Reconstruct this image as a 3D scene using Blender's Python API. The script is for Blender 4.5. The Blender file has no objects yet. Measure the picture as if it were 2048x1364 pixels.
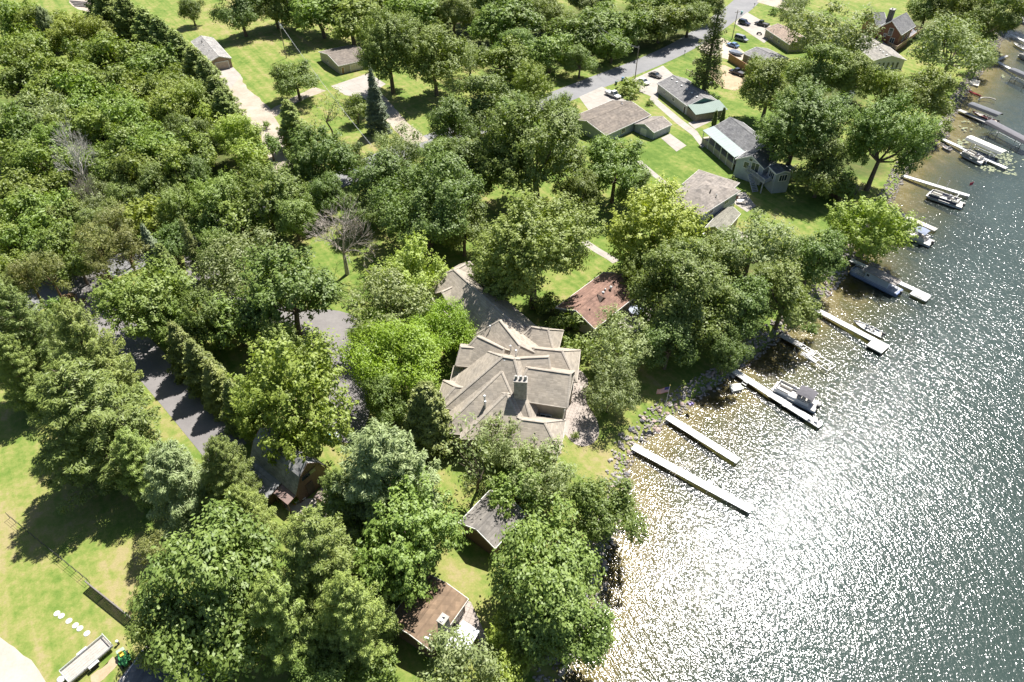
import bpy, bmesh, math, random
import numpy as np
from mathutils import Vector, Matrix, Euler
R_ = math.radians
rnd = random.Random(7)
C = bpy.context.scene.collection
SC = bpy.context.scene

# ---------------------------------------------------------------- camera
CAM_H, PITCH, FPX = 70.0, R_(42.0), 2048 * 24.0 / 36.0
LZ = 1.0                                     # height of the land above the lake
cam = bpy.data.objects.new('camera', bpy.data.cameras.new('camera'))
C.objects.link(cam)
cam.data.lens = 24.0; cam.data.sensor_width = 36.0
cam.data.clip_start = 0.5; cam.data.clip_end = 6000
cam.location = (0, 0, CAM_H)
cam.rotation_euler = (math.pi / 2 - PITCH, 0, 0)
SC.camera = cam
_s, _c = math.sin(PITCH), math.cos(PITCH)
def G(px, py, z=LZ):
    """survey point: where the sight line to a photo pixel meets height z"""
    u = (px - 1024) / FPX; v = (py - 682) / FPX
    d = (u, _c - v * _s, -_s - v * _c)
    t = (z - CAM_H) / d[2]
    return Vector((d[0] * t, d[1] * t, z))
def DEPTH(py, z=LZ):
    v = (py - 682) / FPX
    return (CAM_H - z) / (_s + v * _c)
def MPP(py, z=LZ): return DEPTH(py, z) / FPX

# ---------------------------------------------------------------- light
SUN_EL, SUN_AZ = 58.0, 31.0                  # azimuth from +Y towards +X
w = bpy.data.worlds.new("World"); SC.world = w; w.use_nodes = True
nt = w.node_tree; bg = nt.nodes['Background']
sky = nt.nodes.new('ShaderNodeTexSky'); sky.sky_type = 'NISHITA'
sky.sun_disc = False; sky.sun_elevation = R_(SUN_EL); sky.sun_rotation = R_(SUN_AZ)
sky.air_density = 1.0; sky.dust_density = 1.0; sky.ozone_density = 1.0
nt.links.new(sky.outputs[0], bg.inputs[0]); bg.inputs[1].default_value = 0.052
sl = bpy.data.lights.new('sun', 'SUN'); sl.energy = 5.0; sl.angle = R_(0.53); sl.color = (1.0, 0.965, 0.91)
so = bpy.data.objects.new('sun', sl); C.objects.link(so)
sv = Vector((math.sin(R_(SUN_AZ)) * math.cos(R_(SUN_EL)), math.cos(R_(SUN_AZ)) * math.cos(R_(SUN_EL)), math.sin(R_(SUN_EL))))
so.rotation_euler = sv.to_track_quat('Z', 'Y').to_euler(); so.location = sv * 200
SC.view_settings.view_transform = 'Standard'; SC.view_settings.look = 'None'
SC.view_settings.gamma = 1.0; SC.view_settings.exposure = 1.08
SC.render.engine = 'CYCLES'
cy = SC.cycles
cy.max_bounces = 6; cy.diffuse_bounces = 3; cy.glossy_bounces = 2; cy.transmission_bounces = 3; cy.transparent_max_bounces = 8
cy.caustics_reflective = False; cy.caustics_refractive = False
cy.sample_clamp_direct = 40.0; cy.sample_clamp_indirect = 4.0
SC.render.use_persistent_data = False

# ---------------------------------------------------------------- materials
def _new(name):
    m = bpy.data.materials.new(name); m.use_nodes = True
    n = m.node_tree; b = n.nodes['Principled BSDF']
    return m, n, b
def N(n, t, **k):
    o = n.nodes.new(t)
    for a, v in k.items(): setattr(o, a, v)
    return o
def L(n, a, b): n.links.new(a, b)
def noise(n, scale, detail=4, rough=0.55, coord=None, stretch=None, rot=0):
    t = N(n, 'ShaderNodeTexNoise'); t.inputs['Scale'].default_value = scale
    t.inputs['Detail'].default_value = detail; t.inputs['Roughness'].default_value = rough
    if coord is None:
        coord = N(n, 'ShaderNodeNewGeometry').outputs['Position']
    if stretch:
        mp = N(n, 'ShaderNodeMapping'); mp.vector_type = 'TEXTURE'; mp.inputs['Scale'].default_value = tuple(1 / q for q in stretch); mp.inputs['Rotation'].default_value = (0, 0, rot)
        L(n, coord, mp.inputs[0]); coord = mp.outputs[0]
    L(n, coord, t.inputs['Vector'])
    return t.outputs['Fac']
def ramp(n, fac, stops):
    r = N(n, 'ShaderNodeValToRGB'); cr = r.color_ramp
    while len(cr.elements) > 1: cr.elements.remove(cr.elements[-1])
    for i, (p, c) in enumerate(stops):
        e = cr.elements[0] if i == 0 else cr.elements.new(p)
        e.position = p; e.color = (*c[:3], 1)
    L(n, fac, r.inputs[0]); return r.outputs[0]
def mix(n, fac, a, b, mode='MIX'):
    m = N(n, 'ShaderNodeMix'); m.data_type = 'RGBA'; m.blend_type = mode
    if isinstance(fac, (int, float)): m.inputs[0].default_value = fac
    else: L(n, fac, m.inputs[0])
    for i, s in ((6, a), (7, b)):
        if isinstance(s, tuple): m.inputs[i].default_value = (*s[:3], 1)
        else: L(n, s, m.inputs[i])
    return m.outputs[2]
def val(n, op, a, b=None, clamp=False):
    m = N(n, 'ShaderNodeMath'); m.operation = op; m.use_clamp = clamp
    for i, s in enumerate((a, b)):
        if s is None: continue
        if isinstance(s, (int, float)): m.inputs[i].default_value = s
        else: L(n, s, m.inputs[i])
    return m.outputs[0]
def bump(n, b, h, strength=0.3, dist=0.05):
    u = N(n, 'ShaderNodeBump'); u.inputs['Strength'].default_value = strength; u.inputs['Distance'].default_value = dist
    L(n, h, u.inputs['Height']); L(n, u.outputs[0], b.inputs['Normal'])
_mc = {}
def M(name, col, rough=0.7, var=0.18, scale=1.5, metal=0.0, spec=0.35, bmp=0.0, fine=0.0):
    """plain material with weathering noise"""
    if name in _mc: return _mc[name]
    m, n, b = _new(name)
    oc = N(n, 'ShaderNodeTexCoord').outputs['Object']
    f = noise(n, scale, 5, 0.6, oc)
    lo = tuple(max(0, c * (1 - var * 1.4)) for c in col); hi = tuple(min(1, c * (1 + var)) for c in col)
    c = ramp(n, f, [(0.3, lo), (0.55, col), (0.75, hi)])
    if fine:
        f2 = noise(n, 14, 2, 0.6, oc)
        c = mix(n, f2, mix(n, fine, c, (0, 0, 0), 'MIX'), c)
    L(n, c, b.inputs['Base Color'])
    b.inputs['Roughness'].default_value = rough; b.inputs['Metallic'].default_value = metal
    b.inputs['Specular IOR Level'].default_value = spec
    if bmp: bump(n, b, noise(n, 9, 4, 0.6, oc), bmp, 0.04)
    _mc[name] = m; return m
def shingle(name, col, rows=5.5, var=0.22, stain=0.25):
    """asphalt shingles: course lines down the slope, tab to tab tone, streaks"""
    if name in _mc: return _mc[name]
    m, n, b = _new(name)
    ge = N(n, 'ShaderNodeNewGeometry')
    sp = N(n, 'ShaderNodeSeparateXYZ'); L(n, ge.outputs['Position'], sp.inputs[0])
    oc = ge.outputs['Position']
    course = val(n, 'MULTIPLY', sp.outputs['Z'], rows)
    fr = val(n, 'FRACT', course)
    line = val(n, 'LESS_THAN', fr, 0.2)
    cell = val(n, 'FLOOR', course)
    cb = N(n, 'ShaderNodeCombineXYZ'); L(n, cell, cb.inputs[2])
    sm = val(n, 'MULTIPLY', sp.outputs['X'], 2.1); L(n, val(n, 'FLOOR', sm), cb.inputs[0])
    sm2 = val(n, 'MULTIPLY', sp.outputs['Y'], 2.1); L(n, val(n, 'FLOOR', sm2), cb.inputs[1])
    wn = N(n, 'ShaderNodeTexWhiteNoise'); L(n, cb.outputs[0], wn.inputs[0])
    lo = tuple(c * (1 - var) for c in col); hi = tuple(min(1, c * (1 + var)) for c in col)
    c = ramp(n, wn.outputs[0], [(0, lo), (0.5, col), (1, hi)])
    c = mix(n, val(n, 'MULTIPLY', line, 0.30), c, tuple(x * 0.45 for x in col))
    big = noise(n, 0.5, 5, 0.65, oc)
    st = ramp(n, big, [(0.35, (1 - stain,) * 3), (0.65, (1.12, 1.1, 1.06))])
    c = mix(n, 1.0, c, st, 'MULTIPLY')
    L(n, c, b.inputs['Base Color']); b.inputs['Roughness'].default_value = 0.85
    b.inputs['Specular IOR Level'].default_value = 0.25
    bump(n, b, val(n, 'ADD', val(n, 'MULTIPLY', fr, 0.5), noise(n, 12, 2, 0.5, oc)), 0.35, 0.03)
    _mc[name] = m; return m
def siding(name, col, pitch=5.0, vertical=False, dark=0.35, var=0.10):
    if name in _mc: return _mc[name]
    m, n, b = _new(name)
    oc = N(n, 'ShaderNodeTexCoord').outputs['Object']
    sp = N(n, 'ShaderNodeSeparateXYZ'); L(n, oc, sp.inputs[0])
    if vertical:
        ax = val(n, 'ADD', sp.outputs['X'], sp.outputs['Y'])
    else: ax = sp.outputs['Z']
    fr = val(n, 'FRACT', val(n, 'MULTIPLY', ax, pitch))
    line = val(n, 'LESS_THAN', fr, 0.15)
    f = noise(n, 0.9, 4, 0.6, oc)
    c = ramp(n, f, [(0.3, tuple(x * (1 - var) for x in col)), (0.7, tuple(min(1, x * (1 + var)) for x in col))])
    c = mix(n, val(n, 'MULTIPLY', line, dark), c, tuple(x * 0.3 for x in col))
    L(n, c, b.inputs['Base Color']); b.inputs['Roughness'].default_value = 0.6
    bump(n, b, fr, 0.4, 0.02)
    _mc[name] = m; return m
def ribbed(name, col, pitch, axis, rough=0.45, metal=0.0, dark=0.3):
    if name in _mc: return _mc[name]
    m, n, b = _new(name)
    oc = N(n, 'ShaderNodeTexCoord').outputs['Object']
    sp = N(n, 'ShaderNodeSeparateXYZ'); L(n, oc, sp.inputs[0])
    fr = val(n, 'FRACT', val(n, 'MULTIPLY', sp.outputs[axis], pitch))
    line = val(n, 'LESS_THAN', fr, 0.14)
    f = noise(n, 0.6, 4, 0.6, oc)
    c = ramp(n, f, [(0.3, tuple(x * 0.86 for x in col)), (0.7, col)])
    c = mix(n, val(n, 'MULTIPLY', line, dark), c, tuple(x * 0.4 for x in col))
    L(n, c, b.inputs['Base Color']); b.inputs['Roughness'].default_value = rough; b.inputs['Metallic'].default_value = metal
    bump(n, b, fr, 0.5, 0.02)
    _mc[name] = m; return m
def glass(name='window glass', col=(0.02, 0.03, 0.04)):
    if name in _mc: return _mc[name]
    m, n, b = _new(name)
    oc = N(n, 'ShaderNodeTexCoord').outputs['Object']
    c = ramp(n, noise(n, 1.2, 2, 0.5, oc), [(0.35, col), (0.7, tuple(x * 2.2 + .01 for x in col))])
    L(n, c, b.inputs['Base Color']); b.inputs['Roughness'].default_value = 0.06; b.inputs['Specular IOR Level'].default_value = 0.7
    _mc[name] = m; return m
def foliage(name, dark, mid, light, trans=0.30, gloss=0.55, tint=0.16):
    if name in _mc: return _mc[name]
    m, n, b = _new(name)
    ge = N(n, 'ShaderNodeNewGeometry'); oi = N(n, 'ShaderNodeObjectInfo')
    tc = N(n, 'ShaderNodeTexCoord').outputs['Object']
    big = noise(n, 0.45, 3, 0.6, tc)
    f = val(n, 'ADD', val(n, 'MULTIPLY', ge.outputs['Random Per Island'], 0.40), val(n, 'MULTIPLY', big, 0.90))
    f = val(n, 'SUBTRACT', f, 0.15, True)
    c = ramp(n, f, [(0.05, dark), (0.45, mid), (0.9, light)])
    hs = N(n, 'ShaderNodeHueSaturation')
    L(n, val(n, 'ADD', val(n, 'MULTIPLY', oi.outputs['Random'], tint * 0.22), 0.5 - tint * 0.13), hs.inputs['Hue'])
    wn = N(n, 'ShaderNodeTexWhiteNoise'); wn.noise_dimensions = '1D'; L(n, val(n, 'MULTIPLY', oi.outputs['Random'], 97.0), wn.inputs['W'])
    L(n, val(n, 'ADD', val(n, 'MULTIPLY', wn.outputs[0], 0.34), 0.83), hs.inputs['Value'])
    c = mix(n, 1.0, c, (1.16, 1.10, 1.02), 'MULTIPLY'); L(n, c, hs.inputs['Color']); hs.inputs['Saturation'].default_value = 1.04
    c = hs.outputs[0]
    d = N(n, 'ShaderNodeBsdfDiffuse'); L(n, c, d.inputs[0])
    t = N(n, 'ShaderNodeBsdfTranslucent'); L(n, mix(n, 1.0, c, (1.7 * trans, 1.8 * trans, 0.7 * trans), 'MULTIPLY'), t.inputs[0])
    ms = N(n, 'ShaderNodeAddShader')
    L(n, d.outputs[0], ms.inputs[0]); L(n, t.outputs[0], ms.inputs[1])
    g = N(n, 'ShaderNodeBsdfGlossy'); g.inputs['Roughness'].default_value = gloss; g.inputs['Color'].default_value = (1, 1, 1, 1)
    m2 = N(n, 'ShaderNodeMixShader'); m2.inputs[0].default_value = 0.03
    L(n, ms.outputs[0], m2.inputs[1]); L(n, g.outputs[0], m2.inputs[2])
    L(n, m2.outputs[0], n.nodes['Material Output'].inputs[0])
    n.nodes.remove(b)
    _mc[name] = m; return m

# ---------------------------------------------------------------- mesh builder
class MB:
    def __init__(s): s.v = []; s.f = []
    def add(s, vs, fs):
        k = len(s.v); s.v += [tuple(p) for p in vs]; s.f += [tuple(i + k for i in f) for f in fs]; return s
    def poly(s, pts): return s.add(pts, [tuple(range(len(pts)))])
    def box(s, c, d, rz=0, rx=0, ry=0):
        m = Euler((rx, ry, rz)).to_matrix(); c = Vector(c)
        vs = [c + m @ Vector((x * d[0] / 2, y * d[1] / 2, z * d[2] / 2)) for x in (-1, 1) for y in (-1, 1) for z in (-1, 1)]
        return s.add(vs, [(0, 1, 3, 2), (4, 6, 7, 5), (0, 4, 5, 1), (2, 3, 7, 6), (0, 2, 6, 4), (1, 5, 7, 3)])
    def prism(s, pts, z0, z1):
        n = len(pts); a = sum(pts[i][0] * pts[(i + 1) % n][1] - pts[(i + 1) % n][0] * pts[i][1] for i in range(n))
        if a < 0: pts = pts[::-1]
        vs = [(p[0], p[1], z0) for p in pts] + [(p[0], p[1], z1) for p in pts]
        fs = [tuple(range(n - 1, -1, -1)), tuple(range(n, 2 * n))] + [(i, (i + 1) % n, n + (i + 1) % n, n + i) for i in range(n)]
        return s.add(vs, fs)
    def slab(s, pts, t, d=(0, 0, -1)):
        """thick sheet: a 3-D polygon and its copy moved by t along d"""
        n = len(pts); d = Vector(d); lo = [Vector(p) + d * t for p in pts]
        nn = Vector((0, 0, 0))
        for i in range(n):
            a, b = Vector(pts[i]), Vector(pts[(i + 1) % n]); nn += a.cross(b)
        if nn.dot(d) > 0:
            pts = pts[::-1]; lo = lo[::-1]
        return s.add([tuple(p) for p in pts] + lo, [tuple(range(n)), tuple(range(2 * n - 1, n - 1, -1))] + [(i, n + i, n + (i + 1) % n, (i + 1) % n) for i in range(n)])
    def extx(s, prof, x0, x1):
        """profile in (y,z) run along x"""
        n = len(prof); a = sum(prof[i][0] * prof[(i + 1) % n][1] - prof[(i + 1) % n][0] * prof[i][1] for i in range(n))
        if a < 0: prof = prof[::-1]
        vs = [(x0, p[0], p[1]) for p in prof] + [(x1, p[0], p[1]) for p in prof]
        return s.add(vs, [tuple(range(n - 1, -1, -1)), tuple(range(n, 2 * n))] + [(i, (i + 1) % n, n + (i + 1) % n, n + i) for i in range(n)])
    def tube(s, a, b, r0, r1=None, n=8, cap=True):
        r1 = r0 if r1 is None else r1
        a, b = Vector(a), Vector(b); d = (b - a)
        if d.length < 1e-6: return s
        q = d.to_track_quat('Z', 'Y').to_matrix()
        vs = []
        for p, r in ((a, r0), (b, r1)):
            for i in range(n):
                t = 2 * math.pi * i / n; vs.append(p + q @ Vector((math.cos(t) * r, math.sin(t) * r, 0)))
        fs = [(i, (i + 1) % n, n + (i + 1) % n, n + i) for i in range(n)]
        if cap: fs += [tuple(range(n - 1, -1, -1)), tuple(range(n, 2 * n))]
        return s.add(vs, fs)
    def path(s, pts, r, n=6):
        for i in range(len(pts) - 1):
            ra = r[i] if isinstance(r, (list, tuple)) else r; rb = r[i + 1] if isinstance(r, (list, tuple)) else r
            s.tube(pts[i], pts[i + 1], ra, rb, n)
        return s
    def loft(s, rings, cap=True, closed=True):
        n = len(rings[0]); k = len(s.v)
        for r in rings: s.v += [tuple(p) for p in r]
        for j in range(len(rings) - 1):
            for i in range(n if closed else n - 1):
                s.f.append((k + j * n + i, k + j * n + (i + 1) % n, k + (j + 1) * n + (i + 1) % n, k + (j + 1) * n + i))
        if cap:
            s.f.append(tuple(k + i for i in range(n - 1, -1, -1))); s.f.append(tuple(k + (len(rings) - 1) * n + i for i in range(n)))
        return s
    def ball(s, c, r, seg=10, rings=6, jit=0, rg=None):
        vs = []; rx, ry, rz = r if isinstance(r, (tuple, list)) else (r, r, r)
        for j in range(rings + 1):
            ph = math.pi * j / rings
            for i in range(seg):
                t = 2 * math.pi * i / seg; k = 1 + (rg.uniform(-jit, jit) if rg else 0)
                vs.append((c[0] + rx * k * math.sin(ph) * math.cos(t), c[1] + ry * k * math.sin(ph) * math.sin(t), c[2] + rz * k * math.cos(ph)))
        fs = [(j * seg + i, (j + 1) * seg + i, (j + 1) * seg + (i + 1) % seg, j * seg + (i + 1) % seg) for j in range(rings) for i in range(seg)]
        return s.add(vs, fs)
    def mesh(s, name, mats, bevel=0, smooth=False):
        me = bpy.data.meshes.new(name); me.from_pydata(s.v, [], s.f)
        if not isinstance(mats, (list, tuple)): mats = [mats]
        for m in mats: me.materials.append(m)
        bm = bmesh.new(); bm.from_mesh(me)
        bmesh.ops.remove_doubles(bm, verts=bm.verts, dist=1e-5)
        if bevel: bmesh.ops.bevel(bm, geom=[e for e in bm.edges if len(e.link_faces) == 2 and e.calc_face_angle(0) > 0.5], offset=bevel, segments=2, affect='EDGES', profile=0.6, clamp_overlap=True)
        bmesh.ops.recalc_face_normals(bm, faces=bm.faces)
        if smooth:
            for f in bm.faces: f.smooth = True
        bm.to_mesh(me); bm.free(); me.update(); return me

def link(name, me, parent=None):
    o = bpy.data.objects.new(name, me); C.objects.link(o)
    if parent is not None: o.parent = parent
    return o
def part(name, mb, mat, parent, bevel=0, smooth=False, label=None):
    o = link(name, mb.mesh(name, mat, bevel, smooth), parent)
    if label: o['label'] = label
    return o
def tag(o, label, cat, group=None, kind=None):
    if label: o['label'] = label
    if cat: o['category'] = cat
    if group: o['group'] = group
    if kind: o['kind'] = kind
    return o
def thing(name, label, cat, loc=(0, 0, 0), rz=0, group=None):
    o = bpy.data.objects.new(name, None); C.objects.link(o)
    o.empty_display_size = 0.5; o.location = loc; o.rotation_euler = (0, 0, rz)
    return tag(o, label, cat, group)
def structure(name, mb, mat, label, cat, **k):
    o = link(name, mb.mesh(name, mat, **k)); return tag(o, label, cat, kind='structure')
def copy_tree(o, parent=None):
    c = o.copy(); C.objects.link(c)
    if parent is not None: c.parent = parent
    for ch in list(o.children): copy_tree(ch, c)
    return c
def npmesh(name, verts, faces, mat):
    """faces: (n,k) int array"""
    me = bpy.data.meshes.new(name); nf, k = faces.shape
    me.vertices.add(len(verts)); me.vertices.foreach_set('co', verts.astype(np.float32).ravel())
    me.loops.add(nf * k); me.loops.foreach_set('vertex_index', faces.astype(np.int32).ravel())
    me.polygons.add(nf); me.polygons.foreach_set('loop_start', np.arange(0, nf * k, k, dtype=np.int32))
    me.polygons.foreach_set('loop_total', np.full(nf, k, dtype=np.int32))
    me.materials.append(mat); me.update(calc_edges=True); me.validate(); return me
# ---------------------------------------------------------------- shoreline, ground, lake
SHORE_PX = [(2330, -60), (2150, -10), (2062, 18), (2012, 62), (1986, 112), (1958, 150), (1944, 170), (1926, 198), (1912, 222), (1902, 245), (1894, 268),
            (1886, 284), (1858, 300), (1830, 318), (1812, 345), (1802, 362), (1780, 405), (1745, 440), (1702, 478), (1712, 505), (1702, 528), (1685, 552),
            (1652, 590), (1632, 613), (1606, 632), (1584, 652), (1558, 672), (1534, 694), (1500, 722), (1468, 744), (1440, 770),
            (1392, 796), (1352, 826), (1328, 842), (1306, 860), (1284, 878), (1268, 898), (1258, 922), (1250, 955), (1252, 985), (1244, 1030), (1232, 1062), (1218, 1102),
            (1208, 1150), (1203, 1200), (1186, 1250), (1160, 1285), (1146, 1325), (1122, 1364), (1092, 1420), (1040, 1520), (980, 1640)]
def catmull(pts, k=4, closed=False):
    n = len(pts); out = []
    for i in range(n if closed else n - 1):
        if closed: p0, p1, p2, p3 = (pts[(i + j - 1) % n] for j in range(4))
        else: p0, p1, p2, p3 = (pts[max(0, min(n - 1, i + j - 1))] for j in range(4))
        for j in range(k):
            t = j / k
            out.append(tuple(0.5 * (2 * b + (c - a) * t + (2 * a - 5 * b + 4 * c - d) * t * t + (3 * b - a - 3 * c + d) * t ** 3) for a, b, c, d in zip(p0, p1, p2, p3)))
    if not closed: out.append(tuple(pts[-1]))
    return out
_shw = catmull([tuple(G(x, y, 0.15)[:2]) for x, y in SHORE_PX], 3)
_a, _b = _shw[0], _shw[-1]
SHORE = np.array([(_a[0] + 1500, _a[1] + 1300)] + [(p[0] + rnd.uniform(-.12, .12), p[1] + rnd.uniform(-.12, .12)) for p in _shw] + [(_b[0] - 500, _b[1] - 1500)])
def shore_dist(P):
    """signed distance, positive over the lake"""
    best = np.full(len(P), 1e9); sign = np.ones(len(P))
    for i in range(len(SHORE) - 1):
        a, b = SHORE[i], SHORE[i + 1]; ab = b - a
        ap = P - a; t = np.clip((ap @ ab) / (ab @ ab), 0, 1)
        d = ap - t[:, None] * ab; dd = (d * d).sum(1)
        cr = ab[0] * ap[:, 1] - ab[1] * ap[:, 0]
        m = dd < best - 1e-9
        best[m] = dd[m]; sign[m] = np.where(cr[m] > 0, 1, -1)
    return np.sqrt(best) * sign
def sstep(x, a, b):
    t = np.clip((x - a) / (b - a), 0, 1); return t * t * (3 - 2 * t)
def lake_depth(d): return 0.06 + 0.075 * np.clip(d, 0, 12) + 0.11 * np.clip(d - 12, 0, 20)
def axis(lo, hi, st, far):
    c = np.arange(lo, hi + st, st); out = []; x = hi; s = st
    g = [];
    while x < far: s *= 1.6; x += s; g.append(x)
    l = []; x = lo; s = st
    while x > -far: s *= 1.6; x -= s; l.append(x)
    return np.array(l[::-1] + list(c) + g)
def grid(xs, ys):
    X, Y = np.meshgrid(xs, ys); P = np.stack([X.ravel(), Y.ravel()], 1)
    nx, ny = len(xs), len(ys)
    i = np.arange(nx - 1); j = np.arange(ny - 1); I, J = np.meshgrid(i, j); k = (J * nx + I).ravel()
    return P, np.stack([k, k + 1, k + nx + 1, k + nx], 1)
def attr(me, name, vals):
    a = me.attributes.new(name, 'FLOAT', 'POINT'); a.data.foreach_set('value', vals.astype(np.float32))

xs = axis(-190, 190, 0.8, 2600); ys = axis(8, 285, 0.8, 2600)
P, F = grid(xs, ys)
SD = shore_dist(P)
jit = np.sin(P[:, 0] * 1.7 + np.sin(P[:, 1] * 1.3) * 2) * 0.03
Z = np.where(SD > 0, -lake_depth(SD), LZ * sstep(-SD, 0.0, 2.6) - 0.06 * (1 - sstep(-SD, 0, 1)))
Z = Z + jit * (np.abs(SD) < 2.0)
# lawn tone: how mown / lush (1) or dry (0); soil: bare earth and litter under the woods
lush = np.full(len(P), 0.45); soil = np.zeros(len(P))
def blob(arr, px, py, rp, v, soft=0.5):
    c = G(px, py); r = rp * MPP(py); r2 = r
    d = np.hypot(P[:, 0] - c[0], P[:, 1] - c[1]) / r
    k = 1 - sstep(d, soft, 1.0); arr[:] = arr * (1 - k) + v * k
for a in [(1380, 320, 170, .82), (1640, 420, 80, .75), (1190, 470, 120, .75), (1400, 140, 120, .75), (1500, 70, 90, .8), (1540, 250, 80, .8), (1600, 95, 90, .7),
          (620, 70, 170, .25), (480, 30, 160, .2), (700, 300, 90, .2), (1260, 870, 120, .35), (120, 1250, 260, .3), (60, 1020, 140, .12), (240, 1130, 80, .0), (30, 1150, 90, .15), (150, 1190, 60, .2), (330, 830, 120, .25),
          (700, 560, 90, .5), (900, 950, 60, .55), (600, 1060, 50, .3), (930, 1150, 50, .1), (1180, 980, 80, .35), (860, 290, 40, .2), (440, 650, 60, .5)]: blob(lush, *a)
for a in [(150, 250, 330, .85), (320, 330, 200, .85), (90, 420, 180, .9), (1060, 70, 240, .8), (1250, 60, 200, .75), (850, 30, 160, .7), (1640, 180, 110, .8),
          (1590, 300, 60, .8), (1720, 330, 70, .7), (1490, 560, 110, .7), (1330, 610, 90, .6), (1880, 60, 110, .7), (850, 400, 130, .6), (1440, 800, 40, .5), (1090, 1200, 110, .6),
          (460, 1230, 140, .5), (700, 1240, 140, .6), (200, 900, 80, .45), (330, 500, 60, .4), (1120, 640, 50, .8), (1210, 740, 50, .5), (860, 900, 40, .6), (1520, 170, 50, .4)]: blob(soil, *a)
m, n, b = _new('grass')
ge = N(n, 'ShaderNodeNewGeometry').outputs['Position']
al = N(n, 'ShaderNodeAttribute', attribute_name='lush').outputs['Fac']; asl = N(n, 'ShaderNodeAttribute', attribute_name='soil').outputs['Fac']
ad = N(n, 'ShaderNodeAttribute', attribute_name='shore').outputs['Fac']
n1 = noise(n, 0.09, 6, 0.62, ge); n2 = noise(n, 0.9, 5, 0.7, ge); n3 = noise(n, 5.0, 3, 0.7, ge)
stripe = noise(n, 0.35, 3, 0.5, ge, (1.0, 0.05, 1.0), R_(34))
stripe2 = noise(n, 1.3, 2, 0.5, ge, (1.0, 0.03, 1.0), R_(34))
f = val(n, 'ADD', val(n, 'MULTIPLY', al, 0.62), val(n, 'MULTIPLY', n1, 0.85))
f = val(n, 'ADD', f, val(n, 'MULTIPLY', val(n, 'SUBTRACT', n2, 0.5), 1.25))
f = val(n, 'ADD', f, val(n, 'MULTIPLY', val(n, 'SUBTRACT', noise(n, 0.3, 5, 0.7, ge), 0.5), 1.1))
f = val(n, 'ADD', f, val(n, 'MULTIPLY', val(n, 'SUBTRACT', stripe, 0.5), 0.7))
f = val(n, 'ADD', f, val(n, 'MULTIPLY', val(n, 'SUBTRACT', stripe2, 0.5), 0.6))
f = val(n, 'SUBTRACT', f, 0.18, True)
c = ramp(n, f, [(0.10, (0.36, 0.30, 0.15)), (0.30, (0.30, 0.29, 0.10)), (0.5, (0.225, 0.265, 0.068)), (0.72, (0.155, 0.225, 0.045)), (0.95, (0.110, 0.180, 0.032))])
c = mix(n, val(n, 'MULTIPLY', n3, 0.8), c, mix(n, 1.0, c, (0.42, 0.47, 0.36), 'MULTIPLY'))
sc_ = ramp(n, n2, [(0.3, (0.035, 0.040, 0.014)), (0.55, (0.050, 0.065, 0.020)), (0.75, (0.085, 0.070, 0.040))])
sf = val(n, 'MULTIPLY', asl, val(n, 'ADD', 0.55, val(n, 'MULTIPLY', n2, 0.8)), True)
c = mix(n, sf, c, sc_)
# lake bed: sand, then weed
n4 = noise(n, 0.28, 5, 0.65, ge); n5 = noise(n, 1.6, 5, 0.7, ge)
bedf = val(n, 'ADD', val(n, 'MULTIPLY', ad, 0.075), val(n, 'MULTIPLY', val(n, 'SUBTRACT', n4, 0.5), 1.5))
bedf = val(n, 'ADD', bedf, val(n, 'MULTIPLY', val(n, 'SUBTRACT', n5, 0.5), 0.9), True)
bed = ramp(n, bedf, [(0.0, (0.22, 0.17, 0.10)), (0.2, (0.165, 0.122, 0.050)), (0.5, (0.115, 0.098, 0.032)), (0.8, (0.10, 0.095, 0.028)), (1.0, (0.05, 0.065, 0.034))])
isbed = val(n, 'ADD', val(n, 'MULTIPLY', ad, 2.0), 0.9, True)
c = mix(n, isbed, c, bed)
L(n, c, b.inputs['Base Color']); b.inputs['Roughness'].default_value = 0.9; b.inputs['Specular IOR Level'].default_value = 0.15
bump(n, b, n3, 0.5, 0.06)
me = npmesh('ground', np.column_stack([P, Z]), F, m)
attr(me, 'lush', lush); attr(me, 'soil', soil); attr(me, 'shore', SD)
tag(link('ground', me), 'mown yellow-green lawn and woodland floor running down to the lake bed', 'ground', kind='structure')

# water sheet
wx = axis(-20, 190, 1.6, 2600); wy = axis(8, 285, 1.6, 2600)
WP, WF = grid(wx, wy); WD = shore_dist(WP)
keep = (WD[WF] > -3.5).any(1); WF = WF[keep]
idx = np.unique(WF); remap = np.full(len(WP), -1); remap[idx] = np.arange(len(idx))
WF = remap[WF]; WD = WD[idx]; WV = np.column_stack([WP[idx], np.zeros(len(idx))])
m, n, b = _new('lake water'); n.nodes.remove(b)
ge = N(n, 'ShaderNodeNewGeometry').outputs['Position']
ad = N(n, 'ShaderNodeAttribute', attribute_name='shore').outputs['Fac']
nb = noise(n, 0.10, 4, 0.6, ge)
deep = ramp(n, nb, [(0.3, (0.030, 0.048, 0.040)), (0.6, (0.036, 0.055, 0.048)), (0.8, (0.038, 0.058, 0.045))])
dif = N(n, 'ShaderNodeBsdfDiffuse'); L(n, deep, dif.inputs[0])
trn = N(n, 'ShaderNodeBsdfTransparent'); trn.inputs[0].default_value = (0.86, 0.90, 0.80, 1)
mk = val(n, 'ADD', val(n, 'MULTIPLY', ad, 0.055), val(n, 'MULTIPLY', val(n, 'SUBTRACT', nb, 0.5), 0.5))
mk = ramp(n, mk, [(0.12, (0, 0, 0)), (0.50, (.42,) * 3), (1.0, (0.97,) * 3)])
body = N(n, 'ShaderNodeMixShader'); L(n, mk, body.inputs[0]); L(n, trn.outputs[0], body.inputs[1]); L(n, dif.outputs[0], body.inputs[2])
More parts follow.
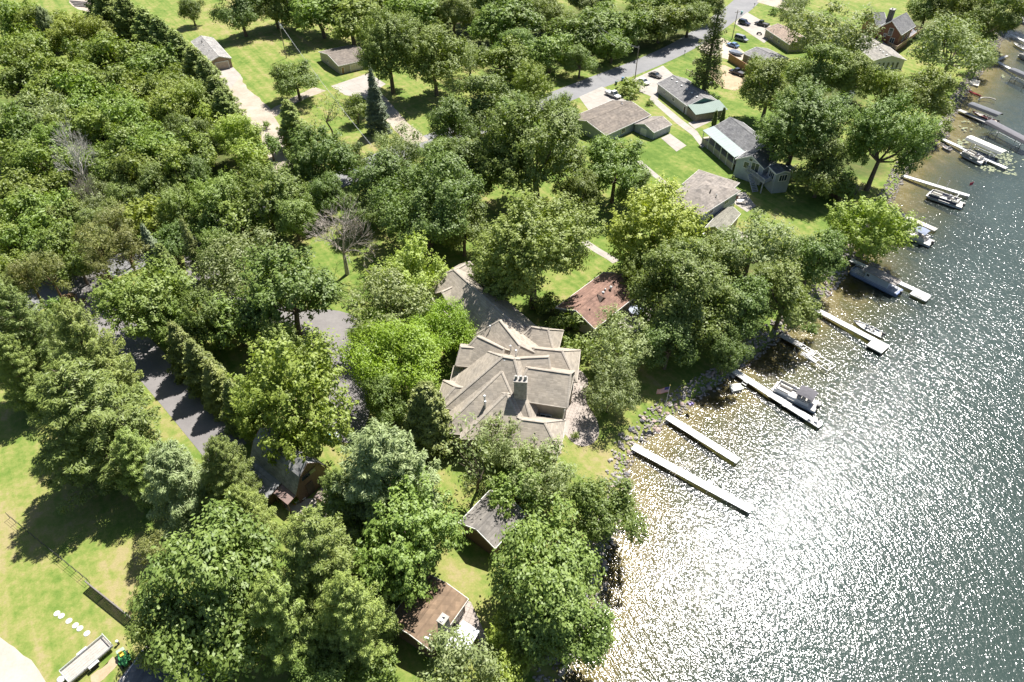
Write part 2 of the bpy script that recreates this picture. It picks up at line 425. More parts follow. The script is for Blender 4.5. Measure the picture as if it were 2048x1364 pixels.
# wind ripples: crests run down the picture to the right
WROT = R_(25)
h = noise(n, 4.2, 1, 0.5, ge, (1.0, 0.42, 1.0), WROT)
h = val(n, 'ADD', h, val(n, 'MULTIPLY', noise(n, 6.4, 1, 0.5, ge, (1.0, 0.7, 1.0), WROT - 0.4), 0.45))
h = val(n, 'ADD', h, val(n, 'MULTIPLY', noise(n, 1.5, 2, 0.5, ge, (1.0, 0.25, 1.0), WROT), 1.2))
calm = noise(n, 0.05, 4, 0.6, ge, (1.0, 0.4, 1.0), WROT)
h = val(n, 'MULTIPLY', val(n, 'SUBTRACT', h, 1.32), val(n, 'ADD', 0.55, val(n, 'MULTIPLY', calm, 0.9)))
u = N(n, 'ShaderNodeBump'); u.inputs['Strength'].default_value = 1.0; u.inputs['Distance'].default_value = 0.062; L(n, h, u.inputs['Height'])
gl = N(n, 'ShaderNodeBsdfGlossy'); gl.inputs['Color'].default_value = (1, .97, 1, 1); gl.inputs['Roughness'].default_value = 0.115; L(n, u.outputs[0], gl.inputs['Normal'])
g2 = N(n, 'ShaderNodeBsdfGlossy'); g2.inputs['Roughness'].default_value = 0.24; L(n, u.outputs[0], g2.inputs['Normal'])
gm = N(n, 'ShaderNodeMixShader'); gm.inputs[0].default_value = 0.25; L(n, gl.outputs[0], gm.inputs[1]); L(n, g2.outputs[0], gm.inputs[2])
fr = N(n, 'ShaderNodeFresnel'); fr.inputs['IOR'].default_value = 1.333; L(n, u.outputs[0], fr.inputs['Normal'])
ms = N(n, 'ShaderNodeMixShader'); L(n, fr.outputs[0], ms.inputs[0]); L(n, body.outputs[0], ms.inputs[1]); L(n, gm.outputs[0], ms.inputs[2])
L(n, ms.outputs[0], n.nodes['Material Output'].inputs[0])
me = npmesh('lake', WV, WF, m); attr(me, 'shore', WD)
tag(link('lake', me), 'rippled teal lake with sun glitter and weedy shallows', 'lake', kind='structure')

# ---------------------------------------------------------------- paved sheets
def sheet(name, pts, z, mat, label, cat, smooth=2, jit=0.0, parent=None):
    w = [tuple(G(x, y, z)[:2]) for x, y in pts]
    if smooth: w = catmull(w, smooth, True)
    if jit: w = [(x + rnd.uniform(-jit, jit), y + rnd.uniform(-jit, jit)) for x, y in w]
    mb = MB(); mb.poly([(x, y, z) for x, y in w])
    me = bpy.data.meshes.new(name); me.from_pydata(mb.v, [], mb.f); me.materials.append(mat)
    bm = bmesh.new(); bm.from_mesh(me); bmesh.ops.triangulate(bm, faces=bm.faces, quad_method='BEAUTY', ngon_method='EAR_CLIP')
    for f in bm.faces:
        if f.normal.z < 0: f.normal_flip()
    bm.to_mesh(me); bm.free()
    o = link(name, me)
    return tag(o, label, cat, kind='structure')
def strip(name, ctr, wid, z, mat, label, cat, k=6, jit=0.0):
    """paved band along a centre line of photo points; wid in metres (one or per point)"""
    w = [(*G(x, y, z)[:2], (wid[i] if isinstance(wid, (list, tuple)) else wid)) for i, (x, y) in enumerate(ctr)]
    w = catmull(w, k); l = []; r = []
    for i, p in enumerate(w):
        a, c = w[max(0, i - 1)], w[min(len(w) - 1, i + 1)]
        t = Vector((c[0] - a[0], c[1] - a[1])).normalized(); nn = Vector((-t.y, t.x)); h = p[2] / 2
        l.append((p[0] + nn.x * (h + rnd.uniform(-jit, jit)), p[1] + nn.y * (h + rnd.uniform(-jit, jit)), z))
        r.append((p[0] - nn.x * (h + rnd.uniform(-jit, jit)), p[1] - nn.y * (h + rnd.uniform(-jit, jit)), z))
    mb = MB(); mb.v = l + r; q = len(l); mb.f = [(q + i, q + i + 1, i + 1, i) for i in range(q - 1)]
    me = bpy.data.meshes.new(name); me.from_pydata(mb.v, [], mb.f); me.materials.append(mat)
    return tag(link(name, me), label, cat, kind='structure')
def paving(name, lo, mid, hi, s1=0.25, s2=3.0, joint=None):
    m, n, b = _new(name)
    ge = N(n, 'ShaderNodeNewGeometry').outputs['Position']
    a = noise(n, s1, 6, 0.65, ge); d = noise(n, s2, 4, 0.7, ge)
    c = ramp(n, val(n, 'ADD', val(n, 'MULTIPLY', a, 0.7), val(n, 'MULTIPLY', d, 0.3)), [(0.3, lo), (0.5, mid), (0.72, hi)])
    if joint:
        bt = N(n, 'ShaderNodeTexBrick'); bt.offset = 0; mp = N(n, 'ShaderNodeMapping'); mp.inputs['Rotation'].default_value = (0, 0, joint[1]); L(n, ge, mp.inputs[0]); L(n, mp.outputs[0], bt.inputs[0])
        bt.inputs['Scale'].default_value = 1.0; bt.inputs['Brick Width'].default_value = joint[0]; bt.inputs['Row Height'].default_value = joint[0]; bt.inputs['Mortar Size'].default_value = 0.03
        c = mix(n, val(n, 'MULTIPLY', bt.outputs['Fac'], 0.5), c, tuple(x * 0.4 for x in lo))
    L(n, c, b.inputs['Base Color']); b.inputs['Roughness'].default_value = 0.9; b.inputs['Specular IOR Level'].default_value = 0.2
    bump(n, b, d, 0.25, 0.03); return m
ASPH = paving('asphalt', (0.165, 0.165, 0.17), (0.205, 0.203, 0.205), (0.255, 0.25, 0.25), 0.18, 2.5)
DRIVE = paving('old blacktop', (0.15, 0.14, 0.138), (0.19, 0.177, 0.172), (0.24, 0.225, 0.215), 0.3, 3)
GRAV = paving('pale gravel', (0.26, 0.215, 0.165), (0.36, 0.31, 0.25), (0.44, 0.385, 0.325), 0.3, 2.2)
SANDY = paving('sandy track', (0.32, 0.28, 0.235), (0.40, 0.355, 0.305), (0.47, 0.425, 0.37), 0.3, 3)
CONC = paving('concrete', (0.27, 0.245, 0.215), (0.34, 0.31, 0.275), (0.40, 0.37, 0.335), 0.4, 4, (3.2, R_(-38)))
PATIO = paving('patio pavers', (0.25, 0.21, 0.18), (0.34, 0.295, 0.26), (0.42, 0.37, 0.33), 0.6, 4, (0.5, R_(20)))
BARE = paving('bare earth', (0.28, 0.20, 0.12), (0.38, 0.29, 0.19), (0.46, 0.36, 0.25), 0.7, 5)

strip('road', [(1560, -70), (1490, 5), (1449, 36), (1407, 66), (1360, 95), (1293, 126), (1195, 164), (1090, 205), (980, 246), (870, 280), (770, 318), (680, 357),
               (560, 404), (450, 450), (340, 492), (235, 530), (150, 558), (75, 596), (0, 640), (-90, 690)],
      [8.2, 8.2, 7.8, 7.2, 7.2, 7.2, 7.2, 7.2, 7, 7, 7, 7, 7, 7, 7, 7, 7, 6.8, 6.6, 6.6], LZ + 0.012, ASPH, 'grey asphalt lane running between the trees from the top corner', 'road')
strip('lane_marking', [(166, 546), (142, 556)], 0.18, LZ + 0.02, M('road paint', (0.75, 0.74, 0.7), 0.7), 'short white line painted on the lane by the long driveway', 'marking')
strip('driveway', [(148, 552), (167, 578), (199, 622), (266, 690), (312, 740), (357, 790), (410, 852), (458, 908)], [9.0, 6.3, 5.4, 5.0, 5.0, 5.0, 5.0, 5.0], LZ + 0.020, DRIVE,
      'long straight blacktop drive past the row of spruces', 'driveway')
strip('driveway', [(395, 478), (405, 540), (430, 588), (500, 625), (580, 645), (660, 660), (705, 700), (700, 770), (690, 830), (668, 882)], [5, 5, 5, 6, 7, 9, 7, 5.5, 6.5, 5.5], LZ + 0.028, DRIVE,
      'curving blacktop drive in front of the large tan house', 'driveway')
sheet('driveway', [(560, 640), (632, 638), (690, 655), (712, 690), (690, 730), (640, 700), (590, 680)], LZ + 0.036, DRIVE, 'wide blacktop turning court beside the bright lime tree', 'driveway')
strip('gravel_path', [(455, 148), (478, 180), (512, 222), (540, 262), (556, 310), (575, 370), (585, 405)], [5.5, 4.6, 6.6, 4.8, 4.4, 3.8, 3.8], LZ + 0.020, GRAV, 'pale gravel lane from the brick garage to the road', 'gravel lane', jit=0.35)
strip('gravel_path', [(640, 178), (590, 200), (540, 230)], [4, 3.2, 3.5], LZ + 0.016, GRAV, 'short grassy gravel spur joining the two garage lanes', 'gravel lane', jit=0.3)
sheet('concrete_apron', [(662, 172), (738, 146), (772, 168), (728, 196), (690, 190)], LZ + 0.024, CONC, 'pale concrete apron in front of the tan double garage', 'apron', 0)
strip('gravel_path', [(735, 180), (768, 215), (800, 250), (838, 286)], [5.5, 4.4, 4.2, 5], LZ + 0.020, GRAV, 'gravel drive from the concrete apron down to the road', 'gravel lane', jit=0.25)
sheet('concrete_apron', [(438, 138), (466, 134), (482, 150), (462, 176), (446, 172)], LZ + 0.026, CONC, 'pale concrete slab before the brick garage door', 'apron', 0)
sheet('driveway', [(1158, 194), (1204, 173), (1258, 204), (1212, 232), (1180, 224)], LZ + 0.020, CONC, 'white concrete drive under the white pickup', 'driveway', 0)
sheet('driveway', [(1262, 160), (1326, 131), (1350, 152), (1318, 172), (1316, 198), (1280, 184)], LZ + 0.020, CONC, 'concrete drive beside the long grey bungalow', 'driveway', 0)
sheet('driveway', [(1468, 46), (1494, 24), (1560, 62), (1528, 86)], LZ + 0.020, CONC, 'concrete drive under the navy suv', 'driveway', 0)
sheet('driveway', [(1396, 96), (1440, 74), (1492, 108), (1478, 122), (1430, 112)], LZ + 0.021, paving('stony yard', (.3, .25, .19), (.42, .36, .29), (.52, .46, .38)), 'stony yard where the blue car is parked', 'yard', 2, 0.2)
sheet('driveway', [(1418, 136), (1450, 130), (1496, 160), (1470, 182), (1430, 165)], LZ + 0.021, BARE, 'bare dirt yard where the dark crew cab is parked', 'yard', 2, 0.3)
sheet('driveway', [(1514, 4), (1530, -26), (1640, -20), (1584, 24)], LZ + 0.020, GRAV, 'gravel drive under the white camper', 'driveway', 0)
sheet('walkway', [(1305, 190), (1362, 238), (1394, 262), (1412, 290), (1404, 296), (1384, 270), (1352, 246), (1298, 198)], LZ + 0.024, CONC, 'concrete walk along the long grey bungalow wall', 'path', 0)
sheet('patio', [(1376, 246), (1434, 226), (1436, 236), (1390, 258)], LZ + 0.028, CONC, 'small concrete patio behind the green metal porch', 'patio', 0)
sheet('patio', [(1322, 276), (1340, 267), (1373, 291), (1353, 303)], LZ + 0.024, CONC, 'rectangular concrete pad beside the small grey shed', 'slab', 0)
strip('walkway', [(1277, 322), (1300, 342), (1322, 360), (1342, 378)], 1.3, LZ + 0.018, CONC, 'narrow concrete walk crossing the striped lawn', 'path')
strip('walkway', [(1150, 470), (1192, 499), (1218, 514), (1232, 524)], 1.5, LZ + 0.018, CONC, 'narrow concrete walk leading to the red-brown house', 'path')
sheet('patio', [(1224, 632), (1274, 592), (1312, 606), (1300, 650), (1252, 672)], LZ + 0.02, CONC, 'pale concrete terrace below the red-brown roof', 'patio', 0)
sheet('patio', [(1122, 850), (1140, 800), (1128, 760), (1150, 735), (1176, 760), (1172, 800), (1192, 835), (1198, 868), (1180, 890), (1150, 888)], LZ + 0.02, PATIO, 'rounded paver terrace on the lake side of the large house', 'patio', 3)
sheet('patio', [(1120, 838), (1140, 842), (1126, 880), (1112, 878)], LZ + 0.026, CONC, 'white concrete step slab by the corner of the large house', 'slab', 0)
sheet('gravel_path', [(560, 1008), (608, 1000), (640, 990), (668, 980), (660, 1022), (636, 1060), (612, 1050), (590, 1036)], LZ + 0.02, SANDY, 'sandy yard in front of the barn-roofed house', 'yard', 2, 0.25)
sheet('road', [(-180, 1180), (-60, 1215), (0, 1276), (45, 1308), (92, 1366), (160, 1470), (-200, 1500)], LZ + 0.014, SANDY, 'pale sandy track cutting the bottom corner', 'track', 3, 0.25)
sheet('bare_patch', [(226, 1312), (236, 1324), (222, 1342), (205, 1360), (186, 1368), (182, 1354), (200, 1338), (216, 1326)], LZ + 0.012, BARE, 'worn strip of bare earth between trailer and mower', 'ground', 3, 0.15)
sheet('driveway', [(292, 1290), (318, 1310), (240, 1400), (190, 1420)], LZ + 0.02, DRIVE, 'dark blacktop strip beside the green mower', 'driveway', 0)
sheet('patio', [(905, 1262), (925, 1196), (942, 1204), (968, 1262), (975, 1300), (930, 1320)], LZ + 0.02, PATIO, 'stone terrace round the tall chimney', 'patio', 0)
sheet('patio', [(985, 500), (1020, 520), (1004, 560), (968, 540)], LZ + 0.02, PATIO, 'small paved court under the big maple', 'patio', 2)
sheet('bare_patch', [(150, -10), (215, -6), (222, 12), (196, 24), (158, 18), (140, 4)], LZ + 0.016, GRAV, 'gravel clearing with stacked logs at the wood edge', 'clearing', 2, 0.4)
sheet('patio', [(1430, 470), (1452, 450), (1500, 470), (1470, 496)], LZ + 0.02, CONC, 'small pale terrace under the oak by the hip-roofed house', 'patio', 0)
sheet('patio', [(1462, 386), (1490, 384), (1512, 412), (1494, 424), (1470, 408)], LZ + 0.022, CONC, 'pale deck slab behind the hip-roofed house', 'patio', 0)
# ---------------------------------------------------------------- tree forms
BARK = M('bark', (0.16, 0.125, 0.095), 0.95, 0.3, 4, bmp=0.4)
BARKP = M('pale dead bark', (0.42, 0.37, 0.31), 0.9, 0.25, 3)
BARKR = M('reddish bark', (0.22, 0.13, 0.08), 0.95, 0.3, 4)
FOL = dict(
    maple=foliage('maple leaves', (0.058, 0.095, 0.022), (0.105, 0.158, 0.036), (0.150, 0.205, 0.055)),
    bright=foliage('bright maple leaves', (0.105, 0.150, 0.026), (0.165, 0.218, 0.042), (0.215, 0.262, 0.066), tint=.1),
    oak=foliage('oak leaves', (0.054, 0.088, 0.022), (0.104, 0.149, 0.037), (0.153, 0.199, 0.057)),
    locust=foliage('locust leaves', (0.098, 0.165, 0.018), (0.150, 0.235, 0.026), (0.195, 0.285, 0.040), tint=.05),
    ash=foliage('grey-green leaves', (0.088, 0.122, 0.044), (0.145, 0.185, 0.074), (0.200, 0.238, 0.115), tint=.08),
    wood=foliage('woodland leaves', (0.054, 0.094, 0.017), (0.103, 0.151, 0.028), (0.154, 0.200, 0.044), tint=.12),
    pine=foliage('white pine needles', (0.078, 0.119, 0.031), (0.143, 0.194, 0.051), (0.202, 0.252, 0.073), 0.2, tint=.10),
    bluepine=foliage('blue pine needles', (0.104, 0.151, 0.066), (0.182, 0.234, 0.108), (0.247, 0.299, 0.149), 0.2, tint=.05),
    red=foliage('red pine needles', (0.070, 0.089, 0.026), (0.131, 0.151, 0.046), (0.188, 0.202, 0.070), 0.2, tint=.08),
    spruce=foliage('spruce needles', (0.078, 0.111, 0.032), (0.154, 0.192, 0.058), (0.224, 0.257, 0.086), 0.15, tint=.08),
    blue=foliage('blue spruce needles', (0.085, 0.118, 0.074), (0.155, 0.198, 0.127), (0.225, 0.270, 0.180), 0.15, tint=.03),
    cedar=foliage('dark cedar sprays', (0.069, 0.108, 0.030), (0.142, 0.195, 0.054), (0.225, 0.274, 0.084), 0.15, tint=.08),
    copper=foliage('bronze leaves', (0.07, 0.042, 0.028), (0.13, 0.085, 0.05), (0.19, 0.135, 0.08), tint=.05))

NQ = {}
def unit(v): return v / np.maximum(np.linalg.norm(v, axis=-1, keepdims=True), 1e-9)
def leaves(pos, nrm, size, asp, rg, along=None):
    """one folded rhombus leaf spray per position"""
    n = len(pos); nrm = unit(nrm)
    r = along if along is not None else rg.normal(size=(n, 3))
    t = unit(r - (r * nrm).sum(1, keepdims=True) * nrm); s = np.cross(nrm, t)
    a = (size * rg.uniform(0.65, 1.3, n))[:, None]; bq = a * asp
    v = np.stack([pos - t * a, pos - s * bq, pos + t * a, pos + s * bq], 1).reshape(-1, 3)
    return v
def sph(n, rg):
    v = rg.normal(size=(n, 3)); return unit(v)
def crown_mesh(name, chunks, mat):
    v = np.concatenate(chunks); n = len(v) // 4; NQ[name] = NQ.get(name, 0) + n
    return npmesh(name, v, np.arange(n * 4).reshape(n, 4), mat)

def broad(name, seed, R, H, mat, c=None, lobes=15, leaf=0.32, dens=1.5, tl=0.9, tr=0.42, kper=15, up=0.55, lob=(0.36, 0.52), droop=0.0, base=None, asp=0.55, fill=1.0, trunk_r=None, bark=None, low=-0.75):
    """broadleaf: limbs carry lobes, lobes carry tufts, tufts carry leaf sprays; returns (crown mesh, trunk mesh), origin at the foot"""
    rg = np.random.default_rng(seed); c = c or R * 0.95; leaf *= 0.74; kper = int(kper * 1.55)
    zc = H - c; ell = np.array([R, R, c])
    # lobe centres, unevenly spread
    cs = []; rs = []
    i = 0
    while len(cs) < lobes:
        d = sph(1, rg)[0]
        if len(cs) > 3 and len(cs) % 5 < 2 and not -0.8 < d[2] < -0.1: continue
        if d[2] < low: continue
        k = rg.uniform(0.54, 0.72) if len(cs) > 3 else rg.uniform(0.1, 0.35)
        p = d * k * ell * rg.uniform(0.9, 1.08)
        cs.append(p); rs.append(R * rg.uniform(*lob))
    cs = np.array(cs); rs = np.array(rs); zs = 0.8 * min(1.15, c / R)
    ch = []
    for j in range(lobes):
        nt = int(dens * 4 * math.pi * rs[j] ** 2 * 0.30)
        d = sph(nt, rg); out = unit(cs[j] / ell)
        d = unit(d + 0.55 * out + np.array([0, 0, 0.25]))
        p = cs[j] + d * rs[j] * np.array([1, 1, zs]) * rg.uniform(0.72, 1.05, (nt, 1))
        q = p[:, None, :] - cs[None]; inside = (np.linalg.norm(q / (rs[None, :, None] * np.array([1, 1, zs])), axis=2) < 0.70)
        inside[:, j] = False; p, d = p[~inside.any(1)], d[~inside.any(1)]
        nt = len(p)
        if not nt: continue
        ax = unit(0.5 * d + 0.45 * unit(p / ell) + np.array([0, 0, up - droop]) + rg.normal(size=(nt, 3)) * 0.22)
        ln = tl * rg.uniform(0.6, 1.35, nt)
        uu = rg.uniform(-0.5, 1, (nt, kper))
        pos = p[:, None] + ax[:, None] * (uu * ln[:, None])[..., None]
        pos = pos + rg.normal(size=(nt, kper, 3)) * (tr * (1 - 0.62 * np.clip(uu, 0, 1)))[..., None]
        rad = pos - (p + ax * (ln * 0.15)[:, None])[:, None]
        nn = unit(rad) * 0.75 + ax[:, None] * 0.30 + np.array([0, 0, 0.55]) + rg.normal(size=(nt, kper, 3)) * 0.33
        ch.append(leaves(pos.reshape(-1, 3), nn.reshape(-1, 3), leaf, asp, rg))
        # darker inner leaves
        nf = int(nt * kper * 0.16 * fill)
        pf = cs[j] + sph(nf, rg) * rs[j] * np.array([1, 1, zs]) * rg.uniform(0.15, 0.75, (nf, 1))
        ch.append(leaves(pf, rg.normal(size=(nf, 3)), leaf * 1.5, 0.7, rg))
    for q in ch: q[:, 2] += zc
    cm = crown_mesh(name + '_crown', ch, mat)
    tm = MB(); tr_ = trunk_r or 0.022 * H + 0.06
    fork = base if base is not None else max(0.8, zc - c * 0.55)
    lean = rg.normal(size=2) * 0.03 * H
    f = (lean[0], lean[1], fork)
    tm.path([(0, 0, -0.4), (lean[0] * .3, lean[1] * .3, fork * 0.5), f], [tr_ * 1.25, tr_, tr_ * 0.8], 8)
    for j in np.argsort(rs)[::-1][:min(lobes, 11)]:
        e = cs[j] + np.array([0, 0, zc]); mid = np.array(f) * 0.5 + e * 0.5 + np.array([0, 0, -0.06 * H]) + rg.normal(size=3) * 0.2
        tm.path([f, tuple(mid), tuple(e)], [tr_ * 0.5, tr_ * 0.3, tr_ * 0.10], 5)
    return cm, tm.mesh(name + '_trunk', bark or BARK)

def conifer(name, seed, R, H, mat, bark=None, spacing=1.1, nb=6, z0=0.12, shape=0.8, rise=0.15, leaf=0.36, asp=0.22, per=70, side=0.42, thick=0.18, sag=0.0, sweep=0.5, tip=0.2, clump=1.0):
    """whorled conifer: tiers of boughs with flat side sprays"""
    leaf *= .8; per = int(per * 1.5); rg = np.random.default_rng(seed); ch = []; tm = MB(); tr_ = 0.016 * H + 0.08
    tm.path([(0, 0, -0.4), (0, 0, H * 0.5), (0, 0, H * 0.97)], [tr_ * 1.2, tr_ * 0.7, 0.03], 8)
    z = H * z0; 
    while z < H * 0.985:
        t = (z / H - z0) / (1 - z0)
        Lb = R * ((1 - t) ** shape) * (0.85 + 0.15 * min(1, t * 6)) + tip
        k = max(4, int(round(nb * (0.75 + 0.5 * (1 - t)))))
        ph = rg.uniform(0, 6.28)
        for j in range(k):
            az = ph + 2 * math.pi * j / k + rg.normal() * 0.22
            ln = Lb * rg.uniform(0.68, 1.14); rs_ = rise * rg.uniform(0.5, 1.4) + 0.35 * t
            d = np.array([math.cos(az), math.sin(az), 0.0]); s_ = np.array([-d[1], d[0], 0.0])
            n = max(10, int(per * (ln / R + 0.12) * (0.6 + 0.6 * ln / R)))
            u = rg.uniform(0.16, 1.0, n) ** 0.75
            wdt = side * ln * (1 - u) ** 0.55 * 0.9 + 0.16
            v = rg.uniform(-1, 1, n); v = np.sign(v) * np.abs(v) ** 0.9
            zz = rs_ * ln * u ** 1.4 - sag * ln * np.sin(u * 3.0) + rg.normal(size=n) * thick * clump - 0.10 * np.abs(v) * wdt
            pos = np.array([0, 0, z]) + d * (ln * u)[:, None] + s_ * (v * wdt)[:, None]; pos[:, 2] += zz
            al = d[None] * (1.0 - sweep * np.abs(v))[:, None] + s_[None] * (v * (0.6 + sweep))[:, None] + rg.normal(size=(n, 3)) * 0.3 + np.array([0, 0, 0.28])
            nn = rg.normal(size=(n, 3)) * 0.36 + np.array([0, 0, 0.85]) + d * 0.35 + s_[None] * (v * 0.35)[:, None]
            ch.append(leaves(pos, nn, leaf, asp, rg, al))
            if ln > 1.2: tm.tube((0, 0, z), tuple(np.array([0, 0, z]) + d * ln * 0.7 + np.array([0, 0, rs_ * ln * 0.55])), 0.06, 0.015, 4, False)
        z += spacing * rg.uniform(0.75, 1.25) * (0.55 + 0.45 * (1 - t))
    n = 40; pos = np.array([0, 0, H * 0.985]) + rg.normal(size=(n, 3)) * np.array([.16, .16, .35]); ch.append(leaves(pos, rg.normal(size=(n, 3)), leaf * .8, asp, rg, np.tile([0, 0, 1.0], (n, 1)) + rg.normal(size=(n, 3)) * .5))
    return crown_mesh(name + '_crown', ch, mat), tm.mesh(name + '_trunk', bark or BARK)

def bare(name, seed, R, H, fork, depth=5, bark=None, twigs=True):
    """leafless tree: repeatedly forked limbs ending in fine curved twigs"""
    rg = random.Random(seed); mb = MB()
    def grow(p, d, ln, r, lv):
        n = 3; pts = [p]; q = Vector(p); dd = Vector(d)
        for i in range(n):
            dd = (dd + Vector((rg.gauss(0, .10), rg.gauss(0, .10), rg.gauss(0.02, .07)))).normalized(); q = q + dd * ln / n; pts.append(tuple(q))
        rr = [r * (1 - 0.45 * i / n) for i in range(n + 1)]
        mb.path(pts, rr, 6 if lv > 2 else (4 if lv > 0 else 3))
        if lv == 0: return
        k = rg.choice((3, 3, 4)) if lv > 1 else rg.choice((3, 3, 4))
        for i in range(k):
            a = 2 * math.pi * (i + rg.random() * 0.7) / k; sp = rg.uniform(0.35, 0.75)
            s = dd.orthogonal().normalized(); s2 = dd.cross(s)
            nd = (dd + (s * math.cos(a) + s2 * math.sin(a)) * sp + Vector((0, 0, -0.04))).normalized()
            st = pts[-1] if i < 2 else pts[-2]
            grow(st, nd, ln * rg.uniform(0.58, 0.86), max(0.032, r * 0.52), lv - 1)
    r0 = 0.024 * H
    mb.path([(0, 0, -0.4), (0.1, 0.05, fork)], [r0 * 1.3, r0], 8)
    k = 5
    for i in range(k):
        a = 2 * math.pi * i / k + rg.random() * .6; t = 0.75 + rg.random() * 0.6
        grow((0.1, 0.05, fork), Vector((math.cos(a) * t, math.sin(a) * t, 1)).normalized(), H * 0.25, r0 * 0.55, depth - 1)
    grow((0.1, 0.05, fork), Vector((0, 0, 1)), H * 0.3, r0 * 0.7, depth - 1)
    v = np.array(mb.v); rr = np.hypot(v[:, 0], v[:, 1]); q = np.quantile(rr, 0.94); s = R / q
    hz = H / np.quantile(v[:, 2], 0.995)
    top = v[:, 2] > fork * .98
    mb.v = [(x * (s if t else 1), y * (s if t else 1), z * hz) for (x, y, z), t in zip(mb.v, top)]
    return mb.mesh(name, bark or BARKP)

PROTO = {}
def proto(key, maker, R, H, cz):
    PROTO.setdefault(key, []).append((maker, R, H, cz))
for sd in (1, 2, 3):
    proto('maple_s', broad('maple', 10 + sd, 3.4, 7.5, FOL['maple'], lobes=11, dens=1.7, tl=0.7, tr=0.32, kper=15, leaf=0.26), 3.4, 7.5, 4.27)
    proto('maple_m', broad('maple', 20 + sd, 6.2, 13.5, FOL['maple'], lobes=20, dens=1.35, tl=1.35, tr=0.30, kper=22, leaf=0.26, lob=(.28, .42)), 6.2, 13.5, 7.61)
    proto('wood_m', broad('wood', 30 + sd, 5.2, 12.0, FOL['wood'], c=5.4, lobes=17, dens=1.25, tl=0.85, tr=0.45, kper=16, leaf=0.34, lob=(.28, .44), up=.4), 5.2, 12.0, 6.6)
for sd in (1, 2):
    proto('bright_m', broad('bright maple', 40 + sd, 6.2, 12.5, FOL['bright'], lobes=20, dens=1.35, tl=1.35, tr=0.30, kper=24, leaf=0.25, lob=(.28, .42)), 6.2, 12.5, 6.61)
    proto('bright_s', broad('bright maple', 45 + sd, 3.2, 7.0, FOL['bright'], lobes=10, dens=1.7, tl=0.75, tr=0.33, kper=14, leaf=0.27), 3.2, 7.0, 3.96)
    proto('maple_l', broad('maple', 50 + sd, 9.0, 19.5, FOL['maple'], lobes=34, dens=1.15, tl=1.6, tr=0.34, kper=26, leaf=0.26, lob=(.22, .36)), 9.0, 19.5, 10.95)
    proto('oak_m', broad('oak', 60 + sd, 6.0, 13.0, FOL['oak'], lobes=22, dens=1.3, tl=0.65, tr=0.5, kper=24, leaf=0.26, lob=(.26, .38), up=.3), 6.0, 13.0, 7.30)
    proto('oak_l', broad('oak', 70 + sd, 8.6, 17.0, FOL['oak'], lobes=36, dens=1.15, tl=0.7, tr=0.50, kper=30, leaf=0.25, lob=(.20, .33), up=.3), 8.6, 17.0, 8.83)
    proto('locust_m', broad('locust', 80 + sd, 7.0, 12.0, FOL['locust'], c=4.6, lobes=26, dens=1.3, tl=0.8, tr=0.6, kper=22, leaf=0.24, asp=.4, lob=(.22, .36), up=.2, low=-.3), 7.0, 12.0, 7.4)
    proto('ash_m', broad('ash', 90 + sd, 6.0, 12.5, FOL['ash'], lobes=21, dens=1.2, tl=0.9, tr=0.45, kper=16, leaf=0.29, asp=.42, lob=(.24, .40), up=.25, fill=.6), 6.0, 12.5, 6.80)
    proto('pine_l', conifer('pine', 100 + sd, 7.0, 21.0, FOL['pine'], spacing=1.25, nb=8, z0=.10, shape=.62, rise=.2, per=220, side=.34, thick=.24, leaf=.31, asp=.25), 7.0, 21.0, 10.0)
    proto('bluepine_l', conifer('blue pine', 110 + sd, 6.0, 15.0, FOL['bluepine'], spacing=1.0, nb=8, z0=.10, shape=.6, rise=.22, per=200, side=.38, thick=.26, leaf=.30, asp=.26), 6.0, 15.0, 7.5)
    proto('red_m', broad('red pine', 120 + sd, 3.4, 11.5, FOL['red'], c=3.8, lobes=15, dens=1.5, tl=0.4, tr=0.38, kper=20, leaf=0.27, asp=.2, lob=(.24, .40), up=.3, fill=.5, bark=BARKR, trunk_r=.2), 3.4, 11.5, 7.6)
    proto('spruce_m', conifer('spruce', 130 + sd, 2.6, 10.0, FOL['spruce'], spacing=.62, nb=9, z0=.04, shape=.85, rise=-.05, per=80, side=.45, thick=.12, leaf=.26, asp=.3, tip=.12), 2.6, 10.0, 4.4)
    proto('shrub', broad('shrub', 140 + sd, 1.6, 2.4, FOL['maple'], c=1.4, lobes=9, dens=2.6, tl=.35, tr=.25, kper=13, leaf=.2, lob=(.36, .55), base=.3, trunk_r=.07, low=-.2), 1.6, 2.4, 1.0)
proto('blue_m', conifer('blue spruce', 141, 2.3, 10.5, FOL['blue'], spacing=.6, nb=9, z0=.04, shape=.9, rise=-.05, per=80, side=.45, thick=.1, leaf=.25, asp=.3, tip=.1), 2.3, 10.5, 4.4)
proto('spruce_l', conifer('dense spruce', 151, 3.7, 12.0, FOL['spruce'], spacing=.7, nb=11, z0=.03, shape=.55, rise=-.1, per=130, side=.5, thick=.2, leaf=.30, asp=.4, tip=.3, sag=.08), 3.7, 12.0, 5.5)
proto('tall_m', conifer('tall spruce', 152, 3.0, 17.0, FOL['spruce'], spacing=1.1, nb=6, z0=.14, shape=.75, rise=-.12, per=60, side=.4, thick=.2, leaf=.30, asp=.32, bark=BARK), 3.0, 17.0, 9.0)
for sd in (1, 2): proto('cedar_m', conifer('dark conifer', 160 + sd, 3.4, 13.0, FOL['cedar'], spacing=.8, nb=8, z0=.06, shape=.7, rise=.15, per=80, side=.4, thick=.2, leaf=.34, asp=.3), 3.4, 13.0, 6.5)
proto('birch_m', broad('birch', 171, 2.4, 9.0, FOL['ash'], c=3.9, lobes=12, dens=1.1, tl=.8, tr=.35, kper=12, leaf=.2, asp=.4, lob=(.3, .5), up=-.2, fill=.2, trunk_r=.12), 2.4, 9.0, 5.1)
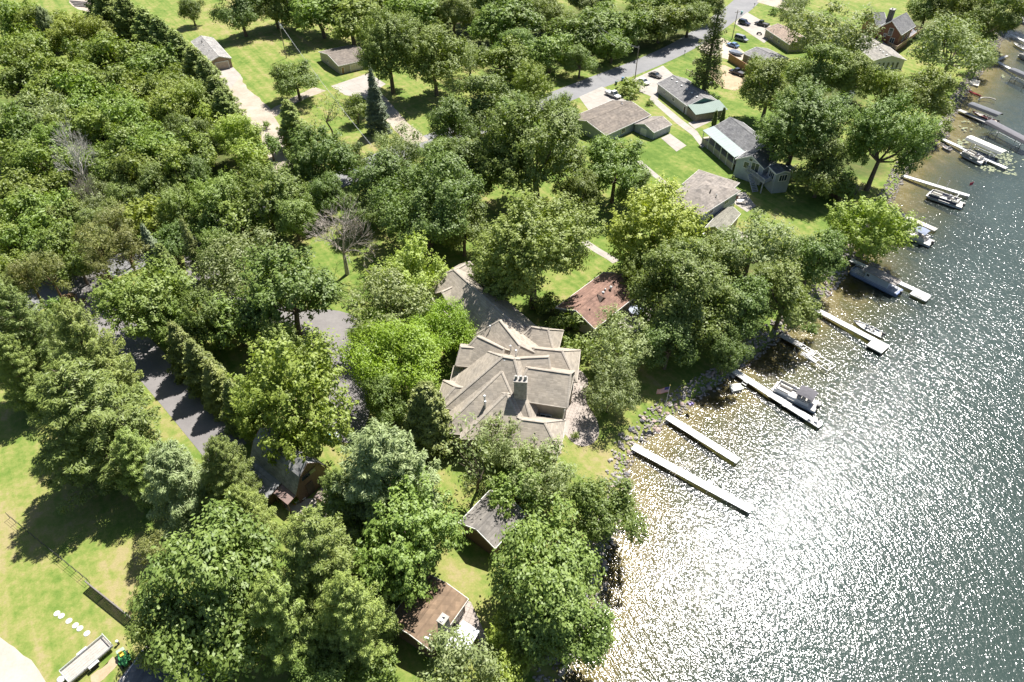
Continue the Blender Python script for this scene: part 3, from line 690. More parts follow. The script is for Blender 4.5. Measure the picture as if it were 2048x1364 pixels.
proto('copper', broad('bronze bush', 181, 1.6, 2.4, FOL['copper'], c=1.4, lobes=8, dens=2.4, tl=.3, tr=.25, kper=12, leaf=.2, lob=(.36, .55), base=.3, trunk_r=.07, low=-.2), 1.6, 2.4, 1.0)
proto('juniper', conifer('column juniper', 191, .55, 3.6, FOL['cedar'], spacing=.3, nb=8, z0=.02, shape=.6, rise=.9, per=40, side=.5, thick=.06, leaf=.14, asp=.35, tip=.03), .55, 3.6, 1.7)
_tr = random.Random(3)
KIND = dict(maple=('maple_tree', 'tree'), wood=('woodland_tree', 'tree'), bright=('maple_tree', 'tree'), oak=('oak_tree', 'tree'), locust=('locust_tree', 'tree'), ash=('ash_tree', 'tree'),
            pine=('white_pine', 'pine tree'), bluepine=('white_pine', 'pine tree'), red=('red_pine', 'pine tree'), spruce=('spruce_tree', 'spruce'), blue=('blue_spruce', 'spruce'), tall=('spruce_tree', 'spruce'),
            cedar=('conifer_tree', 'conifer'), birch=('birch_tree', 'tree'), shrub=('shrub', 'shrub'), copper=('shrub', 'shrub'), juniper=('juniper', 'shrub'))
def tree(px, py, rp, kind, label, group=None, hs=1.0, var=None, base=False):
    """photo centre of the crown, its half width in photo pixels, and form; base: px,py is the foot instead"""
    sp, _, sz = kind.partition('_')
    z = LZ + 6
    for _ in range(4):
        R = rp * 1.06 * MPP(py, z)
        lst = PROTO.get(kind)
        if not lst or not sz:
            opt = [k for k in (sp + '_s', sp + '_m', sp + '_l', sp) if k in PROTO]
            kk = min(opt, key=lambda k: abs(math.log(rp * MPP(py, z) / PROTO[k][0][1]))); lst = PROTO[kk]
        (cm, tm), R0, H0, cz = lst[(var if var is not None else _tr.randrange(99)) % len(lst)]
        s = R / R0; szz = (s ** 0.7) * hs
        z = LZ + cz * szz
    p = G(px, py, LZ) if base else G(px, py, z)
    nm, cat = KIND[sp]
    t = thing(nm, label, cat, (p.x, p.y, LZ - 0.05), _tr.uniform(0, 6.28), group)
    if sp not in ('blue', 'spruce', 'tall', 'juniper'):
        k_ = _tr.uniform(.90, 1.12); t.scale = (s * k_, s / k_, szz * _tr.uniform(.94, 1.07)); t.rotation_euler.x = _tr.uniform(-.05, .05); t.rotation_euler.y = _tr.uniform(-.05, .05)
    else: t.scale = (s, s, szz)
    link('trunk', tm, t); link('crown', cm, t)
    return t
# ---------------------------------------------------------------- trees, read off the photo
g1 = 'woodland trees left of the gravel lane'
for x, y, r in [(30, 28, 44), (85, 42, 40), (60, 95, 46), (105, 165, 55), (25, 165, 44), (55, 140, 46), (18, 270, 50), (100, 325, 50), (40, 320, 48), (15, 385, 48), (75, 380, 50), (45, 430, 48), (95, 430, 50),
                (120, 300, 45), (25, 480, 44), (70, 490, 45), (120, 480, 50), (150, 520, 40), (10, 530, 40)]:
    tree(x, y, r, 'wood', 'olive broadleaf crown crowded into the far left side of the wood', g1)
for x, y, r in [(190, 108, 46), (250, 112, 52), (305, 130, 46), (160, 150, 46), (225, 165, 50), (290, 180, 46), (340, 172, 42), (170, 208, 55), (240, 220, 50), (205, 262, 48), (150, 270, 46),
                (270, 262, 50), (312, 292, 50), (290, 340, 52), (230, 345, 45), (345, 345, 46), (375, 305, 42), (255, 300, 44), (190, 320, 42), (330, 235, 44)]:
    tree(x, y, r, 'wood', 'rich green feathery crown massed in the middle of the wood', g1)
for x, y, r in [(140, 70, 50), (185, 75, 42), (335, 212, 46), (385, 205, 44), (372, 180, 36), (470, 275, 44), (425, 238, 40), (492, 308, 36)]:
    tree(x, y, r, 'bright', 'yellow-green sunlit crown standing out of the darker wood', g1)
for x, y, r in [(225, 36, 36), (262, 50, 38), (300, 68, 38), (335, 92, 38), (368, 118, 36), (395, 140, 34), (420, 168, 32), (440, 200, 34), (200, 22, 32), (450, 228, 30)]:
    tree(x, y, r * 1.15, 'cedar', 'dark conifer in the row edging the wood beside the brick garage', 'dark conifers along the wood edge', hs=.72)
for x, y, r in [(255, 385, 44), (315, 372, 42), (360, 265, 40), (405, 285, 40), (180, 460, 42), (240, 430, 36), (385, 345, 36), (130, 430, 40)]:
    tree(x, y, r, 'oak', 'deep green shaded crown at the lower edge of the wood', g1)
tree(68, 232, 62, 'ash', 'pale silvery grey-green crown alone among greener woodland trees')
tree(190, 402, 42, 'ash_m', 'thin dull olive crown with bare twigs behind the road bend')
tree(95, 62, 30, 'bluepine', 'bluish pine top poking out near the wood corner')

# beside the road bend, left
tree(437, 388, 58, 'maple', 'bushy green maple between the wood and the hidden road')
tree(525, 372, 70, 'maple', 'broad maple with spiky tufts below the gravel lane')
tree(295, 432, 46, 'bright', 'yellow-tipped maple just above the blue spruce')
tree(355, 425, 40, 'maple_m', 'medium maple wedged between two brighter maples above the road')
tree(232, 452, 42, 'red', 'upper red pine of the pair overhanging the lane')
tree(188, 492, 44, 'red', 'lower red pine of the pair overhanging the lane')
tree(212, 540, 30, 'red', 'small red pine shading the white lane marking')
tree(310, 512, 27, 'blue', 'small pale blue spruce top among maples above the driveway')
tree(335, 545, 34, 'cedar', 'dark conifer directly below the small blue spruce')
tree(383, 495, 22, 'tall', 'thin dark spruce with a long bare trunk by the second driveway entrance')
tree(290, 588, 88, 'maple', 'large spreading maple shading the top of the long driveway')
tree(345, 640, 45, 'maple_m', 'lower maple crown right of the long driveway')
tree(95, 548, 40, 'red', 'leaning red pine with visible trunk at the driveway corner')
tree(52, 552, 36, 'red', 'darker red pine behind the leaning one at the left edge')
tree(116, 612, 22, 'shrub', 'low leafy shrub at the foot of the leaning red pine')
tree(146, 600, 18, 'copper', 'small bronze-tinted bush beside the driveway corner')
tree(12, 595, 42, 'pine', 'white pine cut by the left edge beside the lane')
tree(70, 676, 74, 'pine', 'tall white pine uppermost of the group left of the driveway')
tree(30, 745, 58, 'pine', 'white pine at the left edge under the upper pines')
tree(180, 738, 84, 'pine', 'wide feathery white pine reaching toward the shaded driveway')
tree(180, 850, 128, 'pine', 'largest white pine left of the long driveway with far reaching boughs', hs=.82)
tree(290, 930, 62, 'pine', 'shadowed white pine tucked behind the largest one', hs=.85)
tree(365, 965, 82, 'bluepine', 'pale blue-green white pine beside the barn-roofed house')
tree(455, 945, 62, 'pine', 'green white pine touching the barn-like roof')
tree(505, 1040, 62, 'pine', 'white pine below the barn-roofed house porch', hs=.9)
for i, (x, y, r) in enumerate([(366, 702, 42), (402, 738, 44), (436, 776, 40), (474, 812, 40)]):
    tree(x, y, r, 'spruce', ['uppermost spruce of the row along the driveway', 'second spruce down the row along the driveway', 'third spruce down the row along the driveway', 'lowest spruce of the row, next to the bright maple'][i], 'spruces along the long driveway', hs=.85)

# centre left
tree(490, 530, 82, 'ash', 'tall pale green maple left of the bare dead tree')
tree(575, 585, 98, 'maple', 'big maple between the dead tree and the turning court', var=1)
tree(470, 640, 55, 'maple', 'shaded maple over the curved drive entrance')
tree(602, 786, 112, 'bright', 'bright yellow-green maple over the end of the curved drive', hs=1.2)
tree(500, 820, 52, 'bright_m', 'smaller bright maple joined to the left of the big bright one')
tree(795, 715, 98, 'locust', 'brilliant lime honey locust in front of the large house')
tree(885, 655, 66, 'locust', 'smaller lime honey locust leaning over the house roof')
tree(750, 660, 50, 'locust', 'lime locust crown nearest the turning court')
tree(818, 548, 72, 'bright', 'round glossy maple behind the left wing of the large house')
tree(772, 612, 82, 'ash', 'soft grey-green tree on the lawn below the dead tree')
tree(856, 838, 52, 'spruce_l', 'dense olive spruce at the left corner of the large house')
tree(780, 800, 48, 'oak_m', 'dark shaded tree between lime locust and olive spruce')
tree(950, 905, 58, 'birch', 'yellowish thin-leaved birch covering the house front', hs=1.1)
tree(1005, 880, 50, 'ash_m', 'light feathery tree touching the nested front roof')
tree(1085, 935, 72, 'ash', 'rounded green tree at the lake corner of the large house', hs=.9)
tree(1035, 985, 50, 'maple', 'small maple above the shaded grey roof')
tree(1215, 1018, 74, 'oak', 'tree leaning over the beach beside the longest white dock')
tree(1090, 1140, 122, 'oak', 'massive oak on the shore beside the sun glitter')
tree(1130, 1248, 90, 'oak', 'lower oak leaning over the glittering water')
tree(1050, 1250, 50, 'oak_m', 'shaded oak behind the two shore oaks')
tree(828, 1075, 105, 'maple', 'large spiky maple above the brown chimney house')
tree(770, 965, 118, 'bluepine', 'broad silvery-green pine right of the barn-roofed house')
tree(690, 1010, 60, 'pine', 'darker pine filling the gap below the silvery pine')
tree(645, 1130, 108, 'pine', 'tall white pine upper of two left of the chimney house')
tree(705, 1240, 88, 'pine', 'lower white pine overhanging the chimney house roof')
tree(580, 1240, 90, 'pine', 'shaded white pine behind the dark oak')
tree(420, 1185, 148, 'oak', 'huge dark oak standing over the bottom left lawn')
tree(340, 1255, 75, 'oak_m', 'lower outlying crown of the dark oak by the trailer lawn')
tree(310, 1105, 34, 'red', 'small yellowish pine on the edge of the dark oak')
tree(905, 1392, 108, 'ash', 'wide green tree cut by the bottom edge below the chimney house')
tree(1000, 1268, 36, 'bright', 'small bright maple right of the white porch roof')
tree(1012, 1335, 40, 'bright', 'small bright maple at the bottom edge near the shore')
tree(640, 1350, 60, 'oak', 'shaded tree at the bottom edge under the pines')
tree(760, 1330, 42, 'maple', 'dim maple at the bottom edge left of the wide tree')

# centre
tree(1070, 492, 118, 'maple', 'very large maple behind the red-brown roof', var=0, hs=1.06)
tree(1000, 560, 50, 'maple_m', 'lower maple bough mass beside the large house wing')
tree(1078, 300, 108, 'maple', 'large maple left of the grey shed', var=1)
tree(1232, 330, 68, 'oak', 'dark maple right behind the striped lawn')
tree(1160, 385, 45, 'oak_m', 'shadowed tree between the two large central maples')
tree(1312, 440, 92, 'bright', 'golden-green maple left of the hip-roofed house', hs=1.12)
tree(1374, 585, 112, 'oak', 'large oak right of the red-brown roof', var=1)
tree(1478, 610, 68, 'oak', 'shore oak between red-brown house and the open-frame dock')
tree(1508, 488, 82, 'ash', 'grey-green oak below the hip-roofed house')
tree(1575, 585, 66, 'oak', 'dark shore tree above the dock with the fishing boat')
tree(1630, 505, 62, 'oak', 'dark shore tree beside the houseboat')
tree(1430, 520, 55, 'oak_m', 'oak crown filling behind the small pale terrace')
tree(1748, 445, 70, 'bright', 'light open maple hanging over the moored boats')
tree(1234, 684, 68, 'ash', 'pale multi-stemmed ash above the paver terrace')
tree(1222, 772, 54, 'ash', 'lower pale ash crown beside the paver terrace')
tree(1340, 680, 55, 'oak_m', 'shaded oak on the lawn behind the rocky shore')
tree(850, 395, 112, 'oak', 'dark green oak beside the dead tree', var=0)
tree(775, 355, 66, 'oak', 'dark oak over the hidden bend of the road')
tree(925, 445, 60, 'oak', 'lower dark oak near the left house wing')
tree(800, 290, 48, 'ash', 'pale roadside tree at the end of the gravel drive')
tree(955, 205, 66, 'oak', 'tall dark oak on the upper side of the road')
tree(905, 250, 48, 'oak', 'oak leaning over the visible stretch of road')
tree(940, 330, 62, 'oak', 'oak crown below the road left of the large maple')
tree(640, 318, 62, 'maple', 'spiky maple at the foot of the gravel lane')
tree(590, 152, 48, 'oak', 'oak standing alone beside the utility pole', hs=.8)
tree(588, 252, 36, 'cedar', 'dark brownish conifer beside the gravel lane', hs=.7)
tree(658, 215, 34, 'birch', 'slender pale birch on the lawn between the two drives')
tree(712, 215, 24, 'maple_s', 'small round bush-like maple left of the pale blue spruce')
tree(751, 213, 26, 'blue', 'pale blue spruce cone beside the gravel drive', hs=1.15)

# top wood
tree(775, 88, 70, 'maple', 'tall sunlit maple against the tan double garage', hs=1.1)
tree(868, 112, 60, 'maple', 'second tall sunlit maple right of the garage', hs=1.1)
g2 = 'woodland trees along the upper side of the road'
for x, y, r in [(640, 18, 58), (700, 30, 60), (585, -2, 56), (840, 14, 56), (905, 22, 52), (985, 40, 55), (1045, 30, 55), (1000, 115, 44), (1100, 22, 55), (1150, 60, 50), (1205, 35, 50), (1262, 45, 50), (1322, 35, 48),
                (1380, 30, 40), (1415, 4, 34), (1100, 95, 48), (1160, 118, 32), (1225, 85, 36), (960, 0, 45), (1030, 95, 42), (750, -5, 45), (1290, 5, 45), (1180, -10, 50), (1360, -15, 45)]:
    tree(x, y, r, 'wood' if (x * 7 + y) % 3 else 'oak', 'dark green tree of the dense wood above the road', g2, hs=.84)
tree(938, 110, 40, 'ash_m', 'grey-tinged dull tree with dead twigs right of the sunlit maples')
tree(1066, 165, 40, 'bright', 'small glowing yellow-green tree at the upper road edge')
tree(1030, 205, 34, 'maple', 'green maple left of the small glowing tree')
tree(380, 14, 24, 'oak', 'small oak standing on the far lawn left of the forked one')
tree(478, 14, 46, 'oak', 'fork-trunked tree at the top edge of the far lawn')
tree(545, 4, 40, 'oak', 'dark tree at the top edge joining lawn and wood')
# right
tree(1425, 88, 36, 'tall', 'lone tall spruce with a bare trunk between road and yards')
tree(1265, 174, 26, 'shrub', 'round dark shrub between white pickup and white car')
tree(1600, 245, 90, 'maple', 'large maple covering the dark roof with the metal porch')
tree(1540, 178, 55, 'oak', 'oak beside the dark crew cab')
tree(1650, 330, 55, 'oak', 'shaded oak below the large right-hand maple')
tree(1770, 285, 80, 'maple', 'dark leafy maple on the lake shore above the first dock', var=0)
tree(1765, 175, 44, 'bright', 'bright green tree between two lake houses')
tree(1850, 188, 58, 'oak', 'grey-green oak on the shore beside the canopy lifts')
tree(1912, 92, 72, 'ash', 'large pale oak on the lake shore near the log house')
tree(1985, 28, 58, 'oak', 'dark tree over the water in the top right corner')
tree(1660, 58, 76, 'ash', 'wispy silver willow behind the brown bungalow')
tree(1635, 135, 56, 'oak_m', 'dark shaded tree directly below the silver willow')
tree(1708, 150, 42, 'oak_m', 'dark shaded tree left of the roof with the vent row')
tree(1590, 20, 30, 'ash', 'willow top beside the white camper')
tree(1862, 6, 40, 'oak', 'dark tree behind the log house chimney')
tree(1912, 12, 46, 'oak', 'dark shaded tree at the top edge behind the pale oak')
tree(1965, 110, 26, 'ash_m', 'light green willow bush at the water edge top right')
tree(2040, -8, 40, 'maple', 'leafy tree in the very corner above the moored pontoon')
tree(1525, 128, 26, 'maple', 'small leafy tree hiding the wooden fence end')
tree(1690, 370, 30, 'maple', 'low shaded tree left of the tent-like shelter')
for x, y, r, l in [(1130, 648, 34, 'dark rounded shrub between the large house and red-brown house'), (1100, 612, 30, 'dark shrub by the foot of the very large maple'), (1160, 690, 30, 'shrub by the lower end of the red-brown roof'),
                   (1160, 640, 26, 'shrub against the red-brown house wall'), (950, 568, 16, 'bright little shrub behind the left house wing'), (898, 897, 14, 'small leafy shrub by the house corner under the spruce'),
                   (1620, 655, 16, 'pale green shrub at the rocky shore by the dock foot'), (1150, 870, 8, 'tiny shrub on the paver terrace rim'), (1465, 360, 8, 'little shrub near the wooden stairs'),
                   (1550, 22, 10, 'yellowish shrub on the lawn beside the camper'), (1690, 355, 22, 'dark shrub under the shore maple'), (1660, 385, 18, 'shrub along the low retaining wall'), (1640, 350, 24, 'reddish shaded shrub beside the deck'),
                   (533, 250, 9, 'small shrub on the gravel lane edge'), (1893, 255, 14, 'light shrub at the waterline beside the canopy lifts'), (1870, 275, 14, 'shrub beside the pale lakeside bench'), (1300, 205, 7, 'small plant by the grey shed corner'),
                   (985, 1290, 14, 'shrub at the terrace edge below the white porch roof')]:
    tree(x, y, r, 'copper' if 'reddish' in l else 'shrub', l)
tree(1430, 238, 5, 'juniper', 'narrow dark juniper left of the pair behind the metal porch')
tree(1446, 232, 5, 'juniper', 'narrow dark juniper right of the pair behind the metal porch')
tree(1420, 196, 14, 'shrub', 'leafy bush against the green metal porch')

for x, y, r, k, l in [(475, 428, 48, 'maple', 'leafy maple hiding the road left of the dead tree'), (410, 452, 36, 'maple', 'small maple at the hidden road above the second driveway entrance'), (585, 425, 46, 'oak', 'dark tree right above the bare dead tree limbs'),
                      (640, 385, 42, 'oak', 'dark tree at the road below the gravel lane maple'), (700, 318, 34, 'oak', 'small dark oak at the gravel drive foot'), (610, 345, 48, 'maple', 'maple overlapping the lower gravel lane'),
                      (255, 500, 42, 'red', 'rounded red pine right of the lane marking pines'), (340, 478, 38, 'maple_m', 'maple over the road above the dark conifer'), (440, 505, 42, 'maple_m', 'maple above the second driveway loop'),
                      (715, 420, 40, 'oak_m', 'shaded oak behind the bare dead tree'), (880, 330, 50, 'oak_m', 'oak filling the gap below the visible stretch of road'), (40, 640, 40, 'red', 'olive pine between lane and left pines'),
                      (540, 290, 24, 'maple_s', 'small leafy tree on the left rim of the gravel lane'), (560, 690, 50, 'maple_m', 'shaded maple above the big bright maple'), (420, 640, 52, 'maple_m', 'shaded maple beside the drive entrance curve'),
                      (1020, 245, 50, 'oak_m', 'oak between the road and the large central maples'), (1120, 225, 40, 'maple_m', 'green maple at the lower road edge'), (1270, 380, 40, 'oak_m', 'shaded tree behind the golden-green maple'),
                      (1455, 700, 40, 'oak_m', 'shaded oak above the stone shore and laddered dock'), (1280, 545, 40, 'maple_m', 'tree at the upper right corner of the red-brown roof')]:
    tree(x, y, r, k, l)
def deadtree(px, py, rp, H, label, seed, fork, depth, mat):
    z = LZ + H * .55; R = rp * MPP(py, z); p = G(px, py, z)
    t = thing('dead_tree', label, 'dead tree', (p.x, p.y, LZ - .05), 0)
    link('branches', bare('bare limbs', seed, R, H, fork, depth, mat), t)
    return t
GREYB = M('weathered grey bark', (0.47, 0.41, 0.35), 0.95, 0.25, 3)
deadtree(680, 474, 70, 13.5, 'bare grey dead tree spreading over the small lawn', 5, 4.6, 5, GREYB)
deadtree(152, 322, 40, 16, 'bleached white snag standing in the left wood', 9, 7, 5, M('bleached wood', (.62, .58, .52), .9))
deadtree(175, 390, 26, 11, 'pale thin snag below the bleached one in the wood', 12, 4, 5, BARKP)
# ---------------------------------------------------------------- buildings
WHITE = M('white trim', (0.72, 0.71, 0.69), 0.5, 0.08)
GLASS = glass()
DARKV = M('dark vent metal', (0.06, 0.06, 0.06), 0.5)
GALV = M('galvanised metal', (0.55, 0.56, 0.57), 0.4, 0.15, metal=0.4)
STONE = M('chimney stone', (0.34, 0.32, 0.30), 0.9, 0.35, 3.5, bmp=0.6)
CAPW = M('pale cap stone', (0.36, 0.34, 0.31), 0.8, 0.15)
KS = 0.78                                    # real metres to scene units
class Bld:
    """gabled building from three photo points of its eaves: e1-e2 one eave line, e3 opposite corner beside e1"""
    def __init__(s, name, label, cat, e1, e2, e3, ze, zr, roof, wall, oh=0.4, group=None, fascia=None, Lm=None, Wm=None, base=LZ, kind='gable', rx=None):
        ze *= KS; zr *= KS; oh *= KS
        a, b2, c3 = G(*e1, base + ze), G(*e2, base + ze), G(*e3, base + ze)
        x = (b2 - a); s.L = Lm or x.to_2d().length; x = x.normalized(); y = Vector((-x.y, x.x, 0)); dv = (c3 - a).dot(y)
        s.sg = 1 if dv > 0 else -1; s.W = Wm or abs(dv)
        ctr = a + x * s.L / 2 + y * (s.sg * s.W / 2)
        s.yaw = math.atan2(x.y, x.x); s.ze, s.zr, s.oh = ze, zr, oh
        s.root = thing(name, label, cat, (ctr.x, ctr.y, base), s.yaw, group)
        h, l = s.W / 2, s.L / 2; s.wl, s.ww = l - oh * .8, h - oh
        sl = (zr - ze) / h; s.sl = sl
        fascia = fascia or WHITE
        if kind == 'gable':
            rf = MB()
            for q in (-1, 1): rf.slab([(-l, 0, zr), (l, 0, zr), (l, q * h, ze), (-l, q * h, ze)], 0.16)
            s.roof = part('roof', rf, roof, s.root)
            rc = MB(); rc.slab([(-l, -.14, zr - .14 * sl + .035), (l, -.14, zr - .14 * sl + .035), (l, 0, zr + .05), (-l, 0, zr + .05)], .05); rc.slab([(-l, .14, zr - .14 * sl + .035), (l, .14, zr - .14 * sl + .035), (l, 0, zr + .05), (-l, 0, zr + .05)], .05)
            part('ridge_cap', rc, roof, s.roof)
            tr = MB()
            for q in (-1, 1):
                tr.box((0, q * (h + .015), ze - .10), (s.L + .06, .06, .22))
                for e in (-1, 1): tr.slab([(e * (l + .015) - .03, 0, zr + .01), (e * (l + .015) + .03, 0, zr + .01), (e * (l + .015) + .03, q * h, ze + .01), (e * (l + .015) - .03, q * h, ze + .01)], .22)
            part('fascia', tr, fascia, s.roof)
            zt = ze + oh * sl - .2; zp = zr - .24
            wl = MB(); wl.extx([(-s.ww, -.3), (s.ww, -.3), (s.ww, zt), (0, zp), (-s.ww, zt)], -s.wl, s.wl)
        else:
            r = rx if rx is not None else l - min(h, l * .9)
            rf = MB(); e = [(-l, -h, ze), (l, -h, ze), (l, h, ze), (-l, h, ze)]; p, q_ = (-r, 0, zr), (r, 0, zr)
            rf.add(e + [p, q_] + [(a[0], a[1], ze - .2) for a in e], [(0, 1, 5, 4), (1, 2, 5), (2, 3, 4, 5), (3, 0, 4), (0, 6, 7, 1), (1, 7, 8, 2), (2, 8, 9, 3), (3, 9, 6, 0), (9, 8, 7, 6)])
            s.roof = part('roof', rf, roof, s.root)
            tr = MB()
            for q in (-1, 1): tr.box((0, q * (h + .02), ze - .12), (s.L + .1, .06, .2)); tr.box((q * (l + .02), 0, ze - .12), (.06, s.W, .2))
            part('fascia', tr, fascia, s.roof)
            wl = MB(); wl.prism([(-s.wl, -s.ww), (s.wl, -s.ww), (s.wl, s.ww), (-s.wl, s.ww)], -.3, ze - .2)
        s.wall = part('wall', wl, wall, s.root)
    def frame(s, side, t, z):
        """local point on a wall and the wall's yaw (outward -y)"""
        if side == 'front': return Vector((-s.wl + 2 * s.wl * t, -s.sg * s.ww, z)), (0 if s.sg > 0 else math.pi)
        if side == 'back': return Vector((-s.wl + 2 * s.wl * t, s.sg * s.ww, z)), (math.pi if s.sg > 0 else 0)
        if side == 'near': return Vector((-s.wl, s.sg * (-s.ww + 2 * s.ww * t), z)), -math.pi / 2
        return Vector((s.wl, s.sg * (-s.ww + 2 * s.ww * t), z)), math.pi / 2
    def _rot(s, o, side, t, z):
        p, r = s.frame(side, t, z); o.location = p; o.rotation_euler = (0, 0, r); return o
    def window(s, side, t, z, w, h, mull=1, trim=None, gm=None):
        z *= KS; w *= KS; h *= KS; f = MB(); b = .09
        for x in (-w / 2 - b / 2, w / 2 + b / 2): f.box((x, -.03, h / 2), (b, .09, h + 2 * b))
        for zz in (-b / 2, h + b / 2): f.box((0, -.033, zz), (w, .09, b))
        for k in range(mull): f.box((-w / 2 + w * (k + 1) / (mull + 1), -.03, h / 2), (.06, .08, h))
        o = s._rot(part('window', f, trim or WHITE, s.root), side, t, z)
        g = MB(); g.box((0, .0, h / 2), (w, .06, h)); part('pane', g, gm or GLASS, o); return o
    def door(s, side, t, w=.95, h=2.05, mat=None, trim=None, name='door', z=0.05):
        w *= KS; h *= KS; d = MB(); d.box((0, -.03, h / 2), (w, .08, h))
        for zz in (.3, .62):
            d.box((0, -.075, h * zz), (w * .7, .03, h * .2))
        o = s._rot(part(name, d, mat or WHITE, s.root), side, t, z)
        f = MB(); 
        for x in (-w / 2 - .06, w / 2 + .06): f.box((x, -.04, h / 2), (.12, .1, h + .1))
        f.box((0, -.043, h + .06), (w, .1, .12)); part('frame', f, trim or WHITE, o)
        k = MB(); k.ball((w * .38, -.12, h * .48), .05, 6, 4); part('handle', k, GALV, o); return o
    def garage(s, side, t, w, h, mat, trim=None):
        w *= KS; h *= KS; d = MB(); n = 4
        for i in range(n): d.box((0, -.03, h * (i + .5) / n), (w, .08, h / n - .03))
        d.box((0, -.005, h / 2), (w, .06, h))
        o = s._rot(part('garage_door', d, mat, s.root), side, t, .02)
        f = MB()
        for x in (-w / 2 - .08, w / 2 + .08): f.box((x, -.04, h / 2), (.16, .1, h + .1))
        f.box((0, -.043, h + .08), (w + .3, .1, .16)); part('frame', f, trim or WHITE, o); return o
    def onroof(s, x, y):
        """height of the roof at local x, y"""
        return s.zr - abs(y) * s.sl
    def vent(s, x, y, r=.16, h=.3, mat=None, square=False):
        r *= .85; h *= .85; z = s.onroof(x, y); v = MB()
        if square: v.box((x, y, z + h / 2), (r * 2, r * 2, h)); v.box((x, y, z + h + .03), (r * 2.3, r * 2.3, .06))
        else: v.tube((x, y, z - .1), (x, y, z + h), r, r, 8); v.tube((x, y, z + h), (x, y, z + h + .12), r * 1.5, r * .6, 8)
        return part('roof_vent', v, mat or GALV, s.root)

BROWNR = shingle('brown shingles', (0.185, 0.158, 0.135))
GREYR = shingle('grey shingles', (0.20, 0.195, 0.195))
LGREYR = shingle('light grey shingles', (0.29, 0.28, 0.27))
TANR = shingle('tan shingles', (0.34, 0.30, 0.25), rows=6.5, var=.16, stain=.15)
WTANR = shingle('weathered grey-tan shingles', (0.25, 0.222, 0.20))
REDR = shingle('red-brown shingles', (0.235, 0.145, 0.115), var=.22)
DKR = shingle('charcoal shingles', (0.165, 0.165, 0.17))
CHOC = shingle('sun-bleached brown shingles', (0.20, 0.14, 0.095), var=.15)
BRICK = siding('brown brick', (0.30, 0.20, 0.14), 9, dark=.25, var=.25)
TANS = siding('tan siding', (0.40, 0.35, 0.28), 6)
GRYS = siding('grey siding', (0.40, 0.40, 0.37), 6)
BLUS = siding('pale blue siding', (0.33, 0.37, 0.41), 6)
WHTS = siding('off-white siding', (0.60, 0.59, 0.55), 6)
OLVS = siding('olive tan siding', (0.33, 0.30, 0.215), 6)
LOG = siding('red-brown logs', (0.20, 0.085, 0.05), 4, dark=.5)
WOODW = siding('dark brown boards', (0.13, 0.085, 0.06), 6, True)
CEDAR = siding('cedar boards', (0.36, 0.19, 0.09), 6, True)
STNW = M('tan stucco', (0.38, 0.335, 0.275), .85, .12)
WOODD = M('weathered deck boards', (0.40, 0.33, 0.26), .8, .2, 3)


def deckpoly(name, label, pts, z, floor, rail, mat_r, rails, hrail=.85, post_mat=None):
    """deck on posts from photo corners; rails: index pairs of edges that carry a railing"""
    w = [G(x, y, LZ + z) for x, y in pts]; o = w[0]; t = thing(name, label, 'deck', (o.x, o.y, LZ)); q = [Vector((v.x - o.x, v.y - o.y, 0)) for v in w]
    m = MB(); m.prism([(v.x, v.y) for v in q], z - .16, z); part('floor', m, floor, t)
    m = MB()
    for i in rails:
        a, c = q[i], q[(i + 1) % len(q)]; d = c - a; ln = d.length; ya = math.atan2(d.y, d.x)
        for zz, hh in ((hrail, .08), (.12, .06)): m.box(((a.x + c.x) / 2, (a.y + c.y) / 2, z + zz), (ln, .09, hh), ya)
        k = int(ln / .22)
        for j in range(k + 1): u = a + d * (j / max(1, k)); m.box((u.x, u.y, z + hrail / 2), (.06 if j % 8 else .11, .06 if j % 8 else .11, hrail), ya)
    part('railing', m, rail, t)
    for v in q: m = MB(); m.box((v.x * .97, v.y * .97, z / 2 - .15), (.18, .18, z)); part('post', m, mat_r, t)
    return t, q

# brick garage at the wood edge
b = Bld('garage', 'brown brick garage with grey roof beside the dark conifers', 'garage', (463, 116), (426, 75), (414, 122), 3.2, 4.6, LGREYR, BRICK, .3)
b.garage('near', .45, 4.2, 2.4, M('pinkish door paint', (.50, .38, .30), .6)); 
b.vent(-3, .9, .12, .3); b.vent(2, 1.2, .12, .25); b.vent(4.5, 1.0, .14, .5, DARKV)
# tan double garage
b = Bld('garage', 'tan double garage with brown-grey roof and white apron in front', 'garage', (677, 132), (742, 117), (648, 101), 3.0, 4.5, BROWNR, TANS, .35)
b.garage('front', .56, 4.9, 2.2, M('cream door paint', (.60, .55, .44), .6)); b.door('front', .10, .95, 2.1, M('brown door paint', (.36, .22, .11), .6))
b.window('near', .6, 1.2, .9, .8)
# house by the white pickup
b = Bld('house', 'brown-roofed house half under the large maple by the white pickup', 'house', (1302, 230), (1212, 271), (1246, 191), 2.8, 4.6, BROWNR, BLUS, .45)
b.window('front', .25, .9, 1.5, 1.2); b.window('front', .6, .9, 1.5, 1.2); b.door('near', .7); b.vent(-b.L / 2 + 2.0, -1.6, .11, .5); b.vent(-b.L / 2 + 2.6, -.8, .15, .2)
b.garage('back', .4, 4.9, 2.2, M('white door paint', (.68, .67, .64), .6))
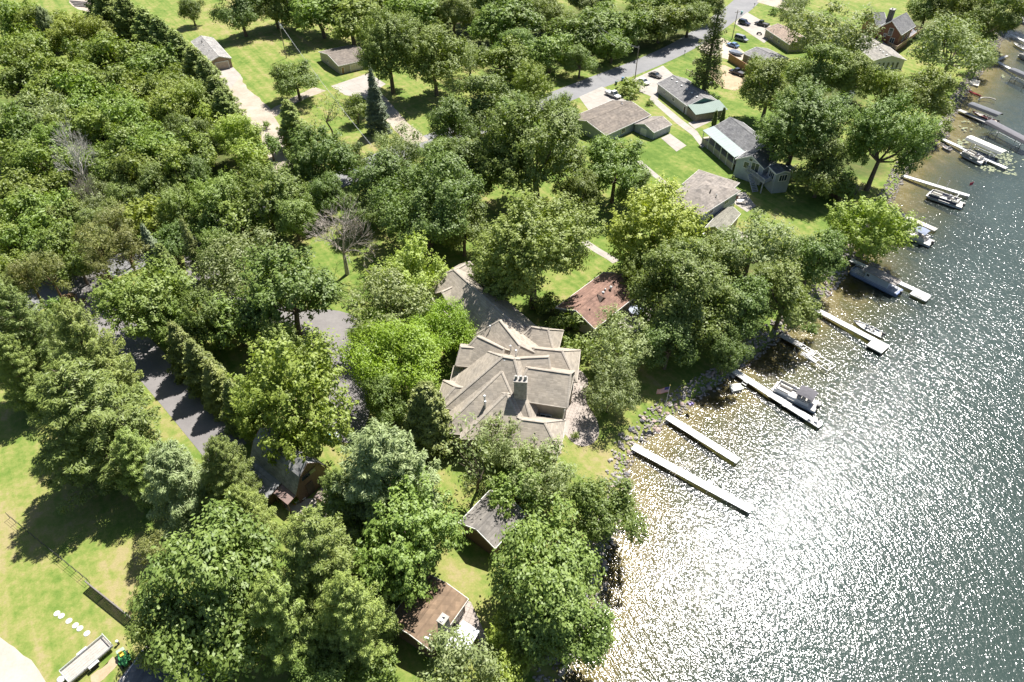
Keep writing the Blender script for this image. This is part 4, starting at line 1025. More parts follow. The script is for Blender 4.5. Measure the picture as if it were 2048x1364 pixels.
# shed
b = Bld('shed', 'small light grey shed with pitched roof on the striped lawn', 'shed', (1308, 265), (1344, 249), (1278, 244), 2.3, 3.6, WTANR, BLUS, .2)
b.door('near', .52, 1.9, 1.95, M('white door paint', (.68, .67, .64), .6))
_c1 = [(.0)]
tb = thing('dresser', 'white cabinet standing against the small grey shed', 'cabinet', G(1283, 262) , R_(-25)); mb = MB(); mb.box((0, 0, .6), (.9, .5, 1.2)); part('body', mb, WHITE, tb, .03); mb = MB(); mb.box((-.22, -.27, .6), (.4, .03, 1.05)); mb.box((.22, -.27, .6), (.4, .03, 1.05)); part('door', mb, M('white door paint', (.68, .67, .64)), tb)
# long grey bungalow with green metal porch
b = Bld('house', 'long grey bungalow with a row of roof vents and a green metal rear porch', 'house', (1375, 212), (1314, 166), (1421, 191), 3.0, 4.9, GREYR, GRYS, .3, fascia=WHITE)
for i in range(6): b.vent(-b.L / 2 + 1.5 + i * (b.L - 3) / 5, b.sg * -1.0, .2, .16, WHITE, True)
b.door('front', .07, .95, 2.05, M('dark door', (.09, .07, .06), .6)); b.window('front', .45, 1.2, 1.3, 1.0); b.window('front', .75, 1.2, 1.3, 1.0)
gt = MB(); gt.slab([(-b.wl - .035, -b.ww + .3, b.ze + .15), (-b.wl - .035, b.ww - .3, b.ze + .15), (-b.wl - .035, 0, b.zr - .35)], .03, (-1, 0, 0)); part('gable_panel', gt, M('teal gable board', (.14, .28, .28), .6), b.root)
GRNM = ribbed('pale green metal', (0.125, 0.185, 0.155), 2.2, 1, .65)
pd = 4.0; pr = MB(); x0 = -b.L / 2 - .04; pr.slab([(x0, -b.W / 2 - .1, b.ze + .32), (x0, b.W / 2 + .1, b.ze + .32), (x0 - pd, b.W / 2 + .1, b.ze - .45), (x0 - pd, -b.W / 2 - .1, b.ze - .45)], .1)
part('porch_roof', pr, GRNM, b.root)
pw = MB(); pw.extx([(-b.ww, -.3), (b.ww, -.3), (b.ww, b.ze - .52), (-b.ww, b.ze - .52)], x0 - pd + .25, -b.wl - .01); part('porch_wall', pw, M('porch screen wall', (.23, .20, .16), .7), b.root)
# tall house with metal strip roof and deck
b = Bld('house', 'dark-roofed house with a pale metal strip roof shaded by the large maple', 'house', (1428, 253), (1492, 306), (1462, 226), 4.6, 6.8, DKR, BLUS, .3)
zb = b.sg * b.W / 2
PTEAL = ribbed('pale teal metal', (0.30, 0.36, 0.34), 1.1, 0, .55, dark=.35)
pr = MB(); pr.slab([(-b.L / 2 - .1, -zb, b.ze + .08), (b.L / 2 + .1, -zb, b.ze + .08), (b.L / 2 + .1, -zb - b.sg * 2.6, b.ze - .55), (-b.L / 2 - .1, -zb - b.sg * 2.6, b.ze - .55)], .08)
part('porch_roof', pr, PTEAL, b.root)
for i in range(6):
    p = MB(); p.box((-b.L / 2 + .2 + i * (b.L - .4) / 5, -zb - b.sg * 2.4, (b.ze - .65) / 2), (.13, .13, b.ze - .65)); part('post', p, WHITE, b.root)
p = MB(); p.box((0, -zb - b.sg * 1.2, 1.35), (b.L, 2.3, .12)); p.box((0, -zb - b.sg * 2.32, .65), (b.L, .08, 1.3)); part('porch_floor', p, STNW, b.root)
# lake wing of the same house
b2 = Bld('lake_wing', None, None, (1529, 338), (1560, 314), (1476, 314), 4.9, 7.2, DKR, BLUS, .3)
b2.window('near', .30, 3.2, 2.0, 2.3, 1); b2.window('near', .62, 3.4, 1.3, 1.6, 0); b2.window('near', .5, 5.6, .9, .7, 0)
RAILP = M('grey-blue rail paint', (.36, .38, .42), .6)
dkt, q = deckpoly('deck', 'raised grey lakeside deck with railing and stairs below the dark-roofed house', [(1474, 326), (1528, 367), (1592, 338), (1578, 326), (1534, 342), (1492, 318)], 2.3, M('blue-grey deck boards', (.24, .25, .28), .8, .15, 3), RAILP, RAILP, (0, 1))
sa, sb = G(1500, 348, LZ + 2.3) - dkt.location, G(1510, 384, LZ) - dkt.location; m = MB(); dd = (sb - sa).to_2d().normalized(); yw = math.atan2(dd.y, dd.x)
for i in range(11): u = sa.lerp(sb, (i + .5) / 11); m.box((u.x, u.y, u.z), (.3, 1.1, .05), yw)
for e in (-.58, .58): o_ = Vector((-dd.y * e, dd.x * e, 0)); m.slab([sa + o_, sb + o_, sb + o_ + Vector((0, 0, .2)), sa + o_ + Vector((0, 0, .2))], .06, (-dd.y, dd.x, 0))
part('stairs', m, RAILP, dkt)
b3 = Bld('sunroom', None, None, (1553, 348), (1537, 332), (1577, 336), 5.6, 6.2, DKR, BLUS, .2)
b3.window('front', .5, 3.4, 2.2, 1.6, 2); b3.window('near', .5, 3.4, 2.0, 1.6, 2)
for o in (b2, b3):
    w = o.root.matrix_basis.copy(); o.root.parent = b.root
    o.root.matrix_parent_inverse = b.root.matrix_basis.inverted()
    o.root.name = 'wing' if o is b2 else 'sunroom'
# hip-roofed house
b = Bld('house', 'hip-roofed two-storey house with white eaves right of the golden-green maple', 'house', (1402, 431), (1481, 381), (1344, 386), 5.4, 7.6, WTANR, BLUS, .5, kind='hip', rx=.9)
b.vent(.3, -b.sg * 1.4, .12, .25, DARKV); b.vent(-.2, -b.sg * 1.6, .12, .25, DARKV); b.vent(.2, -b.sg * 2.8, .1, .5, WHITE)
b.window('front', .30, 3.6, 1.6, 1.1); b.window('front', .72, 3.6, 1.6, 1.1); b.window('front', .86, .9, 1.3, 1.3); b.door('front', .95)
bw = Bld('wing', None, None, (1410, 455), (1446, 416), (1440, 475), 2.7, 3.9, shingle('olive grey shingles', (.25, .24, .20)), OLVS, .3)
bw.window('near', .5, .9, 1.4, 1.1)
bw.root.parent = b.root; bw.root.matrix_parent_inverse = b.root.matrix_basis.inverted()
# extra hip wing toward the upper left
bh = Bld('rear_wing', None, None, (1364, 368), (1398, 339), (1388, 384), 5.4, 6.8, WTANR, BLUS, .4, kind='hip', rx=1.0, Wm=8.5)
bh.root.parent = b.root; bh.root.matrix_parent_inverse = b.root.matrix_basis.inverted()
# red-brown roof
b = Bld('house', 'low house with a wide red-brown shingle roof and small dark dormer', 'house', (1190, 658), (1284, 582), (1118, 610), 2.9, 4.9, REDR, STNW, .5)
# ridge nearer the back: low dormer cricket and vents
d = MB(); zd = b.onroof(0, b.sg * -.2); q = -b.sg
d.add([(-1.1, q * .2, zd - .02), (-1.8, q * 1.3, b.onroof(0, 1.3) + .02), (-.2, q * 1.3, b.onroof(0, 1.3) + .02), (-1.0, q * 1.3, b.onroof(0, 1.3) + .6), (-1.0, q * .1, b.onroof(0, .6) + .42)],
      [(1, 2, 3), (1, 3, 4, 0), (2, 0, 4, 3)]); part('dormer', d, M('dormer side', (.12, .09, .075), .8), b.root)
for x, y, r, h in ((1.8, .7, .2, .6), (.9, .3, .14, .2), (.2, .4, .2, .12), (3.2, .2, .12, .15), (4.6, .2, .12, .15), (-4.2, 1.2, .1, .15)): b.vent(x, q * y, r, h, GALV if r > .13 else DARKV)
b.window('front', .2, .4, 1.8, 1.9); b.window('front', .55, .4, 1.8, 1.9, 2); b.window('front', .85, .7, 1.4, 1.3)
# brown bungalow
b = Bld('house', 'brown-roofed bungalow with olive walls behind the black pickup', 'house', (1530, 57), (1576, 87), (1553, 39), 3.0, 4.5, shingle('warm brown shingles', (.29, .225, .18)), OLVS, .3, Lm=14)
b.vent(-b.L / 2 + 3, -b.sg * .6, .16, .15); b.vent(-b.L / 2 + 3.6, -b.sg * 3.0, .1, .7); b.window('front', .3, 1.2, 1.3, 1.0); b.window('front', .6, 1.2, 1.3, 1.0)
# grey garage
b = Bld('garage', 'grey-roofed garage with wooden fence beside it', 'garage', (1486, 106), (1530, 127), (1502, 84), 3.0, 4.3, GREYR, siding('brown grey siding', (.20, .185, .17), 6), .25, Wm=8.5)
b.window('front', .3, 1.2, 1.1, .9); b.garage('near', .5, 4.6, 2.2, M('white door paint', (.68, .67, .64)))
# roof with vent row
b = Bld('house', 'white lake house with a line of square roof vents under the log house', 'house', (1747, 121), (1698, 80), (1777, 108), 3.2, 4.8, shingle('taupe shingles', (.27, .255, .23)), WHTS, .35, Wm=9.0)
for i in range(7): b.vent(-b.L / 2 + .9 + i * 1.95, -b.sg * .9, .2, .16, WHITE, True)
for t in (.2, .35, .5, .65, .8): b.window('near', t, .5, .8, 1.9, 0)
# log house
b = Bld('house', 'red-brown log house with dark roof and stone chimney at the top right', 'house', (1803.5, 70), (1831.5, 52), (1768, 40), 6.8, 10.6, DKR, LOG, .7, Wm=7.4)
b.window('near', .42, 5.6, 1.3, 2.4, 0); b.window('near', .62, 5.0, .8, .9, 0); b.window('near', .25, 3.4, 1.4, 1.6); b.window('front', .4, 3.4, 1.6, 1.8); b.window('front', .75, 3.4, 1.6, 1.8)
ch = MB(); ch.box((-.6, b.sg * 2.2, b.zr - .2), (1.6, 1.2, 3.4)); part('chimney', ch, M('dark chimney', (.17, .15, .14), .9, .3, 3), b.root); c2 = MB(); c2.box((-.6, b.sg * 2.2, b.zr + 1.58), (1.8, 1.4, .16)); c2.tube((-.9, b.sg * 2.2, b.zr + 1.6), (-.9, b.sg * 2.2, b.zr + 2.0), .2); part('chimney_cap', c2, CAPW, b.root)
bx = Bld('side_wing', None, None, (1776, 50), (1752, 50), (1776, 16), 6.0, 8.8, DKR, LOG, .5, Wm=9)
bx.root.parent = b.root; bx.root.matrix_parent_inverse = b.root.matrix_basis.inverted()
bx.window('front', .5, 3.0, 1.6, 1.6)
deckpoly('deck', 'wooden wraparound deck of the red-brown log house', [(1762, 82), (1792, 99), (1843, 62), (1826, 54), (1800, 72), (1782, 62)], 2.0, M('grey deck boards', (.19, .185, .20), .8, .2, 3), M('new pine rail', (.52, .38, .27), .7, .15, 3), WOODD, (0, 1, 2))
tb = thing('awning', 'pale square canopy over the log house deck', 'canopy', G(1776, 78, LZ + 2.0), R_(-50)); p = MB(); p.slab([(-1.9, -1.4, 2.0), (1.9, -1.4, 2.0), (1.9, 1.4, 2.2), (-1.9, 1.4, 2.2)], .08); part('cover', p, M('pale awning cloth', (.55, .55, .52), .8), tb)
for x in (-1.8, 1.8):
    for y in (-1.3, 1.3):
        p = MB(); p.tube((x, y, 0), (x, y, 1.95), .04); part('pole', p, DARKV, tb)
for i, (x, y) in enumerate(((1822, 64), (1830, 60), (1836, 66))):
    t = thing('deck_chair', ['wooden chair at the left of the log house deck end', 'wooden chair at the middle of the log house deck end', 'wooden chair at the right of the log house deck end'][i], 'chair', G(x, y, LZ + 2.0), i * .8, 'chairs on the log house deck')
    p = MB(); p.box((0, 0, .42), (.6, .6, .06)); part('seat', p, CEDAR, t); p = MB(); p.box((0, .3, .75), (.6, .06, .7), 0, -.25); part('backrest', p, CEDAR, t)
    for dx in (-.26, .26):
        for dy in (-.26, .26): p = MB(); p.box((dx, dy, .2), (.06, .06, .42)); part('leg', p, CEDAR, t)
# little teal roofed piece under the oaks
b = Bld('cottage', 'small pale grey roof glimpsed between oaks at right', 'cottage', (1678, 214), (1712, 186), (1668, 196), 3.0, 4.2, M('pale grey-green roofing', (.42, .46, .46), .6), WHTS, .3)
b.window('front', .5, 1, 1.2, 1)

# barn-roofed house
def gambrel(e1, e2, e3, ze, zk, zr, kf):
    a, b2, c3 = G(*e1, LZ + ze), G(*e2, LZ + ze), G(*e3, LZ + ze); x = (b2 - a); Ln = x.length; x.normalize(); y = Vector((-x.y, x.x, 0)); dv = (c3 - a).dot(y); sg = 1 if dv > 0 else -1; W = 5.0; dv = sg * W
    ctr = a + x * Ln / 2 + y * dv / 2
    t = thing('barn_house', 'brown barn-roofed house dappled by tree shade beside the jet skis', 'house', (ctr.x, ctr.y, LZ), math.atan2(x.y, x.x))
    h, l = W / 2, Ln / 2; k = h * kf
    r = MB()
    for q in (-1, 1):
        r.slab([(-l, 0, zr), (l, 0, zr), (l, q * k, zk), (-l, q * k, zk)], .15)
        r.slab([(-l, q * k, zk), (l, q * k, zk), (l, q * h, ze), (-l, q * h, ze)], .15)
    rf = part('roof', r, shingle('slate grey shingles', (.29, .29, .295)), t)
    tr = MB()
    for e in (-1, 1):
        for q in (-1, 1):
            for (y0, z0, y1, z1) in ((0, zr, q * k, zk), (q * k, zk, q * h, ze)): tr.slab([(e * (l + .02) - .03, y0, z0 + .01), (e * (l + .02) + .03, y0, z0 + .01), (e * (l + .02) + .03, y1, z1 + .01), (e * (l + .02) - .03, y1, z1 + .01)], .24)
    part('fascia', tr, M('brown trim', (.17, .11, .08), .7), rf)
    w = MB(); hw = h - .35; w.extx([(-hw, -.3), (hw, -.3), (hw, ze + .1), (k - .1, zk - .22), (0, zr - .2), (-k + .1, zk - .22), (-hw, ze + .1)], -l + .35, l - .35); part('wall', w, WOODW, t)
    return t, l, h, sg
t, l, h, sg = gambrel((592, 990), (500, 917), (647, 962), 2.4, 4.6, 5.8, .55)
yy = -sg * h
p = MB(); p.slab([(-l + 2.7, yy + sg * .1, 2.5), (l, yy + sg * .1, 2.5), (l, yy - sg * 2.2, 1.8), (-l + 2.7, yy - sg * 2.2, 1.8)], .12); part('lean_to_roof', p, shingle('slate grey shingles', (.29, .29, .295)), t)
p = MB(); p.box((1.4, yy - sg * .9, .75), (2 * l - 3.1, 2.1, 1.8)); part('lean_to', p, WOODW, t)
p = MB(); x0 = -l + .05
p.slab([(x0, yy + sg * .1, 2.3), (x0 + 2.6, yy + sg * .1, 2.3), (x0 + 2.6, yy - sg * 1.3, 1.9), (x0, yy - sg * 1.3, 1.9)], .1); part('porch_roof', p, M('brown porch roofing', (.24, .17, .15), .8, .2), t)
for i in range(3):
    p = MB(); p.box((x0 + .15 + i * 1.15, yy - sg * 1.2, .95), (.12, .12, 1.85)); part('post', p, WOODW, t)
p = MB(); p.box((-l + .31, h * .15, 1.15), (.08, 1.0, 2.1)); part('door', p, M('dark door', (.09, .07, .06)), t)
for yq, zq in ((.05, 3.6),):
    p = MB(); p.box((-l + .32, h * yq, zq), (.07, 2.2, .8)); o = part('window', p, M('brown trim', (.17, .11, .08)), t); p = MB(); p.box((-l + .28, h * yq, zq), (.05, 2.0, .6)); part('pane', p, GLASS, o)
sh = Bld('shed', 'small flat-roofed brown shed next to the barn-roofed house', 'shed', (650, 1005), (671, 981), (633, 987), 2.3, 2.5, M('brown shed roofing', (.30, .235, .205), .8, .15), WOODW, .15, fascia=M('brown trim', (.17, .11, .08)))
sh.door('near', .5, .9, 1.9, M('dark door', (.09, .07, .06)), M('brown trim', (.17, .11, .08)))
ben = thing('bench', 'narrow pale bench beside the porch of the barn-roofed house', 'bench', G(601, 1003, LZ), R_(35))
p = MB(); p.box((0, 0, .45), (1.7, .45, .07)); part('seat', p, WHITE, ben)
for x in (-.7, .7): p = MB(); p.box((x, 0, .21), (.08, .4, .42)); part('leg', p, WHITE, ben)
for i, (x, y) in enumerate(((590, 1008), (597, 1000))):
    k = thing('planter', ['yellow-green potted plant nearer the porch post', 'yellow-green potted plant by the house corner'][i], 'plant', G(x, y, LZ), 0, 'potted plants by the barn-roofed house')
    p = MB(); p.tube((0, 0, 0), (0, 0, .35), .2, .26, 10); part('pot', p, M('clay pot', (.35, .16, .09)), k); p = MB()
    for j in range(40): a = rnd.random() * 6.28; q = rnd.random() ** .5 * .45; z = .4 + rnd.random() * .4; p.box((math.cos(a) * q, math.sin(a) * q, z), (.16, .09, .02), a, rnd.uniform(-.6, .6))
    part('leaves', p, FOL['locust'], k)

# half hidden grey roofs
b = Bld('cottage', 'grey weathered cottage roof between the birch and the shore oak', 'cottage', (917, 1045), (980, 980), (970, 1120), 3.2, 4.8, shingle('weathered cottage shingles', (.20, .185, .17)), WOODW, .4)
b.window('back', .5, 1.0, 1.2, 1.0)
# chimney house
b = Bld('house', 'brown flat-roofed house with pale eave edges at bottom centre', 'house', (863, 1302), (937, 1198), (776, 1240), 3.6, 4.3, CHOC, WOODW, .45, fascia=M('pale edge metal', (.62, .58, .52), .5))
b.window('front', .75, .5, 2.4, 1.7, 2); b.window('front', .25, .6, 1.6, 1.5); b.vent(-b.L / 2 + 1.0, -b.sg * (b.W / 2 - .9), .1, .4, WHITE)
sk = MB(); sk.box((-b.L / 2 + .7, -b.sg * (b.W / 2 - 1.0), b.onroof(0, b.W / 2 - 1.0) + .08), (.16, .6, .18), .3); part('skylight', sk, WHITE, b.root)
bb = Vector(G(893, 1288, LZ)); ct = thing('chimney_stack', 'tall dark stone chimney standing at the eave of the brown flat-roofed house', 'chimney', bb, b.yaw)
c = MB(); c.loft([[(-.75, -.5, -.2), (.75, -.5, -.2), (.75, .5, -.2), (-.75, .5, -.2)], [(-.62, -.42, 2.0), (.62, -.42, 2.0), (.62, .42, 2.0), (-.62, .42, 2.0)], [(-.42, -.36, 5.3), (.42, -.36, 5.3), (.42, .36, 5.3), (-.42, .36, 5.3)]])
part('shaft', c, STONE, ct); c = MB(); c.box((0, 0, 5.37), (1.0, .86, .14)); part('cap', c, CAPW, ct); c = MB(); c.tube((-.18, 0, 5.42), (-.18, 0, 5.55), .17, .17, 8); c.tube((.2, 0, 5.42), (.2, 0, 5.75), .12, .12, 8); part('flue', c, GALV, ct)
pc = [G(x, y, LZ + 2.2) for x, y in ((926, 1240), (960, 1262), (936, 1302), (888, 1290))]
po = thing('patio_cover', 'flat white patio roof beside the tall stone chimney', 'canopy', (pc[0].x, pc[0].y, LZ)); q = [(v.x - pc[0].x, v.y - pc[0].y, 2.2) for v in pc]
p = MB(); p.slab(q, .14); part('roof', p, ribbed('white patio panels', (.66, .67, .68), 1.2, 0, .5, dark=.12), po)
for v in q: p = MB(); p.box((v[0] * .93 + .05, v[1] * .93, 1.05), (.1, .1, 2.1)); part('post', p, WHITE, po)
for i, (x, y) in enumerate(((951, 1284), (954, 1294))):
    k = thing('planter', ['clay pot at the edge of the white patio roof', 'second clay pot below the white patio roof'][i], 'pot', G(x, y, LZ)); p = MB(); p.tube((0, 0, 0), (0, 0, .45), .22, .3, 12); p.tube((0, 0, .45), (0, 0, .5), .34, .34, 12); part('pot', p, M('clay pot', (.35, .16, .09)), k); p = MB(); p.ball((0, 0, .6), (.3, .3, .2), 8, 5, .2, rnd); part('leaves', p, FOL['maple'], k)
# dark roof cut by the bottom edge
b = Bld('garage', 'dark grey roof cut by the bottom edge beside the green mower', 'garage', (222, 1392), (284, 1302), (330, 1420), 3.0, 3.35, DKR, GRYS, .3, Wm=7)

# ---------------------------------------------------------------- the large tan house
MH = thing('mansion', 'large tan house with many stepped hip roofs and a stone chimney', 'house', (*G(1010, 780, LZ)[:2], LZ), 0)
MO = MH.location.copy()
def block(p1, p2, zr, ze, wf, wb, r1, r2, yaw=R_(-5.5), wall=True, walls=STNW, inset=.55):
    """one hip block of the roof: ridge through two photo points, eaves offset from it; front is towards the camera"""
    a = G(*p1, LZ + zr) - MO
    if p2: b_ = G(*p2, LZ + zr) - MO
    else: b_ = a + Vector((math.cos(yaw), math.sin(yaw), 0)) * .05
    x = (b_ - a); ln = x.length; x.normalize(); y = Vector((-x.y, x.x, 0))
    def q(u, v, z): w_ = a + x * u + y * v; return (w_.x, w_.y, z)
    e = [q(-r1, -wf, ze), q(ln + r2, -wf, ze), q(ln + r2, wb, ze), q(-r1, wb, ze)]
    m = MB(); m.add(e + [q(0, 0, zr), q(ln, 0, zr)] + [(v[0], v[1], ze - .22) for v in e], [(0, 1, 5, 4), (1, 2, 5), (2, 3, 4, 5), (3, 0, 4), (0, 6, 7, 1), (1, 7, 8, 2), (2, 8, 9, 3), (3, 9, 6, 0), (9, 8, 7, 6)])
    rf = part('roof', m, TANR, MH)
    caps = MB()
    for s0, s1 in ((4, 5), (0, 4), (3, 4), (1, 5), (2, 5)):
        A, B = Vector(m.v[s0]), Vector(m.v[s1])
        if (A - B).length < .3: continue
        d = (B - A).normalized(); sd = d.cross(Vector((0, 0, 1))).normalized() * .16; up = Vector((0, 0, .05))
        caps.slab([A + sd + up * .2, B + sd + up * .2, B + up, A + up], .04); caps.slab([A - sd + up * .2, B - sd + up * .2, B + up, A + up], .04)
    part('ridge_cap', caps, shingle('pale ridge shingles', (.37, .33, .28), rows=6.5, var=.1, stain=.1), rf)
    g = MB()
    for i in range(4):
        A, B = Vector(e[i]), Vector(e[(i + 1) % 4]); d = (B - A).normalized(); out = Vector((d.y, -d.x, 0)) * .05
        g.slab([A + out + Vector((0, 0, .0)), B + out, B - out * .2, A - out * .2], .16)
    part('gutter', g, M('tan gutter', (.44, .39, .33), .5), rf)
    if wall:
        w_ = MB(); ins = inset
        pts = [q(-r1 + ins, -wf + ins, 0)[:2], q(ln + r2 - ins, -wf + ins, 0)[:2], q(ln + r2 - ins, wb - ins, 0)[:2], q(-r1 + ins, wb - ins, 0)[:2]]
        w_.prism(pts, -.3, ze - .2); part('wall', w_, walls, MH)
    def wallpt(u, v, z): return Vector(q(u, v, z))
    return dict(q=q, ln=ln, yaw=math.atan2(x.y, x.x), wf=wf, r1=r1, r2=r2, wb=wb, ze=ze, zr=zr)
def mwin(B, side, u, z, w, h, name='window', ins=.55):
    if side == 'front': p = B['q'](u, -B['wf'] + ins - .02, z); r = B['yaw']
    elif side == 'left': p = B['q'](-B['r1'] + ins - .02, u, z); r = B['yaw'] - math.pi / 2
    else: p = B['q'](B['ln'] + B['r2'] - ins + .02, u, z); r = B['yaw'] + math.pi / 2
    f = MB(); bb = .1
    for x in (-w / 2 - bb / 2, w / 2 + bb / 2): f.box((x, -.03, h / 2), (bb, .1, h + 2 * bb))
    for zz in (-bb / 2, h + bb / 2): f.box((0, -.033, zz), (w, .1, bb))
    f.box((0, -.03, h / 2), (.06, .08, h))
    o = part(name, f, WHITE, MH); o.location = p; o.rotation_euler = (0, 0, r)
    g = MB(); g.box((0, .01, h / 2), (w, .06, h)); part('pane', g, GLASS, o); return o
H1 = block((1006, 713), (1028, 717), 9.2, 4.4, 6.2, 6.0, 6.2, 4.0)
H2 = block((1029, 716), (1097, 713), 8.6, 5.6, 4.0, 3.6, 2.0, .4)
H4 = block((1056, 734.5), (1141, 747), 8.2, 5.7, 3.6, 3.2, 1.6, .25)
H5 = block((1069, 695.5), (1124, 701), 7.2, 4.9, 3.3, 3.0, 2.0, 2.4)
H6 = block((1043, 838), (1089, 844), 6.0, 4.0, 2.9, 2.6, 2.0, 2.4)
H7 = block((911, 772.5), (944, 776), 5.7, 3.9, 3.0, 2.6, 2.3, 2.0)
H8 = block((922, 693), (975, 697), 6.8, 5.3, 2.2, 2.2, .4, 1.0, walls=siding('brown panel siding', (.27, .225, .18), 6))
H9 = block((908, 539), (1022, 642), 7.6, 4.5, 4.6, 4.4, 4.0, 4.0)
H10 = block((914, 538), (939, 523), 6.7, 4.8, 3.0, 2.6, 1.0, .3)
H11 = block((884, 583), (922, 565), 6.4, 4.9, 2.2, 2.0, .2, .5)
H12 = block((1062, 653), (1096, 658), 7.2, 4.8, 3.4, 3.0, 3.0, 1.8)
H13 = block((1003, 743), None, 8.1, 3.6, 7.0, 5.0, 7.2, 4.4)
H14 = block((1012.5, 787), None, 6.9, 3.8, 5.2, 4.0, 5.2, 3.6, wall=False)
H15 = block((955, 672), (1008, 697), 7.8, 5.4, 3.2, 2.6, 1.2, 1.0)
H16 = block((1000, 640), (1040, 690), 8.0, 4.6, 4.5, 5.0, 2.0, 3.0)
for u in (1.3, 3.0): mwin(H4, 'front', u, 1.0, 1.3, 2.2)
mwin(H4, 'right', -1.2, 3.0, 1.2, 1.5); mwin(H5, 'right', -1.0, 1.6, 1.2, 1.6); mwin(H7, 'left', 0, 1.0, 1.2, 1.4); mwin(H8, 'front', 1.2, 2.6, 1.0, 1.4); mwin(H6, 'right', -.8, .8, 1.3, 1.7); mwin(H9, 'front', 4, 1, 1.4, 1.3)
mwin(H4, 'front', 4.6, .2, 1.0, 2.1, 'door')
ch = G(1041.5, 757, LZ + 9.4) - MO; yw = R_(-5)
c = MB(); c.box((ch.x, ch.y, 6.4), (1.6, 1.0, 5.6), yw); cho = part('chimney', c, M('banded chimney stone', (.36, .335, .30), .9, .3, 2.5, bmp=.5), MH)
c = MB(); c.box((ch.x, ch.y, 9.24), (1.72, 1.12, .12), yw); part('cap', c, M('banded chimney stone', (.36, .335, .30)), cho)
for i in (-1, 0, 1):
    c = MB(); v = Vector((i * .58, 0)); v.rotate(Matrix.Rotation(yw, 2)); c.tube((ch.x + v.x, ch.y + v.y, 9.28), (ch.x + v.x, ch.y + v.y, 9.85), .2, .16, 8); part('flue', c, CAPW, cho)
def mpipe(px, py, z, h, r):
    v = G(px, py, LZ + z + h) - MO; p = MB(); p.tube((v.x, v.y, z - .8), (v.x, v.y, z + h - .1), r, r, 8); p.tube((v.x, v.y, z + h - .1), (v.x, v.y, z + h), r * 1.6, r * 1.2, 8); part('roof_vent', p, GALV, MH)
mpipe(969, 791, 6.5, .9, .12); mpipe(970, 802, 5.9, .8, .12); mpipe(1009.5, 719, 8.6, .35, .14); mpipe(1022, 719, 8.6, .35, .14); mpipe(1032, 700, 8.2, .6, .1); mpipe(980, 651, 7.0, .6, .1); mpipe(1024, 679, 7.4, .3, .1); mpipe(1021, 691, 7.8, .3, .1)
# ---------------------------------------------------------------- docks
DOCKW = M('white dock decking', (0.62, 0.61, 0.585), .65, .07, 2, fine=.12)
ALU = M('dock aluminium', (0.50, 0.51, 0.52), .4, .12, metal=.35)
DZ = 0.55
def on_line(p1, p2, z):
    a, b = G(*p1, z), G(*p2, z); d = b - a; return a, d.length, math.atan2(d.y, d.x)
def dock(p1, p2, label, w=1.35, sect=3.0, pads=(), mat=None, z=DZ, gap=.045):
    """deck sections end to end on pipe legs; pads: (from, to, extra width on the - side, on the + side) in metres from the outer end"""
    w *= .74; sect *= .85
    a, ln, yaw = on_line(p1, p2, z); t = thing('dock', label, 'dock', (a.x, a.y, 0), yaw)
    n = max(1, round(ln / sect)); s = ln / n
    for i in range(n):
        m = MB(); k = 10; pw = s / k
        for j in range(k): m.box((i * s + (j + .5) * pw, 0, z - .03), (pw - .012, w, .06))
        part('deck_section', m, mat or DOCKW, t)
        for y in (-w / 2 - .06, w / 2 + .06):
            if i < n - 1 or 1: l = MB(); l.tube((i * s + s * .97, y, -2.0), (i * s + s * .97, y, z + rnd.choice((.02, .02, .30))), .035, .035, 6); part('leg', l, ALU, t)
    f = MB()
    for y in (-w / 2, w / 2): f.box((ln / 2, y * 1.02, z - .09), (ln, .05, .16))
    f.box((ln + .02, 0, z - .09), (.05, w, .16)); part('side_rail', f, ALU, t)
    for (x0, x1, y0, y1) in pads:
        m = MB(); k = max(4, int((x1 - x0) / .3)); pw = (x1 - x0) / k
        for j in range(k): m.box((x0 + (j + .5) * pw, (y0 + y1) / 2, z - .024), (pw - .012, y1 - y0, .066))
        m.box(((x0 + x1) / 2, y0, z - .1), (x1 - x0, .05, .16)); m.box(((x0 + x1) / 2, y1, z - .1), (x1 - x0, .05, .16))
        part('platform', m, mat or DOCKW, t)
        for x in (x0 + .2, x1 - .2):
            for y in (y0 + .05, y1 - .05): l = MB(); l.tube((x, y, -2.2), (x, y, z - .05), .035, .035, 6); part('leg', l, ALU, t)
    return t, ln
dock((1266, 892), (1502, 1019), 'longest white dock, nearest the camera, with a cane across it')
dock((1335, 833), (1476, 921), 'shorter white dock beside the longest one, above the bright plants')
t8, l8 = dock((1468, 741), (1641, 851), 'white dock with a ladder and a canopied pontoon alongside')
lad = MB()
a = Vector((2.6, -.75, DZ))
for y in (-.35, .35): lad.slab([(2.4 + y, -.46, DZ + .05), (2.46 + y, -.46, DZ + .05), (2.46 + y, -1.7, -.5), (2.4 + y, -1.7, -.5)], .06)
for i in range(4): lad.box((2.43, -.6 - i * .3, DZ - .08 - i * .26), (.72, .16, .05))
part('ladder', lad, DOCKW, t8)
for x in (6.2, 8.6):
    m = MB(); m.box((x, -.56, DZ - .05), (.4, .2, .12)); part('corner_plate', m, DOCKW, t8)
